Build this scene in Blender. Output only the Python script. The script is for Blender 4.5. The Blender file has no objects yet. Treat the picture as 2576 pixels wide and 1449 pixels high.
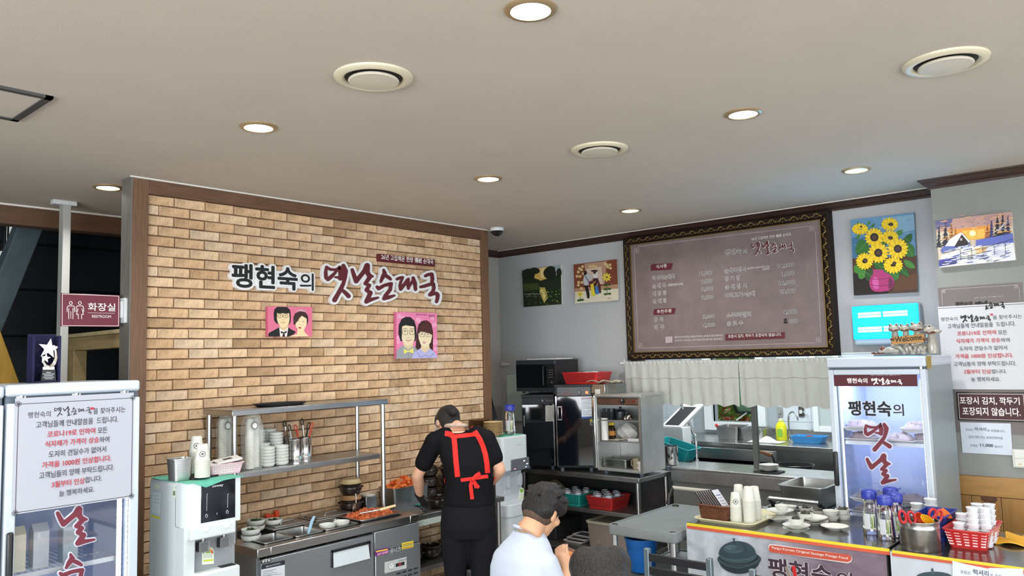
import bpy, bmesh, math, random
from mathutils import Vector, Matrix
random.seed(7)
sc = bpy.context.scene
col = sc.collection
R = math.radians
V = Vector
# ------------------------------------------------------------------ camera
FPX, CXP, CYP = 1978.53, 1288.0, 724.5
_ya, _pi, _ro = R(41.18733), R(5.07100), R(-1.53668)
_f = V((math.cos(_pi)*math.cos(_ya), math.cos(_pi)*math.sin(_ya), math.sin(_pi)))
_r = V((math.sin(_ya), -math.cos(_ya), 0))
_u = _r.cross(_f)
CR = _r*math.cos(_ro) + _u*math.sin(_ro)
CU = _u*math.cos(_ro) - _r*math.sin(_ro)
CAM = V((0, 0, 1.9))
sc.cycles.transparent_max_bounces = 32
cd = bpy.data.cameras.new('camera')
cd.sensor_fit = 'HORIZONTAL'; cd.sensor_width = 36; cd.lens = FPX/2576*36
cd.clip_start = .05; cd.clip_end = 200
cam = bpy.data.objects.new('camera', cd); col.objects.link(cam)
cam.matrix_world = Matrix(((CR.x, CU.x, -_f.x, CAM.x), (CR.y, CU.y, -_f.y, CAM.y), (CR.z, CU.z, -_f.z, CAM.z), (0, 0, 0, 1)))
sc.camera = cam
# ------------------------------------------------------------------ world, daylight, exposure
w = bpy.data.worlds.new('sky'); sc.world = w; w.use_nodes = True
w.node_tree.nodes['Background'].inputs[0].default_value = (.80, .90, 1, 1)
w.node_tree.nodes['Background'].inputs[1].default_value = 1.6
vs = sc.view_settings
vs.view_transform = 'Standard'; vs.look = 'None'; vs.exposure = 0.30; vs.gamma = 1; vs.use_curve_mapping = False
def area(name, loc, rot, sx, sy, power, color=(1, 1, 1)):
    l = bpy.data.lights.new(name, 'AREA'); l.shape = 'RECTANGLE'; l.size = sx; l.size_y = sy
    l.energy = power; l.color = color
    o = bpy.data.objects.new(name, l); col.objects.link(o); o.location = loc; o.rotation_euler = rot
    return o
# daylight entering by the dining room windows behind the camera (openings in the two outer walls)
area('daylight_rear_wall', (1.3, -3.66, 1.3), (R(90), 0, 0), 8.0, 2.3, 170, (.96, .985, 1))
area('daylight_side_wall', (-3.66, .1, 1.6), (R(90), 0, R(-90)), 6.0, 1.7, 310, (.93, .97, 1))
# kitchen ceiling tube light
area('kitchen_tube_light', (7.6, 3.4, 2.62), (0, 0, 0), .25, 2.6, 55, (.95, 1, .98))

# ------------------------------------------------------------------ pixel -> place
def ray(px, py): return CR*((px-CXP)/FPX) - CU*((py-CYP)/FPX) + _f
def PZ(px, py, z): d = ray(px, py); return CAM + d*((z-CAM.z)/d.z)
def PX(px, py, X): d = ray(px, py); return CAM + d*(X/d.x)
def PY(px, py, Y): d = ray(px, py); return CAM + d*(Y/d.y)

# ------------------------------------------------------------------ materials
MATS = {}
def mat(name, c=(.8, .8, .8), rough=.5, metal=0, var=0, vs_=6, bump=0, bs=60, emit=0, trans=0, coat=0, alpha=1, stretch=None, spec=.5, ecol=None):
    if name in MATS: return MATS[name]
    m = bpy.data.materials.new(name); m.use_nodes = True; MATS[name] = m
    nt = m.node_tree; b = nt.nodes['Principled BSDF']; N = nt.nodes.new; L = nt.links.new
    b.inputs['Base Color'].default_value = (*c, 1); b.inputs['Roughness'].default_value = rough
    b.inputs['Metallic'].default_value = metal; b.inputs['Specular IOR Level'].default_value = spec
    b.inputs['Coat Weight'].default_value = coat; b.inputs['Transmission Weight'].default_value = trans
    b.inputs['Alpha'].default_value = alpha
    if emit:
        b.inputs['Emission Color'].default_value = (*(ecol or c), 1); b.inputs['Emission Strength'].default_value = emit
    if var or bump:
        tc = N('ShaderNodeTexCoord'); src = tc.outputs['Object']
        if stretch:
            mp = N('ShaderNodeMapping'); mp.inputs['Scale'].default_value = stretch; L(src, mp.inputs[0]); src = mp.outputs[0]
        if var:
            n = N('ShaderNodeTexNoise'); n.inputs['Scale'].default_value = vs_; n.inputs['Detail'].default_value = 5; n.inputs['Roughness'].default_value = .65
            L(src, n.inputs['Vector'])
            r = N('ShaderNodeValToRGB'); r.color_ramp.elements[0].position = .3; r.color_ramp.elements[1].position = .7
            r.color_ramp.elements[0].color = (*[x*(1-var) for x in c], 1)
            r.color_ramp.elements[1].color = (*[min(1, x*(1+var)) for x in c], 1)
            L(n.outputs['Fac'], r.inputs[0]); L(r.outputs[0], b.inputs['Base Color'])
        if bump:
            n2 = N('ShaderNodeTexNoise'); n2.inputs['Scale'].default_value = bs; n2.inputs['Detail'].default_value = 4
            L(src, n2.inputs['Vector'])
            bp = N('ShaderNodeBump'); bp.inputs['Strength'].default_value = bump; bp.inputs['Distance'].default_value = .01
            L(n2.outputs['Fac'], bp.inputs['Height']); L(bp.outputs[0], b.inputs['Normal'])
    return m
def lin(h):
    h = h.lstrip('#'); o = []
    for i in (0, 2, 4):
        x = int(h[i:i+2], 16)/255; o.append(x/12.92 if x <= .04045 else ((x+.055)/1.055)**2.4)
    return tuple(o)
def hx(h, rough=.55, **k):
    """flat print / plain plastic in an sRGB hex colour"""
    n = 'paint_%s_%d' % (h.lstrip('#'), round(rough*100))
    for q in sorted(k): n += '_%s%s' % (q, str(k[q])[:6])
    return mat(n, lin(h), rough, **k)
steel = mat('brushed_steel', (.52, .52, .51), .28, 1, var=.12, vs_=4, bump=.04, bs=30, stretch=(2, 2, 60))
steel_h = mat('brushed_steel_sheet', (.42, .425, .43), .34, 1, var=.10, vs_=3, bump=.05, bs=25, stretch=(1, 40, 1))
steel_d = mat('dull_steel', (.33, .33, .33), .42, 1, var=.2, vs_=5)
chrome = mat('polished_chrome', (.75, .75, .75), .12, 1)
black = mat('black_plastic', (.012, .012, .013), .35)
blackm = mat('matt_black', (.01, .01, .011), .7)
gloss_black = mat('black_glass_door', (.004, .005, .008), .06, coat=.5)
white_p = mat('white_plastic', (.62, .65, .66), .3)
grey_p = mat('grey_plastic', (.38, .41, .42), .45, var=.05)
white_m = mat('white_melamine', (.66, .66, .63), .25)
walnut = mat('walnut_board', lin('#6d4c35'), .5, var=.28, vs_=5, bump=.1, bs=40, stretch=(1, 1, 14))
walnut_h = mat('walnut_board_across', lin('#644834'), .5, var=.28, vs_=5, bump=.1, bs=40, stretch=(1, 12, 14))
dkwood = mat('dark_crown_wood', lin('#3d2a22'), .5, var=.3, vs_=6, stretch=(6, 1, 8))
wallp = mat('grey_wallpaper', lin('#b6b7b9'), .85, var=.035, vs_=90, bump=.25, bs=260)
wallp2 = mat('pale_grey_wallpaper', lin('#b2b0a9'), .85, var=.03, vs_=90, bump=.25, bs=260)
ceilm = mat('ceiling_paper', lin('#c4bbae'), .9, var=.03, vs_=2.2, bump=.12, bs=120)
glass = mat('clear_glass', (.9, .95, .95), .02, trans=1)
def pane_mat(name, tint=(1, 1, 1), refl=1.0):
    m = bpy.data.materials.new(name); m.use_nodes = True; nt = m.node_tree; N = nt.nodes.new; L = nt.links.new
    nt.nodes.remove(nt.nodes['Principled BSDF']); out = nt.nodes['Material Output']
    a = N('ShaderNodeBsdfTransparent'); a.inputs[0].default_value = (*tint, 1)
    g = N('ShaderNodeBsdfGlossy'); g.inputs['Roughness'].default_value = .02; g.inputs[0].default_value = (refl, refl, refl, 1)
    f = N('ShaderNodeFresnel'); f.inputs[0].default_value = 1.55
    x = N('ShaderNodeMixShader'); L(f.outputs[0], x.inputs[0]); L(a.outputs[0], x.inputs[1]); L(g.outputs[0], x.inputs[2]); L(x.outputs[0], out.inputs[0])
    return m
pane = pane_mat('window_pane')
bottle_m = mat('clear_bottle_plastic', (.93, .97, 1), .04, trans=1)

# ------------------------------------------------------------------ mesh building
ROOT = {}
class MB:
    def __init__(s): s.v = []; s.f = []; s.m = []; s.mats = []
    def mi(s, m):
        if m is None: return 0
        if m not in s.mats: s.mats.append(m)
        return s.mats.index(m)
    def add(s, vs, fs, m=None):
        o = len(s.v); s.v += [V(p) for p in vs]; k = s.mi(m)
        s.f += [tuple(i+o for i in f) for f in fs]; s.m += [k]*len(fs); return s
    def box(s, x0, x1, y0, y1, z0, z1, m=None):
        x0, x1 = min(x0, x1), max(x0, x1); y0, y1 = min(y0, y1), max(y0, y1); z0, z1 = min(z0, z1), max(z0, z1)
        return s.add([(x, y, z) for z in (z0, z1) for y in (y0, y1) for x in (x0, x1)],
                     [(0, 2, 3, 1), (4, 5, 7, 6), (0, 1, 5, 4), (2, 6, 7, 3), (0, 4, 6, 2), (1, 3, 7, 5)], m)
    def obox(s, c, ax, ay, az, m=None):
        c, ax, ay, az = V(c), V(ax), V(ay), V(az)
        return s.add([c+ax*i+ay*j+az*k for k in (-1, 1) for j in (-1, 1) for i in (-1, 1)],
                     [(0, 2, 3, 1), (4, 5, 7, 6), (0, 1, 5, 4), (2, 6, 7, 3), (0, 4, 6, 2), (1, 3, 7, 5)], m)
    def bar(s, p0, p1, w, h, m=None, up=(0, 0, 1)):
        p0, p1 = V(p0), V(p1); d = (p1-p0); u = V(up)
        sd = d.cross(u)
        if sd.length < 1e-6: sd = d.cross(V((1, 0, 0)))
        sd.normalize(); u2 = sd.cross(d).normalized()
        return s.obox((p0+p1)/2, d/2, sd*w/2, u2*h/2, m)
    def ring(s, c, ax, ay, n): return [V(c)+V(ax)*math.cos(2*math.pi*i/n)+V(ay)*math.sin(2*math.pi*i/n) for i in range(n)]
    def loft(s, rings, cap0=True, cap1=True, m=None, closed=True):
        n = len(rings[0]); vs = [p for r in rings for p in r]; fs = []
        for j in range(len(rings)-1):
            for i in range(n if closed else n-1):
                a, b = j*n+i, j*n+(i+1) % n
                fs.append((a, b, b+n, a+n))
        if cap0: fs.append(tuple(range(n))[::-1])
        if cap1: fs.append(tuple(range(len(vs)-n, len(vs))))
        return s.add(vs, fs, m)
    def cyl(s, p0, p1, r0, r1=None, n=16, m=None, caps=True):
        p0, p1 = V(p0), V(p1); r1 = r0 if r1 is None else r1
        d = (p1-p0).normalized(); a = d.orthogonal().normalized(); b = d.cross(a)
        return s.loft([s.ring(p0, a*r0, b*r0, n), s.ring(p1, a*r1, b*r1, n)], caps, caps, m)
    def lathe(s, prof, c=(0, 0, 0), n=24, m=None, cap0=True, cap1=True, sx=1, sy=1):
        c = V(c)
        return s.loft([s.ring(c+V((0, 0, z)), (r*sx, 0, 0), (0, r*sy, 0), n) for r, z in prof], cap0, cap1, m)
    def tube(s, pts, r, n=8, m=None, caps=True):
        pts = [V(p) for p in pts]; rs = r if isinstance(r, (list, tuple)) else [r]*len(pts)
        t = (pts[1]-pts[0]).normalized(); a = t.orthogonal().normalized(); rings = []
        for i, p in enumerate(pts):
            t = (pts[min(i+1, len(pts)-1)]-pts[max(i-1, 0)]).normalized()
            a = (a-t*a.dot(t)).normalized(); b = t.cross(a)
            rings.append(s.ring(p, a*rs[i], b*rs[i], n))
        return s.loft(rings, caps, caps, m)
    def prism(s, pts, ext, m=None, mside=None):
        pts = [V(p) for p in pts]; e = V(ext); n = len(pts)
        s.add(pts+[p+e for p in pts], [tuple(range(n))[::-1], tuple(range(n, 2*n))], m)
        s.add(pts+[p+e for p in pts], [(i, (i+1) % n, n+(i+1) % n, n+i) for i in range(n)], mside or m)
        return s
    def ball(s, c, r, n=12, k=8, m=None):
        if not isinstance(r, (list, tuple)): r = (r, r, r)
        c = V(c); rings = []
        for j in range(1, k):
            t = math.pi*j/k
            rings.append(s.ring(c+V((0, 0, -r[2]*math.cos(t))), (r[0]*math.sin(t), 0, 0), (0, r[1]*math.sin(t), 0), n))
        o = len(s.v); s.loft(rings, False, False, m)
        kk = s.mi(m); s.v += [c-V((0, 0, r[2])), c+V((0, 0, r[2]))]
        b, t = len(s.v)-2, len(s.v)-1; last = o+(k-2)*n
        s.f += [(b, o+(i+1) % n, o+i) for i in range(n)]+[(t, last+i, last+(i+1) % n) for i in range(n)]; s.m += [kk]*(2*n)
        return s
    def quad(s, a, b, c, d, m=None): return s.add([a, b, c, d], [(0, 1, 2, 3)], m)
    def grid(s, fn, nu, nv, m=None):
        vs = [fn(i/nu, j/nv) for j in range(nv+1) for i in range(nu+1)]
        return s.add(vs, [(j*(nu+1)+i, j*(nu+1)+i+1, (j+1)*(nu+1)+i+1, (j+1)*(nu+1)+i) for j in range(nv) for i in range(nu)], m)
    def mesh(s, me, mx, m=None):
        return s.add([mx @ q.co for q in me.vertices], [tuple(p.vertices) for p in me.polygons], m)
    def build(s, name, m=None, parent=None, base=None, bev=0, seg=2, sub=0, sharp=38, smooth=True):
        if base is None:
            if parent is not None: base = ROOT[parent.name]
            else:
                xs = [p.x for p in s.v]; ys = [p.y for p in s.v]; zs = [p.z for p in s.v]
                base = V(((min(xs)+max(xs))/2, (min(ys)+max(ys))/2, min(zs)))
        base = V(base)
        me = bpy.data.meshes.new(name)
        me.from_pydata([tuple(p-base) for p in s.v], [], s.f); me.update()
        ms = list(s.mats)
        if m is not None and m not in ms: ms = ([m]+ms) if not ms or s.mats and None in s.mats else ms
        if not ms: ms = [m]
        for q in ms: me.materials.append(q)
        if len(ms) > 1 or s.mats: me.polygons.foreach_set('material_index', s.m)
        bm = bmesh.new(); bm.from_mesh(me)
        bmesh.ops.recalc_face_normals(bm, faces=bm.faces)
        if smooth:
            th = R(sharp)
            for e in bm.edges:
                if len(e.link_faces) != 2 or e.calc_face_angle(0) > th: e.smooth = False
            for fc in bm.faces: fc.smooth = True
        bm.to_mesh(me); bm.free()
        o = bpy.data.objects.new(name, me); col.objects.link(o)
        if parent is not None: o.parent = parent
        else: o.location = base
        ROOT[o.name] = base
        if sub:
            q = o.modifiers.new('subd', 'SUBSURF'); q.levels = q.render_levels = sub
        if bev:
            q = o.modifiers.new('bev', 'BEVEL'); q.width = bev; q.segments = seg; q.limit_method = 'ANGLE'; q.angle_limit = R(35); q.harden_normals = False
        return o
def tag(o, label=None, cat=None, group=None, kind=None):
    if label: o['label'] = label
    if cat: o['category'] = cat
    if group: o['group'] = group
    if kind: o['kind'] = kind
    return o
def thing(name, label, cat, loc, group=None):
    o = bpy.data.objects.new(name, None); col.objects.link(o); o.location = V(loc); o.empty_display_size = .05
    ROOT[o.name] = V(loc); return tag(o, label, cat, group)
def struct(o): o['kind'] = 'structure'; return o
def copy_tree(root, loc=None, rz=None, label=None, scale=None):
    def cp(o, par):
        c = o.copy(); col.objects.link(c); c.parent = par
        for ch in list(o.children): cp(ch, c)
        return c
    r = cp(root, None)
    if loc is not None: r.location = V(loc)
    if rz is not None: r.rotation_euler = (0, 0, rz)
    if scale is not None: r.scale = (scale,)*3
    if label: r['label'] = label
    ROOT[r.name] = V(r.location); return r
# ------------------------------------------------------------------ lettering and flat print
_TX = {}
def text_mesh(body, bold=0.0):
    k = (body, bold)
    if k not in _TX:
        c = bpy.data.curves.new('t', 'FONT'); c.body = body; c.resolution_u = 3; c.size = 1
        o = bpy.data.objects.new('t', c)
        me = bpy.data.meshes.new_from_object(o)
        if bold:   # heavier weight: the letter swept round a small circle, each copy a hair further out
            vs = [V(q.co) for q in me.vertices]; fs = [tuple(p.vertices) for p in me.polygons]; nv = len(vs); K = 8 if bold < .06 else 14
            av, af = [], []
            for k in range(K+1):
                d = V((bold*math.cos(2*math.pi*k/K), bold*math.sin(2*math.pi*k/K), 2e-5*k)) if k < K else V((0, 0, 2e-5*K))
                af += [tuple(i+nv*k for i in f) for f in fs]; av += [p+d for p in vs]
            me = bpy.data.meshes.new('t'); me.from_pydata(av, [], af)
        xs = [q.co.x for q in me.vertices]; ys = [q.co.y for q in me.vertices]
        _TX[k] = (me, min(xs), max(xs), min(ys), max(ys))
        bpy.data.objects.remove(o); bpy.data.curves.remove(c)
    return _TX[k]
class Pic:
    """flat print on an upright plane X=value (seen from -X) or Y=value (seen from -Y); shapes given in photo pixels"""
    def __init__(s, plane, val, step=.0004):
        s.pl, s.val, s.step, s.n = plane, val, step, 0; s.mb = MB()
        s.nor = V((-1, 0, 0)) if plane == 'X' else V((0, -1, 0))
        s.rt = V((0, -1, 0)) if plane == 'X' else V((1, 0, 0))
    def P(s, px, py): return PX(px, py, s.val) if s.pl == 'X' else PY(px, py, s.val)
    def off(s): s.n += 1; return s.nor*(s.step*s.n)
    def poly(s, pts, c, rough=.6, up=None, soft=0):
        for _ in range(soft): pts = [q for (a, b) in zip(pts, pts[1:]+pts[:1]) for q in ((a[0]*.75+b[0]*.25, a[1]*.75+b[1]*.25), (a[0]*.25+b[0]*.75, a[1]*.25+b[1]*.75))]
        o = s.off() if up is None else s.nor*(s.step*up)
        s.mb.add([s.P(*p)+o for p in pts], [tuple(range(len(pts)))], c if not isinstance(c, str) else hx(c, rough)); return s
    def rect(s, x0, y0, x1, y1, c): return s.poly([(x0, y0), (x1, y0), (x1, y1), (x0, y1)], c)
    def ell(s, x, y, rx, ry, c, n=18, rot=0, a0=0, a1=360):
        q = []
        for i in range(n if a1-a0 >= 360 else n+1):
            t = R(a0+(a1-a0)*i/n); a, b = rx*math.cos(t), ry*math.sin(t)
            q.append((x+a*math.cos(rot)-b*math.sin(rot), y+a*math.sin(rot)+b*math.cos(rot)))
        return s.poly(q, c)
    def stroke(s, pts, w, c, grow=0, off=None):
        o = s.off() if off is None else off
        ws = w if isinstance(w, (list, tuple)) else [w]*len(pts)
        m = c if not isinstance(c, str) else hx(c, .6)
        ws = [x+2*grow for x in ws]
        for i in range(len(pts)-1):
            (x0, y0), (x1, y1) = pts[i], pts[i+1]
            d = math.hypot(x1-x0, y1-y0) or 1; nx, ny = -(y1-y0)/d, (x1-x0)/d; a, b = ws[i]/2, ws[i+1]/2
            q = [(x0+nx*a, y0+ny*a), (x1+nx*b, y1+ny*b), (x1-nx*b, y1-ny*b), (x0-nx*a, y0-ny*a)]
            o = o+s.nor*1e-5; s.mb.add([s.P(*p)+o for p in q], [(0, 1, 2, 3)], m)
        if len(ws) and max(ws) > 1.5:
            for (x, y), wd in zip(pts, ws):
                q = [(x+wd/2*math.cos(k*math.pi/6), y+wd/2*math.sin(k*math.pi/6)) for k in range(12)]
                o = o+s.nor*1e-5; s.mb.add([s.P(*p)+o for p in q], [tuple(range(12))], m)
        s.n += int(len(pts)*2e-5/s.step)
        return s
    def text(s, body, xl, yl, xr, yr, h, c, bold=0.0, off=None, ext=0):
        """baseline from (xl,yl) to (xr,yr), letter height h, all in pixels"""
        me, x0, x1, y0, y1 = text_mesh(body, bold)
        a, b = s.P(xl, yl), s.P(xr, yl if yr is None else yr)
        if yr is None: b.z = a.z
        yr = yl if yr is None else yr
        a.z = b.z = (a.z+b.z)/2; d = b-a
        t = s.P((xl+xr)/2, (yl+yr)/2); hh = (s.P((xl+xr)/2, (yl+yr)/2-h)-t).length
        ex = d/(x1-x0); ez = V((0, 0, 1))*hh/(y1-y0)
        o = s.off() if off is None else off
        q0 = a-ex*x0-ez*y0+o
        m = c if not isinstance(c, str) else hx(c, .6)
        s.mb.add([q0+ex*q.co.x+ez*q.co.y+s.nor*q.co.z for q in me.vertices], [tuple(p.vertices) for p in me.polygons], m)
        return s
    def build(s, name, parent=None): return s.mb.build(name, None, parent, smooth=False)
# brush lettering of the shop sign, traced strokes: (points, widths) in a 1720 x 600 box
_B = [
 [(118,620),(108,700),(112,770),(140,795),(190,755),(232,712),(285,640),(305,628)],[30,45,45,50,45,35,30,45],
 [(118,622),(170,655),(215,660),(255,660),(300,640)],[30,36,30,35,45],
 [(303,632),(318,700),(316,788)],[52,60,46],[(240,765),(280,768),(312,792)],[20,30,36],
 [(355,602),(385,680),(378,760),(358,850),(320,930),(270,1020),(232,1085)],[45,62,52,46,55,55,62],
 [(345,950),(390,990),(428,1030)],[40,50,56],
 [(480,662),(505,740),(535,822)],[40,52,56],[(535,822),(600,742),(655,672),(688,604)],[58,52,56,70],
 [(690,604),(690,690),(715,742)],[70,62,58],[(715,742),(764,754)],[42,30],[(735,750),(692,815),(660,855)],[55,50,40],
 [(660,855),(720,880)],[36,42],[(720,880),(682,940)],[45,50],[(680,945),(735,985)],[50,46],
 [(735,985),(705,1050),(675,1108)],[58,55,50],[(675,1112),(740,1080),(842,1052)],[46,46,24],
 [(920,662),(935,712),(905,770),(880,830)],[28,56,50,30],[(930,732),(985,765),(1018,793)],[40,46,34],
 [(826,900),(850,925),(930,880),(1000,862),(1028,858)],[34,46,40,42,42],[(1022,862),(1012,940),(945,1025),(925,1065)],[46,46,48,44],
 [(925,1066),(1000,1045),(1072,1022)],[44,46,24],
 [(1108,792),(1150,774),(1188,768),(1160,835),(1150,885),(1160,930)],[34,36,32,34,40,46],
 [(1160,932),(1210,870),(1250,805),(1268,790)],[46,40,34,30],[(1268,790),(1260,860),(1268,922)],[32,42,36],
 [(1266,912),(1310,845),(1338,795)],[36,32,32],[(1334,776),(1358,850),(1368,938)],[40,52,40],
 [(1505,748),(1545,728),(1590,722)],[34,36,40],[(1595,724),(1606,790),(1596,842)],[46,46,40],
 [(1440,902),(1490,892),(1560,868),(1622,862)],[34,40,42,36],[(1612,852),(1626,910),(1612,970),(1572,1010)],[40,42,46,50],
 [(1572,1014),(1620,1000),(1662,992),(1680,1022)],[40,36,42,46],[(1680,1012),(1676,1060),(1662,1108)],[46,46,40]]
BRUSH = [(_B[i], _B[i+1]) for i in range(0, len(_B), 2)]
GLYPH = {'a': range(0, 6), 'b': range(6, 16), 'c': range(16, 21), 'd': range(21, 26), 'e': range(26, 32)}
def brush(pic, fn, k, color, grow=0, which=None, off=None):
    """fn maps sign-tracing coordinates to photo pixels; k scales widths"""
    o = pic.off() if off is None else off
    for i, (p, wd) in enumerate(BRUSH):
        if which and not any(i in GLYPH[g] for g in which): continue
        pic.stroke([fn(*q) for q in p], [x*k for x in wd], color, grow, off=o); o = o+pic.nor*6e-5
def stroke3d(mb, pic, pts, ws, grow, front, depth, m, k=1):
    """raised cut-out under a brush stroke: prisms and discs of the given depth behind the front face"""
    e = -pic.nor*depth; ws = [x*k+2*grow for x in ws]
    for i in range(len(pts)-1):
        (x0, y0), (x1, y1) = pts[i], pts[i+1]
        d = math.hypot(x1-x0, y1-y0) or 1; nx, ny = -(y1-y0)/d, (x1-x0)/d; a, b = ws[i]/2, ws[i+1]/2
        q = [(x0+nx*a, y0+ny*a), (x1+nx*b, y1+ny*b), (x1-nx*b, y1-ny*b), (x0-nx*a, y0-ny*a)]
        stroke3d.n += 1; o = pic.nor*(2e-5*stroke3d.n)
        mb.prism([pic.P(*p)+o for p in q], e, m)
    for (x, y), wd in zip(pts, ws):
        stroke3d.n += 1; o = pic.nor*(2e-5*stroke3d.n)
        mb.prism([pic.P(x+wd/2*math.cos(t*math.pi/7), y+wd/2*math.sin(t*math.pi/7))+o for t in range(14)], e, m)
stroke3d.n = 0
def text3d(mb, pic, body, xl, yl, xr, yr, h, bold, grow, depth, m):
    """raised lettering, outline grown by `grow` font units, behind the pic plane"""
    me0, x0, x1, y0, y1 = text_mesh(body, bold)
    me = text_mesh(body, grow)[0]
    a, b = pic.P(xl, yl), pic.P(xr, yr); d = b-a
    hh = (pic.P((xl+xr)/2, (yl+yr)/2-h)-pic.P((xl+xr)/2, (yl+yr)/2)).length
    ex = d/(x1-x0); ez = V((0, 0, 1))*hh/(y1-y0); q0 = a-ex*x0-ez*y0
    vs = [q0+ex*q.co.x+ez*q.co.y+pic.nor*q.co.z for q in me.vertices]; n = len(vs); e = -pic.nor*depth
    cnt = {}
    for p in me.polygons:
        t = list(p.vertices)
        for i in range(len(t)):
            k = (t[i], t[(i+1) % len(t)]); cnt[k] = 1
    fs = [tuple(p.vertices) for p in me.polygons]
    fs += [(k[1], k[0], k[0]+n, k[1]+n) for k in cnt if (k[1], k[0]) not in cnt]
    mb.add(vs+[p+e for p in vs], fs, m)
def canvas(name, label, cat, plane, val, px, depth, edge, group=None):
    """stretched canvas: slab behind the print plane; px = photo corners"""
    pic = Pic(plane, val, .00004)
    if len(px) == 4 and not isinstance(px[0], (int, float)): q = [pic.P(*c) for c in px]
    else: q = [pic.P(px[0], px[1]), pic.P(px[2], px[1]), pic.P(px[2], px[3]), pic.P(px[0], px[3])]
    a, b = q[0], q[2]
    t = thing(name, label, cat, ((a.x+b.x)/2, (a.y+b.y)/2, min(p.z for p in q)), group)
    MB().prism(q, -pic.nor*depth).build('canvas', edge, t, smooth=False)
    return t, pic, a, b
# ================================================================== the setting
CEIL = 3.055; YB = 4.80; XB = 6.33; XP = 6.0
def slab(name, x0, x1, y0, y1, z0, z1, m, parent=None, bev=0):
    return struct(MB().box(x0, x1, y0, y1, z0, z1).build(name, m, parent, bev=bev)) if parent is None else MB().box(x0, x1, y0, y1, z0, z1).build(name, m, parent, bev=bev)
floor_m = mat('floor_tile', lin('#8b8378'), .35, var=.12, vs_=3)
slab('floor', -3.6, 9, -3.6, 8.2, -.1, 0, floor_m)
slab('ceiling', -3.6, 6.43, -3.6, 6.24, CEIL, CEIL+.1, ceilm)
# outer walls behind the camera, with window openings
def wall_open(name, axis, pos, a0, a1, z0, z1, o0, o1, s0, s1, m, t=.12):
    b = MB()
    def bx(u0, u1, v0, v1):
        if u1 <= u0 or v1 <= v0: return
        if axis == 'Y': b.box(u0, u1, pos, pos+t, v0, v1)
        else: b.box(pos, pos+t, u0, u1, v0, v1)
    bx(a0, o0, z0, z1); bx(o1, a1, z0, z1); bx(o0, o1, z0, s0); bx(o0, o1, s1, z1)
    return struct(b.build(name, m))
wall_open('wall_rear', 'Y', -3.6, -3.6, 6.43, 0, CEIL, -2.7, 5.3, .15, 2.45, wallp2)
wall_open('wall_side', 'X', -3.6, -3.48, 6.1, 0, CEIL, -2.9, 3.1, .75, 2.45, wallp2)
mull = mat('window_mullion', (.10, .10, .11), .5)
for i in range(7): slab('window_%d' % (i+3), -2.7+i*8/6-.04, -2.7+i*8/6+.04, -3.58, -3.5, .15, 2.45, mull)
# back wall with the kitchen opening
OY0, OY1, OZ0, OZ1 = 1.9, 4.06, 0, 1.87
wall_open('wall_back', 'X', XB, -3.48, 5.83, 0, CEIL, OY0, OY1, OZ0, OZ1, wallp, .1)
slab('wall_corner', 4.3, 6.33, 5.73, 5.83, 0, CEIL, wallp2)
slab('wall_pillar', XP, XB, .80, 1.352, 0, CEIL, mat('pillar_wallpaper', lin('#8b8c88'), .85, var=.03, vs_=90, bump=.25, bs=260))
slab('trim_1', 6.30, 6.46, OY1-.06, OY1, OZ0, OZ1, dkwood)   # casing of the opening
# crown mouldings (profile swept along the wall)
def crown(name, p0, p1, nrm, d=.065, h=.065):
    p0, p1, n = V(p0), V(p1), V(nrm); b = MB()
    def sec(p, ext): return [p+n*a+V((0, 0, -z))+ext*(a if 1 else 0) for a, z in ((0, 0), (d, 0), (d, h*.16), (d*.82, h*.26), (d*.55, h*.62), (d*.25, h*.80), (d*.25, h), (0, h))]
    t = (p1-p0).normalized()
    b.loft([sec(p0, -t*crown.m0), sec(p1, t*crown.m1)], True, True)
    return struct(b.build(name, dkwood, smooth=False))
crown.m0 = crown.m1 = 0
crown('trim_2', (XB, 5.73, CEIL), (XB, 1.352, CEIL), (-1, 0, 0))
crown('trim_3', (4.3, 5.73, CEIL), (XB, 5.73, CEIL), (0, -1, 0))
crown.m0 = crown.m1 = 1
crown('trim_4', (XP, 1.352, CEIL), (XP, .80, CEIL), (-1, 0, 0))
crown('trim_5', (XB, 1.352, CEIL), (XP, 1.352, CEIL), (0, 1, 0))
crown.m0 = crown.m1 = 0
crown('trim_6', (XB, .80, CEIL), (XB, -3.4, CEIL), (-1, 0, 0), .065)
# caulk lines where mouldings meet the ceiling
caulk = mat('white_caulk', (.75, .73, .68), .7)
slab('trim_7', 2.0, 5.165, 4.772, 4.785, CEIL-.008, CEIL, caulk)
slab('trim_8', XB-.075, XB-.064, 1.4, 5.7, CEIL-.006, CEIL, caulk)
# ---- brick partition
mortar = mat('brick_mortar', lin('#5d4635'), .95, var=.2, vs_=30)
wb = slab('wall_brick', 2.116, 5.07, 4.8095, 4.92, 0, CEIL, mortar)
post = mat('walnut_post', lin('#6e503a'), .5, var=.25, vs_=6, bump=.08, bs=40, stretch=(14, 14, 1))
slab('trim_9', 2.02, 2.116, 4.785, 4.925, 0, CEIL, post, bev=.003)
slab('trim_10', 5.07, 5.158, 4.785, 4.925, 0, CEIL, post, bev=.003)
slab('trim_11', 2.116, 5.07, 4.785, 4.925, 2.962, CEIL, walnut_h, bev=.003)
greyface = mat('grey_post_side', lin('#6f6c66'), .6, var=.2, vs_=8, stretch=(4, 4, .6))  # mottled grey for the left face of the corner post
slab('trim_12', 2.012, 2.021, 4.79, 4.925, 0, CEIL-.002, greyface)
BC = ['#d0b08c', '#c9a680', '#d6b894', '#bd9a75', '#c7a581', '#ab8c69', '#d0b799', '#cbac8a']
bmats = [mat('clay_brick_%d' % i, lin(c), .9, var=.30, vs_=17, bump=.6, bs=55) for i, c in enumerate(BC)]
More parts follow.
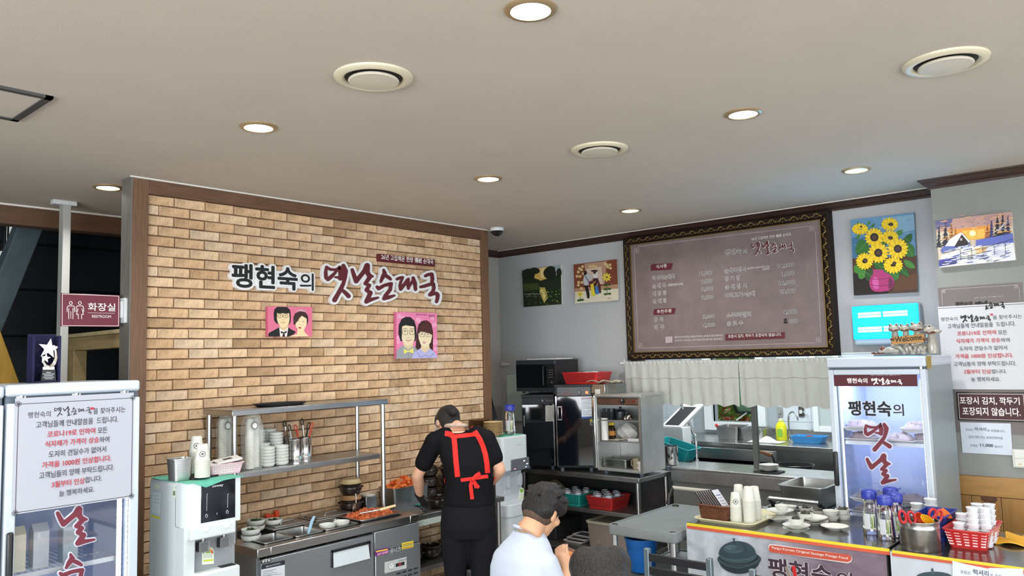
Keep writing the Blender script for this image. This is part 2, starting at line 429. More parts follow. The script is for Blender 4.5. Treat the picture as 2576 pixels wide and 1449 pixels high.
def brick_geo(L, Hh, rnd):
    """front-facing -Y brick slip, chamfered and uneven, centred"""
    d = .024; c = .0032; j = lambda s: rnd.uniform(-s, s)
    a, h = L/2, Hh/2
    fr = [V((x*(a-c)+j(.0015), -d+j(.0015), z*(h-c)+j(.0015))) for x, z in ((-1, -1), (0, -1), (1, -1), (1, 1), (0, 1), (-1, 1))]
    md = [V((x*a+j(.001), -d+c+.002, z*h+j(.0016))) for x, z in ((-1, -1), (0, -1), (1, -1), (1, 1), (0, 1), (-1, 1))]
    bk = [V((x*a, .004, z*h)) for x, z in ((-1, -1), (0, -1), (1, -1), (1, 1), (0, 1), (-1, 1))]
    return fr, md, bk
rnd = random.Random(3)
CO, BL, GAP = .0634, .2022, .0048
specs = []
z = 2.962
row = 0
while z > .1:
    z1 = z; z0 = z-CO; row += 1
    x0 = 2.116; nx = (2.285 if row % 2 else 2.184)
    edges = [2.116]
    while nx < 5.07-.04: edges.append(nx+rnd.uniform(-.004, .004)); nx += BL
    edges.append(5.07)
    for a, b in zip(edges, edges[1:]): specs.append((a+GAP/2, b-GAP/2, z0+GAP/2+rnd.uniform(-.001, .001), z1-GAP/2+rnd.uniform(-.001, .001)))
    z = z0
def hidden(a, b, z0, z1):
    x, zz = (a+b)/2, (z0+z1)/2
    if zz < .80 and x < 3.72: return True
    if x < 2.42 and zz < 1.2: return True
    return zz < .35
vis = [q for q in specs if not hidden(*q)]
vis_sorted = sorted(vis, key=lambda q: ((q[0]+q[1])/2-0)**2/(q[1]-q[0])**.5 + (0 if q[2] > .9 else 50))
top = set(vis_sorted[:300])
variants = []
for L in (BL-GAP,):
    for k in range(10):
        b = MB(); fr, md, bk = brick_geo(L, CO-GAP, rnd); b.loft([bk, md, fr], False, True)
        o = b.build('brick', bmats[k % len(bmats)], wb, base=(0, 0, 0)); variants.append(o)
first = [True]*10
pick = [0, 1, 0, 2, 4, 4, 7, 0, 1, 2, 3, 4, 7, 6, 0, 7, 5, 4, 1, 6]
wbb = ROOT['wall_brick']
rest = MB()
for q in specs:
    a, b_, z0, z1 = q; c = V(((a+b_)/2, 4.824, (z0+z1)/2)); k = rnd.randrange(10); L = BL-GAP
    if q in top:
        if first[k]: o = variants[k]; first[k] = False
        else:
            o = variants[k].copy(); col.objects.link(o)
        o.location = c-wbb; o.scale = ((b_-a)/L, 1, (z1-z0)/(CO-GAP))
        o.data = variants[k].data
        if o.material_slots: o.material_slots[0].link = 'OBJECT'; o.material_slots[0].material = bmats[rnd.choice(pick) % len(bmats)]
    else:
        fr, md, bk = brick_geo(b_-a, z1-z0, rnd)
        rest.loft([[p+c for p in bk], [p+c for p in md], [p+c for p in fr]], False, True, bmats[rnd.choice(pick) % len(bmats)])
for k in range(10):
    if first[k]: bpy.data.objects.remove(variants[k])
tag(rest.build('brickwork', None, wb), kind='stuff')
# ---- stair hall on the left, beyond the partition
dark = mat('dark_panel', (.012, .014, .016), .5, var=.3, vs_=3)
beam = mat('brown_beam', lin('#5f4431'), .55, var=.2, vs_=5, stretch=(1, 8, 8))
slab('trim_13', -2, 4.3, 6.14, 6.26, 2.915, CEIL, beam)
slab('trim_14', -2, 4.3, 6.128, 6.14, CEIL-.012, CEIL, caulk)
wh = slab('wall_hall', -2.5, 4.4, 8.0, 8.1, 0, 4.6, dark)
for i in range(9):
    z0 = .1+i*.42
    MB().prism([(-2.4, 7.999, z0), (-2.4, 7.93, z0+.02), (-2.4, 7.985, z0+.40), (-2.4, 7.999, z0+.40)], (6.7, 0, 0)).build('siding_panel', dark, wh, smooth=False)
slab('ceiling_hall', -2.5, 4.4, 6.24, 8.1, 4.6, 4.7, dark)
slab('wall_hall_left', -2.6, -2.5, 6.1, 8.1, 0, 4.6, dark)
slab('wall_hall_right', 4.3, 4.4, 5.73, 8.1, 0, 4.6, dark)
slab('wall_above_hall', -2.5, 4.4, 6.24, 6.26, CEIL, 4.6, dark)
# ================================================================== ceiling fittings
cream = mat('cream_metal_rim', lin('#d8cfb4'), .4)
ringm = mat('champagne_rim', lin('#b9a27c'), .35, .6)
lampm = mat('lit_lamp_lens', (1, 1, 1), .4, emit=9, ecol=(1, .98, .95))
gapm = mat('vent_gap', (.05, .045, .04), .8)
def downlight():
    t = thing('ceiling_downlight', 'x', 'downlight', (0, 0, CEIL), 'recessed ceiling downlights')
    MB().lathe([(.066, -.001), (.068, -.010), (.080, -.010), (.089, -.004), (.089, 0)], (0, 0, CEIL), 32, cap0=False, cap1=True).build('rim', ringm, t)
    MB().lathe([(.0665, -.004), (.0665, 0)], (0, 0, CEIL), 32).build('lens', lampm, t)
    l = bpy.data.lights.new('lamp', 'AREA'); l.shape = 'DISK'; l.size = .12; l.energy = 11; l.color = (1, .985, .96); l.spread = R(150)
    o = bpy.data.objects.new('lamp', l); col.objects.link(o); o.parent = t; o.location = (0, 0, -.016)
    return t
d0 = downlight()
DL = [((1.96, 1.60), 'large downlight cut by the top edge, nearest of the lit ceiling lamps'),
      ((2.02, 3.38), 'lit downlight in the left ceiling, in front of the brick wall corner'),
      ((3.57, 1.60), 'lit downlight upper right, between the two right hand round vents'),
      ((3.66, 3.38), 'lit downlight straight above the right half of the brick wall'),
      ((2.03, 5.18), 'lit downlight at far left beside the wooden corner post'),
      ((5.33, 3.38), 'small lit downlight over the left end of the framed menu board'),
      ((5.26, 1.61), 'lit downlight on the bluish ceiling above the sunflower painting'),
      ((3.6, -.2), 'lit downlight beyond the right edge'), ((.3, 1.6), 'lit downlight over the dining tables'), ((.3, 3.38), 'lit downlight over the dining tables on the left'), ((1.96, -.2), 'lit downlight over the right dining tables')]
for i, ((x, y), lb) in enumerate(DL):
    o = d0 if i == 0 else copy_tree(d0)
    o.location = (x, y, CEIL); o['label'] = lb
def vent():
    t = thing('ceiling_vent', 'x', 'vent', (0, 0, CEIL), 'round ceiling vents')
    MB().lathe([(.118, 0), (.118, -.008), (.128, -.016), (.145, -.016), (.158, -.008), (.160, 0)], (0, 0, CEIL), 40, cap0=False, cap1=False).build('rim', cream, t)
    MB().lathe([(.119, 0), (.119, -.002)], (0, 0, CEIL), 36).build('throat', gapm, t)
    MB().lathe([(.06, 0), (.06, -.012), (.100, -.014), (.103, -.019), (.098, -.024), (.05, -.027), (.004, -.028)], (0, 0, CEIL), 40).build('disc', mat('cream_disc', lin('#cfc8b6'), .5, var=.06, vs_=9), t)
    return t
v0 = vent()
for i, (p, lb) in enumerate([((940, 193), 'largest round white vent at upper left of the ceiling'), ((1508, 375), 'smallest round white vent, in the middle of the ceiling'), ((2378, 155), 'round white vent at upper right with a blue glint')]):
    o = v0 if i == 0 else copy_tree(v0); o.location = PZ(p[0], p[1], CEIL); o['label'] = lb
# access hatch
t = thing('ceiling_hatch', 'square ceiling access hatch at the left edge with dark metal frame', 'hatch', PZ(38, 270, CEIL))
a = PZ(128, 241, CEIL); b = PZ(38, 305, CEIL)
x1, y1, x0, y0 = max(a.x, b.x), max(a.y, b.y), min(a.x, b.x)-.0, min(a.y, b.y)
y1 = y0+.45; x0 = x1-.45
fr = MB()
for q in ((x0, x1, y0, y0+.03), (x0, x1, y1-.03, y1), (x0, x0+.03, y0, y1), (x1-.03, x1, y0, y1)): fr.box(*q, CEIL-.012, CEIL)
fr.build('frame', mat('dark_grey_metal', (.10, .10, .10), .5, .5), t)
MB().box(x0+.03, x1-.03, y0+.03, y1-.03, CEIL-.006, CEIL).build('panel', ceilm, t)
# dome camera
p = PZ(1250, 574, CEIL); t = thing('dome_camera', 'small white and black dome security camera beside the brick wall', 'camera', p)
MB().lathe([(.062, 0), (.064, -.012), (.06, -.028)], p, 28).build('housing', white_p, t)
MB().lathe([(.055, -.028), (.058, -.034), (.042, -.056), (.02, -.070), (.004, -.074)], p, 28).build('dome', mat('smoked_dome', (.01, .01, .012), .08), t)
# ================================================================== sign on the brick wall
signw = mat('white_acrylic', (.80, .80, .80), .35); maroon = hx('#5e1721', .5); ink = hx('#0b0a0b', .5)
SY = 4.768
pic = Pic('Y', SY, .0012)
t = thing('black_lettering_sign', 'raised white sign with bold black Korean letters on the brick wall', 'sign', PY(685, 730, SY))
bk = MB()
text3d(bk, pic, '팽현숙', 582, 724, 749, 730.5, 60, .03, .105, .03, signw); text3d(bk, pic, '의', 754, 730, 789, 732, 44, .015, .10, .03, signw)
bk.box(PY(590, 700, SY).x, PY(789, 700, SY).x, SY+.006, 4.800, PY(690, 722, SY).z, PY(690, 680, SY).z, signw)
bk.build('backing', None, t)
pic.text('팽현숙', 582, 724, 749, 730.5, 60, ink, .03).text('의', 754, 730, 789, 732, 44, ink, .015)
pic.build('lettering', t)
t = thing('brush_lettering_sign', 'raised white sign with dark red brush style Korean lettering', 'sign', PY(960, 765, SY))
fn = lambda x, y: (800+x/5.574, 560+y/5.574)
for g in 'abcde':
    mb = MB(); pc = Pic('Y', SY+.0005*(ord(g)-97))
    for i in GLYPH[g]:
        p_, w_ = BRUSH[i]; stroke3d(mb, pc, [fn(*q) for q in p_], w_, 6.2, 0, .028, signw, 1/5.574)
    l = mb.build('letter_backing', None, t)
    pc2 = Pic('Y', SY-.0052-.0006*(ord(g)-97)); brush(pc2, fn, 1/5.574, maroon, .6, g); pc2.build('letter', l)
# plaque
a, b = PY(951.5, 638, 4.775), PY(1094.5, 669.5, 4.775); zc = PY(951.5, 657, 4.775).z
t = thing('maroon_plaque', 'narrow dark red plaque with white Korean text above the brush sign', 'plaque', (a.x, 4.775, zc))
MB().box(a.x, b.x, 4.775, 4.801, zc, a.z).build('board', maroon, t, bev=.002)
pic = Pic('Y', 4.775); pic.text('26년 고집해온 한방 傳統 순대국', 959, 652.5, 1090, 665.5, 13.5, hx('#f4efea'), .012); pic.build('lettering', t)
# ================================================================== cartoon portraits
C2 = lambda pts: [(540+x/3.68, 600+y/3.68) for x, y in pts]
def c2e(pic, x, y, rx, ry, c, **k): pic.ell(540+x/3.68, 600+y/3.68, rx/3.68, ry/3.68, c, **k)
def c2s(pic, pts, w_, c): pic.stroke(C2(pts), w_/3.68, c)
t, pic, a, b = canvas('portrait_canvas', 'wide pink cartoon portrait of a man in black suit and a bride', 'painting', 'Y', 4.765, [(674, 770.6), (785.4, 772.5), (785.4, 846.8), (674, 847.3)], .03, hx('#c9627e'), 'pink cartoon portraits')
P = lambda pts, c: pic.poly(C2(pts), c)
P([(493, 628), (903, 635), (903, 908), (493, 910)], '#dd7190')
P([(545, 700), (553, 655), (580, 632), (672, 634), (700, 665), (706, 720), (702, 775), (690, 795), (575, 790), (550, 760)], '#100d0c')
P([(495, 908), (500, 875), (560, 842), (600, 822), (680, 822), (720, 848), (752, 862), (735, 885), (690, 908)], '#0c0c10')
P([(598, 822), (640, 858), (682, 820), (668, 908), (606, 908)], '#e9e3dc')
P([(600, 790), (680, 790), (682, 822), (640, 856), (600, 822)], '#dcbd8d')
P([(578, 692), (690, 692), (694, 745), (688, 785), (665, 815), (640, 828), (610, 815), (585, 780), (576, 745)], '#ecd3a6')
P([(612, 855), (640, 868), (668, 852), (664, 878), (646, 874), (652, 908), (626, 908), (634, 874), (614, 880)], '#0c0c10')
for x in (607, 657):
    pic.stroke(C2([(x+22*math.cos(i*math.pi/8), 717+19*math.sin(i*math.pi/8)) for i in range(17)]), .9, '#241b16'); c2e(pic, x, 716, 5, 5, '#1c130d')
c2s(pic, [(629, 714), (636, 714)], 3, '#241b16'); c2s(pic, [(590, 694), (620, 692)], 4, '#3c2a1c'); c2s(pic, [(645, 692), (676, 694)], 4, '#3c2a1c')
c2s(pic, [(612, 776), (632, 780), (652, 776)], 4, '#a0604a'); c2s(pic, [(624, 752), (634, 757), (646, 752)], 3, '#b98b62'); c2e(pic, 634, 858, 7, 7, '#f0ece6')
P([(730, 792), (728, 735), (742, 695), (785, 674), (838, 682), (862, 715), (866, 760), (856, 800), (840, 812), (745, 800)], '#2f1a14')
P([(768, 840), (825, 838), (830, 866), (872, 906), (682, 908), (760, 886)], '#ecd3a6')
P([(742, 765), (772, 724), (806, 715), (850, 742), (852, 795), (830, 838), (800, 862), (778, 855), (752, 818)], '#f0d8ae')
P([(742, 772), (760, 715), (800, 690), (830, 700), (790, 730), (770, 760), (746, 790)], '#3b211a')
P([(768, 822), (788, 818), (806, 826), (788, 838)], '#b14a47'); c2s(pic, [(765, 762), (782, 764)], 4, '#2a1a14'); c2s(pic, [(812, 768), (830, 768)], 4, '#2a1a14'); c2s(pic, [(786, 795), (800, 806)], 2.5, '#b98b62')
for i in range(7): c2s(pic, [(764+i*12, 672), (768+i*12, 652+abs(3-i)*4)], 4, '#d4d3da')
c2s(pic, [(762, 674), (800, 664), (846, 682)], 4, '#c7c6cf')
pic.build('picture', t)
t, pic, a, b = canvas('portrait_canvas', 'taller pink cartoon portrait of a man with yellow bow tie and long haired woman', 'painting', 'Y', 4.765, [(996.5, 785.3), (1098.7, 787.5), (1100.9, 900.5), (997.6, 902.4)], .03, hx('#d2678f'), 'pink cartoon portraits')
P = lambda pts, c: pic.poly(C2(pts), c)
P([(1680, 682), (2056, 690), (2064, 1106), (1684, 1113)], '#e983ad')
for x, y, r in ((1712, 720, 22), (1745, 735, 18), (1885, 755, 24), (2015, 740, 18), (2035, 800, 22), (2040, 960, 26), (1705, 920, 24), (1700, 960, 16), (2045, 1020, 18)): c2e(pic, x, y, r, r, '#f0a3c4')
P([(1855, 1058), (1870, 880), (1885, 800), (1915, 766), (1948, 757), (1985, 768), (2008, 800), (2022, 870), (2020, 1052)], '#3c1a18')
P([(1700, 880), (1704, 800), (1730, 745), (1770, 725), (1812, 727), (1848, 760), (1866, 820), (1868, 900), (1860, 950), (1720, 950)], '#131011')
P([(1680, 1112), (1686, 1036), (1738, 990), (1790, 1020), (1840, 995), (1872, 1022), (1868, 1080), (1830, 1110)], '#9b9ea4')
P([(1748, 960), (1838, 960), (1836, 1000), (1792, 1030), (1752, 1002)], '#d8c49c')
P([(1735, 815), (1765, 803), (1845, 815), (1852, 880), (1850, 935), (1828, 978), (1792, 998), (1752, 980), (1732, 930)], '#ead9b4')
for x in (1762, 1826):
    pic.stroke(C2([(x-24, 850), (x+26, 852), (x+22, 888), (x-18, 888), (x-24, 850)]), .9, '#221b18'); c2e(pic, x, 862, 6, 5, '#1c130d'); c2s(pic, [(x-20, 838), (x+18, 836)], 4, '#40301f')
c2s(pic, [(1770, 940), (1795, 948), (1820, 938)], 7, '#b87a78'); c2s(pic, [(1778, 915), (1792, 922), (1806, 915)], 3, '#b59468')
P([(1748, 1022), (1792, 1040), (1838, 1012), (1842, 1064), (1794, 1048), (1752, 1068)], '#e6df70')
c2s(pic, [(1792, 1060), (1794, 1108)], 3, '#6f7278')
P([(1822, 1110), (1846, 1052), (1900, 1018), (1990, 1015), (2036, 1052), (2064, 1106)], '#b3b2de')
P([(1912, 985), (1985, 975), (1990, 1022), (1945, 1060), (1905, 1025)], '#e2caa2')
P([(1884, 885), (1900, 862), (2005, 868), (2012, 900), (2000, 960), (1965, 1004), (1940, 1008), (1908, 985), (1888, 930)], '#eddcb8')
P([(1882, 880), (1890, 820), (1930, 785), (1980, 790), (2010, 840), (2014, 895), (1990, 880), (1950, 868), (1905, 862)], '#4b211d')
for x in (1918, 1972):
    pic.stroke(C2([(x-24, 872), (x+24, 876), (x+20, 910), (x-18, 906), (x-24, 872)]), .8, '#2b2320'); c2e(pic, x, 886, 6, 5, '#1c130d')
P([(1922, 950), (1958, 955), (1944, 972), (1928, 968)], '#c06a68'); c2s(pic, [(1928, 957), (1952, 959)], 5, '#f4efe8')
c2s(pic, [(1872, 1050), (1905, 1100), (1945, 1082), (1990, 1100), (2030, 1055)], 3, '#6d6c9c')
P([(1935, 770), (1960, 755), (2005, 790), (1985, 800)], '#5d1620')
pic.text('팽현숙부부캐릭터', 540+1862/3.68, 600+712/3.68, 540+1968/3.68, 600+714/3.68, 4, '#6d1f3e').text('최양락', 540+1980/3.68, 600+728/3.68, 540+2036/3.68, 600+731/3.68, 6.5, '#4a1030')
pic.build('picture', t)
# ================================================================== restroom sign
t = thing('restroom_sign', 'dark red restroom sign with white figures sticking out from the post', 'sign', PY(228, 822, 4.86))
a, b = PY(154, 737, 4.855), PY(301, 822.5, 4.855)
MB().box(a.x, b.x, 4.855, 4.863, b.z, a.z).build('plate', hx('#6b1d31', .4), t, bev=.002)
pic = Pic('Y', 4.855); c6 = lambda pts: [(x/3.018, 480+y/3.018) for x, y in pts]
pic.stroke(c6([(473, 783), (901, 799), (900, 1026), (472, 1024), (473, 783)]), 1.3, '#efe6e4')
for cx_, wm in ((537, 0), (605, 1)):
    pic.stroke(c6([(cx_+11*math.cos(i*math.pi/6), 852+12*math.sin(i*math.pi/6)) for i in range(13)]), 1.6, '#efe6e4')
    pic.stroke(c6([(cx_-28, 918), (cx_-28, 886), (cx_-20, 874), (cx_+20, 874), (cx_+28, 886), (cx_+28, 918)]), 1.7, '#efe6e4')
    if wm: pic.stroke(c6([(cx_-15, 895), (cx_-26, 938), (cx_-13, 938), (cx_-12, 972)]), 1.7, '#efe6e4').stroke(c6([(cx_+15, 895), (cx_+26, 938), (cx_+13, 938), (cx_+12, 972)]), 1.7, '#efe6e4')
    else: pic.stroke(c6([(cx_-16, 892), (cx_-16, 972)]), 1.7, '#efe6e4').stroke(c6([(cx_+16, 892), (cx_+16, 972)]), 1.7, '#efe6e4').stroke(c6([(cx_, 915), (cx_, 970)]), 1.2, '#efe6e4')
pic.text('화장실', 664/3.018, 480+912/3.018, 873/3.018, 480+914/3.018, 20, '#f3ecea', .012).text('RESTROOM', 696/3.018, 480+964/3.018, 840/3.018, 480+966/3.018, 7, '#f3ecea', .005)
pic.stroke(c6([(665, 926), (871, 930)]), .7, '#efe6e4'); pic.build('print', t)
MB().box(b.x, b.x+.012, 4.835, 4.885, PY(305, 800, 4.86).z, PY(305, 760, 4.86).z).box(b.x+.010, 2.013, 4.815, 4.895, PY(312, 813, 4.86).z, PY(312, 751, 4.86).z).build('bracket', white_p, t, bev=.004)
# ================================================================== stair hall things
a = PY(158, 600, 5.8); b = PY(178, 600, 5.8)
t = thing('metal_post', 'pale metal post standing at the edge of the dark stair hall', 'post', ((a.x+b.x)/2, 5.84, 0))
alu = mat('pale_aluminium', lin('#b6b7b3'), .45, .25)
MB().box(a.x, b.x, 5.80, 5.88, 0, CEIL).build('post', alu, t, bev=.004)
MB().box(a.x-.07, b.x+.03, 5.78, 5.84, CEIL-.03, CEIL).build('top_bracket', white_p, t, bev=.003)
stl = mat('blue_grey_steel_tube', lin('#5c6b72'), .4, .3, var=.2, vs_=4)
MB().bar(PY(92, 520, 6.9), PY(-60, 890, 6.9), .17, .17, up=(0, 1, 0)).build('stair_stringer', stl, bev=.01)
tag(bpy.data.objects['stair_stringer'], 'thick slanted steel stair beam in the dark hall', 'beam')
gold = mat('yellow_pine', lin('#a9842f'), .5, var=.2, vs_=4, stretch=(8, 8, 1))
MB().bar(PY(-32, 820, 6.6), PY(38, 1010, 6.6), .12, .06, up=(0, 1, 0)).build('slanted_timber', gold, bev=.004)
tag(bpy.data.objects['slanted_timber'], 'yellow pine timber leaning at the lower left beside the award', 'timber')
pine = mat('pale_pine', lin('#a08b62'), .6, var=.15, vs_=5, stretch=(1, 1, 6))
FX = 2.45
t = thing('timber_frame', 'pale pine door frame behind the restroom sign', 'frame', (FX, 6.8, 0))
a = PX(168, 842, FX); b = PX(318, 826, FX)
MB().box(FX, FX+.1, 5.6, a.y+.02, a.z-.135, a.z-.03).build('beam', pine, t, bev=.004)
MB().box(FX-.02, FX+.12, 5.6, a.y+.06, a.z-.03, a.z).build('beam_cap', mat('lighter_pine', lin('#b5a57d'), .6, var=.1), t, bev=.003)
MB().box(FX, FX+.1, a.y-.16, a.y+.02, 0, a.z-.135).build('post', pine, t, bev=.004)
MB().box(FX, FX+.1, 5.6, 5.66, 0, a.z-.135).build('post', pine, t, bev=.004)
for i, (x, y0, y1) in enumerate(((8, 520, 700), (31, 520, 650), (58, 510, 600))):
    p0, p1 = PY(x+6, y0, 7.3), PY(x, y1, 7.3)
    t = thing('hanging_chrome_rod', ['longest', 'middle', 'shortest'][i]+' thin chrome rod hanging in the dark hall behind the slanted beam', 'rod', p1, 'hanging chrome rods')
    MB().cyl(p1, (p1.x, p1.y, 4.6), .018, n=10).build('rod', chrome, t)
    MB().cyl(p1, p1+V((0, 0, .22+.1*i)), .028, n=12).build('sleeve', mat('frosted_sleeve', (.6, .62, .6), .3, emit=.4), t)
# unseen area light, no fitting, that lights the hall a little
area('hall_fill_light', (1.2, 7.2, 4.5), (0, 0, 0), 1.2, .8, 6, (.85, .95, 1))
# ================================================================== display fridges on the left
fr_w = mat('fridge_white', lin('#bcc6d1'), .3, coat=.3)
fr_in = mat('fridge_liner', lin('#c6d3f2'), .5)
led = mat('led_strip', (1, 1, 1), .5, emit=7, ecol=(.85, .92, 1))
rack_w = mat('white_wire', (.72, .76, .82), .4)
def wire_shelf(x0, x1, y0, y1, z, name, parent, along='Y', gap=.028):
    b = MB()
    if along == 'Y':
        n = int((x1-x0)/gap)
        for i in range(n+1): x = x0+(x1-x0)*i/n; b.box(x-.0022, x+.0022, y0, y1, z-.002, z+.002)
        for y in (y0, (y0+y1)/2, y1): b.box(x0, x1, y-.003, y+.003, z-.007, z-.001)
        b.box(x0, x1, y0-.004, y0, z-.006, z+.016)
    else:
        n = int((y1-y0)/gap)
        for i in range(n+1): y = y0+(y1-y0)*i/n; b.box(x0, x1, y-.0022, y+.0022, z-.002, z+.002)
        for x in (x0, (x0+x1)/2, x1): b.box(x-.003, x+.003, y0, y1, z-.007, z-.001)
        b.box(x0-.004, x0, y0, y1, z-.006, z+.016)
    return b.build(name, rack_w, parent, smooth=False)
def fridge_Y(label, x0, x1, yf, yb, h, shelves):
    t = thing('display_fridge', label, 'fridge', ((x0+x1)/2, (yf+yb)/2, 0), 'white glass door display fridges on the left')
    b = MB(); T = .04
    b.box(x0, x0+T, yf+.06, yb, .0, h-.06).box(x1-T, x1, yf+.06, yb, 0, h-.06).box(x0+T, x1-T, yb-T, yb, 0, h-.06).box(x0+T, x1-T, yf+.06, yb-T, 0, .16)
    b.build('cabinet', fr_w, t, bev=.004)
    MB().box(x0+T, x1-T, yb-T-.004, yb-T, .16, h-.08).box(x0+T, x0+T+.003, yf+.07, yb-T, .16, h-.08).box(x1-T-.003, x1-T, yf+.07, yb-T, .16, h-.08).build('liner', fr_in, t)
    MB().box(x0-.004, x1+.004, yf+.005, yb, h-.055, h).build('top_cap', fr_w, t, bev=.014, seg=4)
    for x in (x0+.06, (x0+x1)/2, x1-.07): MB().cyl((x, yf+.02, h-.08), (x, yf+.02, h-.05), .012, n=10).box(x-.02, x+.02, yf+.02, yf+.07, h-.07, h-.052).build('hinge', steel, t)
    MB().box(x0, x1, yf+.03, yf+.07, h-.09, h-.052).build('gap_light_stop', hx('#5f6b78'), t)  # added panel that hides the interior light in the gap above the door
    # door: frame, glass, handle
    F = .045; zb, zt = .16, h-.085
    d = MB().box(x0, x0+F, yf, yf+.055, zb, zt).box(x1-F, x1, yf, yf+.055, zb, zt).box(x0+F, x1-F, yf, yf+.055, zt-F, zt).box(x0+F, x1-F, yf, yf+.055, zb, zb+F).build('door_frame', fr_w, t, bev=.006, seg=3)
    MB().box(x0+F, x1-F, yf+.012, yf+.018, zb+F, zt-F).build('glass', pane, d)
    MB().box(x0+.008, x0+.036, yf-.022, yf+.002, .84, 1.18).build('handle', black, d, bev=.010, seg=3)
    lb = MB()
    z = .25
    while z < h-.16: lb.box(x1-F-.030, x1-F-.012, yf+.062, yf+.070, z, z+.016); z += .026
    lb.build('led_strip', led, t, smooth=False)
    MB().box(x1-F-.034, x1-F-.008, yf+.066, yf+.074, .2, h-.14).build('led_channel', white_p, t)
    for z in shelves: wire_shelf(x0+T+.02, x1-T-.02, yf+.09, yb-T-.02, z, 'shelf', t)
    return t
FX0, FX1, FYF = 1.190, 1.783, 4.1
fa = fridge_Y('white glass door fridge with the large notice, beside the brick wall', FX0, FX1, FYF, 4.72, 1.838, (.62, .95, 1.28, 1.55))
fb = fridge_Y('white glass door fridge cut off by the left edge of the photo', FX0-.606, FX1-.604, FYF+.01, 4.73, 1.832, (.62, 1.0, 1.4))
# cartons seen through the door
for i, (x, c, lb) in enumerate(((1.30, '#e9e6d0', 'white carton on the fridge shelf, leftmost'), (1.40, '#d9dfe6', 'pale blue carton beside the white one in the fridge'), (1.53, '#c8d4dc', 'grey carton at right on the fridge shelf'))):
    t = thing('drink_carton', lb, 'carton', (x, 4.3, .9555), 'cartons in the left fridge')
    MB().box(x-.035, x+.035, 4.27, 4.34, .9555, 1.13).build('body', hx(c), t, bev=.003)
    MB().prism([(x-.035, 4.27, 1.13), (x-.035, 4.34, 1.13), (x-.035, 4.305, 1.165)], (.07, 0, 0)).build('gable', hx(c), t)
# poster on the door
def notice(plane, val, f, sc_, parent, brushpix):
    """the price notice; f maps poster-tracing coordinates to photo pixels"""
    pic = Pic(plane, val)
    dk, rd = hx('#33363f', .6), hx('#c02a3e', .6)
    def L(s, x0, y0, x1, c=dk, h=40, bo=.004):
        a = f(x0, y0); b = f(x1, y0); pic.text(s, a[0], a[1], b[0], None, h*sc_, c, bo)
    return pic, L, dk, rd
pic = Pic('Y', FYF-.001); c3 = lambda x, y: (x/2.792, 930+y/2.792)
t = thing('price_notice', 'big white price notice sheet taped to the left fridge door', 'notice', PY(190, 1290, FYF-.001))
a, b = PY(38, 1002, FYF-.001), PY(336, 1000, FYF-.001); zb = PY(38, 1294, FYF-.001).z
MB().box(a.x, b.x, FYF-.0035, FYF-.001, zb, a.z).build('sheet', hx('#adb0bb', .5), t)
pic = Pic('Y', FYF-.0036)
dk, rd = hx('#2b2e37', .6), hx('#b3263a', .6)
def L3(s, x0, y0, x1, c=dk, h=40, bo=.004): p_, q_ = c3(x0, y0), c3(x1, y0); pic.text(s, p_[0], p_[1], q_[0], None, h/2.792, c, bo)
zt_, zb_ = PY(47, 1016, FYF).z, PY(40, 1290, FYF).z; xl_, xr_ = PY(45, 1016, FYF).x, PY(334, 995, FYF).x
bd = MB(); y_ = FYF-.0042
for q in ((xl_, xr_, zt_-.0025, zt_), (xl_, xr_, zb_, zb_+.0025), (xl_, xl_+.0025, zb_, zt_), (xr_-.0025, xr_, zb_, zt_)): bd.box(q[0], q[1], y_, y_+.0004, q[2], q[3])
for x in (xl_, xr_):
    for z in (zb_, zt_):
        for dx, dz in ((-.010, 0), (.010, 0), (0, .010), (0, -.010)): 
            for q in ((-.009, .009, .007, .009), (-.009, .009, -.009, -.007), (-.009, -.007, -.009, .009), (.007, .009, -.009, .009)): bd.box(x+dx*.6+q[0]*.7, x+dx*.6+q[1]*.7, y_, y_+.0004, z+dz*.6+q[2]*.7, z+dz*.6+q[3]*.7)
bd.build('border', hx('#23242c'), t, smooth=False)
L3('팽현숙의', 195, 341, 355, h=42); L3('을 찾아주시는', 655, 313, 880, h=42)
ff = lambda x, y: ((375+(x-60)*(270/1660))/2.792, 930+(262+(y-560)*.125-(x-60)*.012)/2.792)
brush(pic, ff, .034, hx('#15151a'), .1)
pic.ell(648/2.792, 930+272/2.792, 5.5, 3, '#b3263a')
L3('고객님들께 안내말씀을  드립니다.', 252, 412, 828, h=46)
L3('코로나19로 인하여', 330, 477, 667, rd, 44, .014); L3('모든', 685, 449, 752, h=42)
L3('식자재가 가격이 상승', 315, 547, 693, rd, 44, .014); L3('하여', 697, 514, 765, h=42)
L3('도저히 견딜수가 없어서', 340, 618, 742, h=44)
L3('가격을 1000원 인상합니다.', 292, 694, 778, rd, 44, .014)
L3('고객님들의 양해 부탁드립니다.', 272, 769, 797, h=46)
L3('3월부터 인상', 360, 830, 592, rd, 44, .014); L3('합니다.', 595, 796, 712, h=42)
L3('늘 행복하세요.', 412, 892, 658, h=42)
pic.build('print', t)
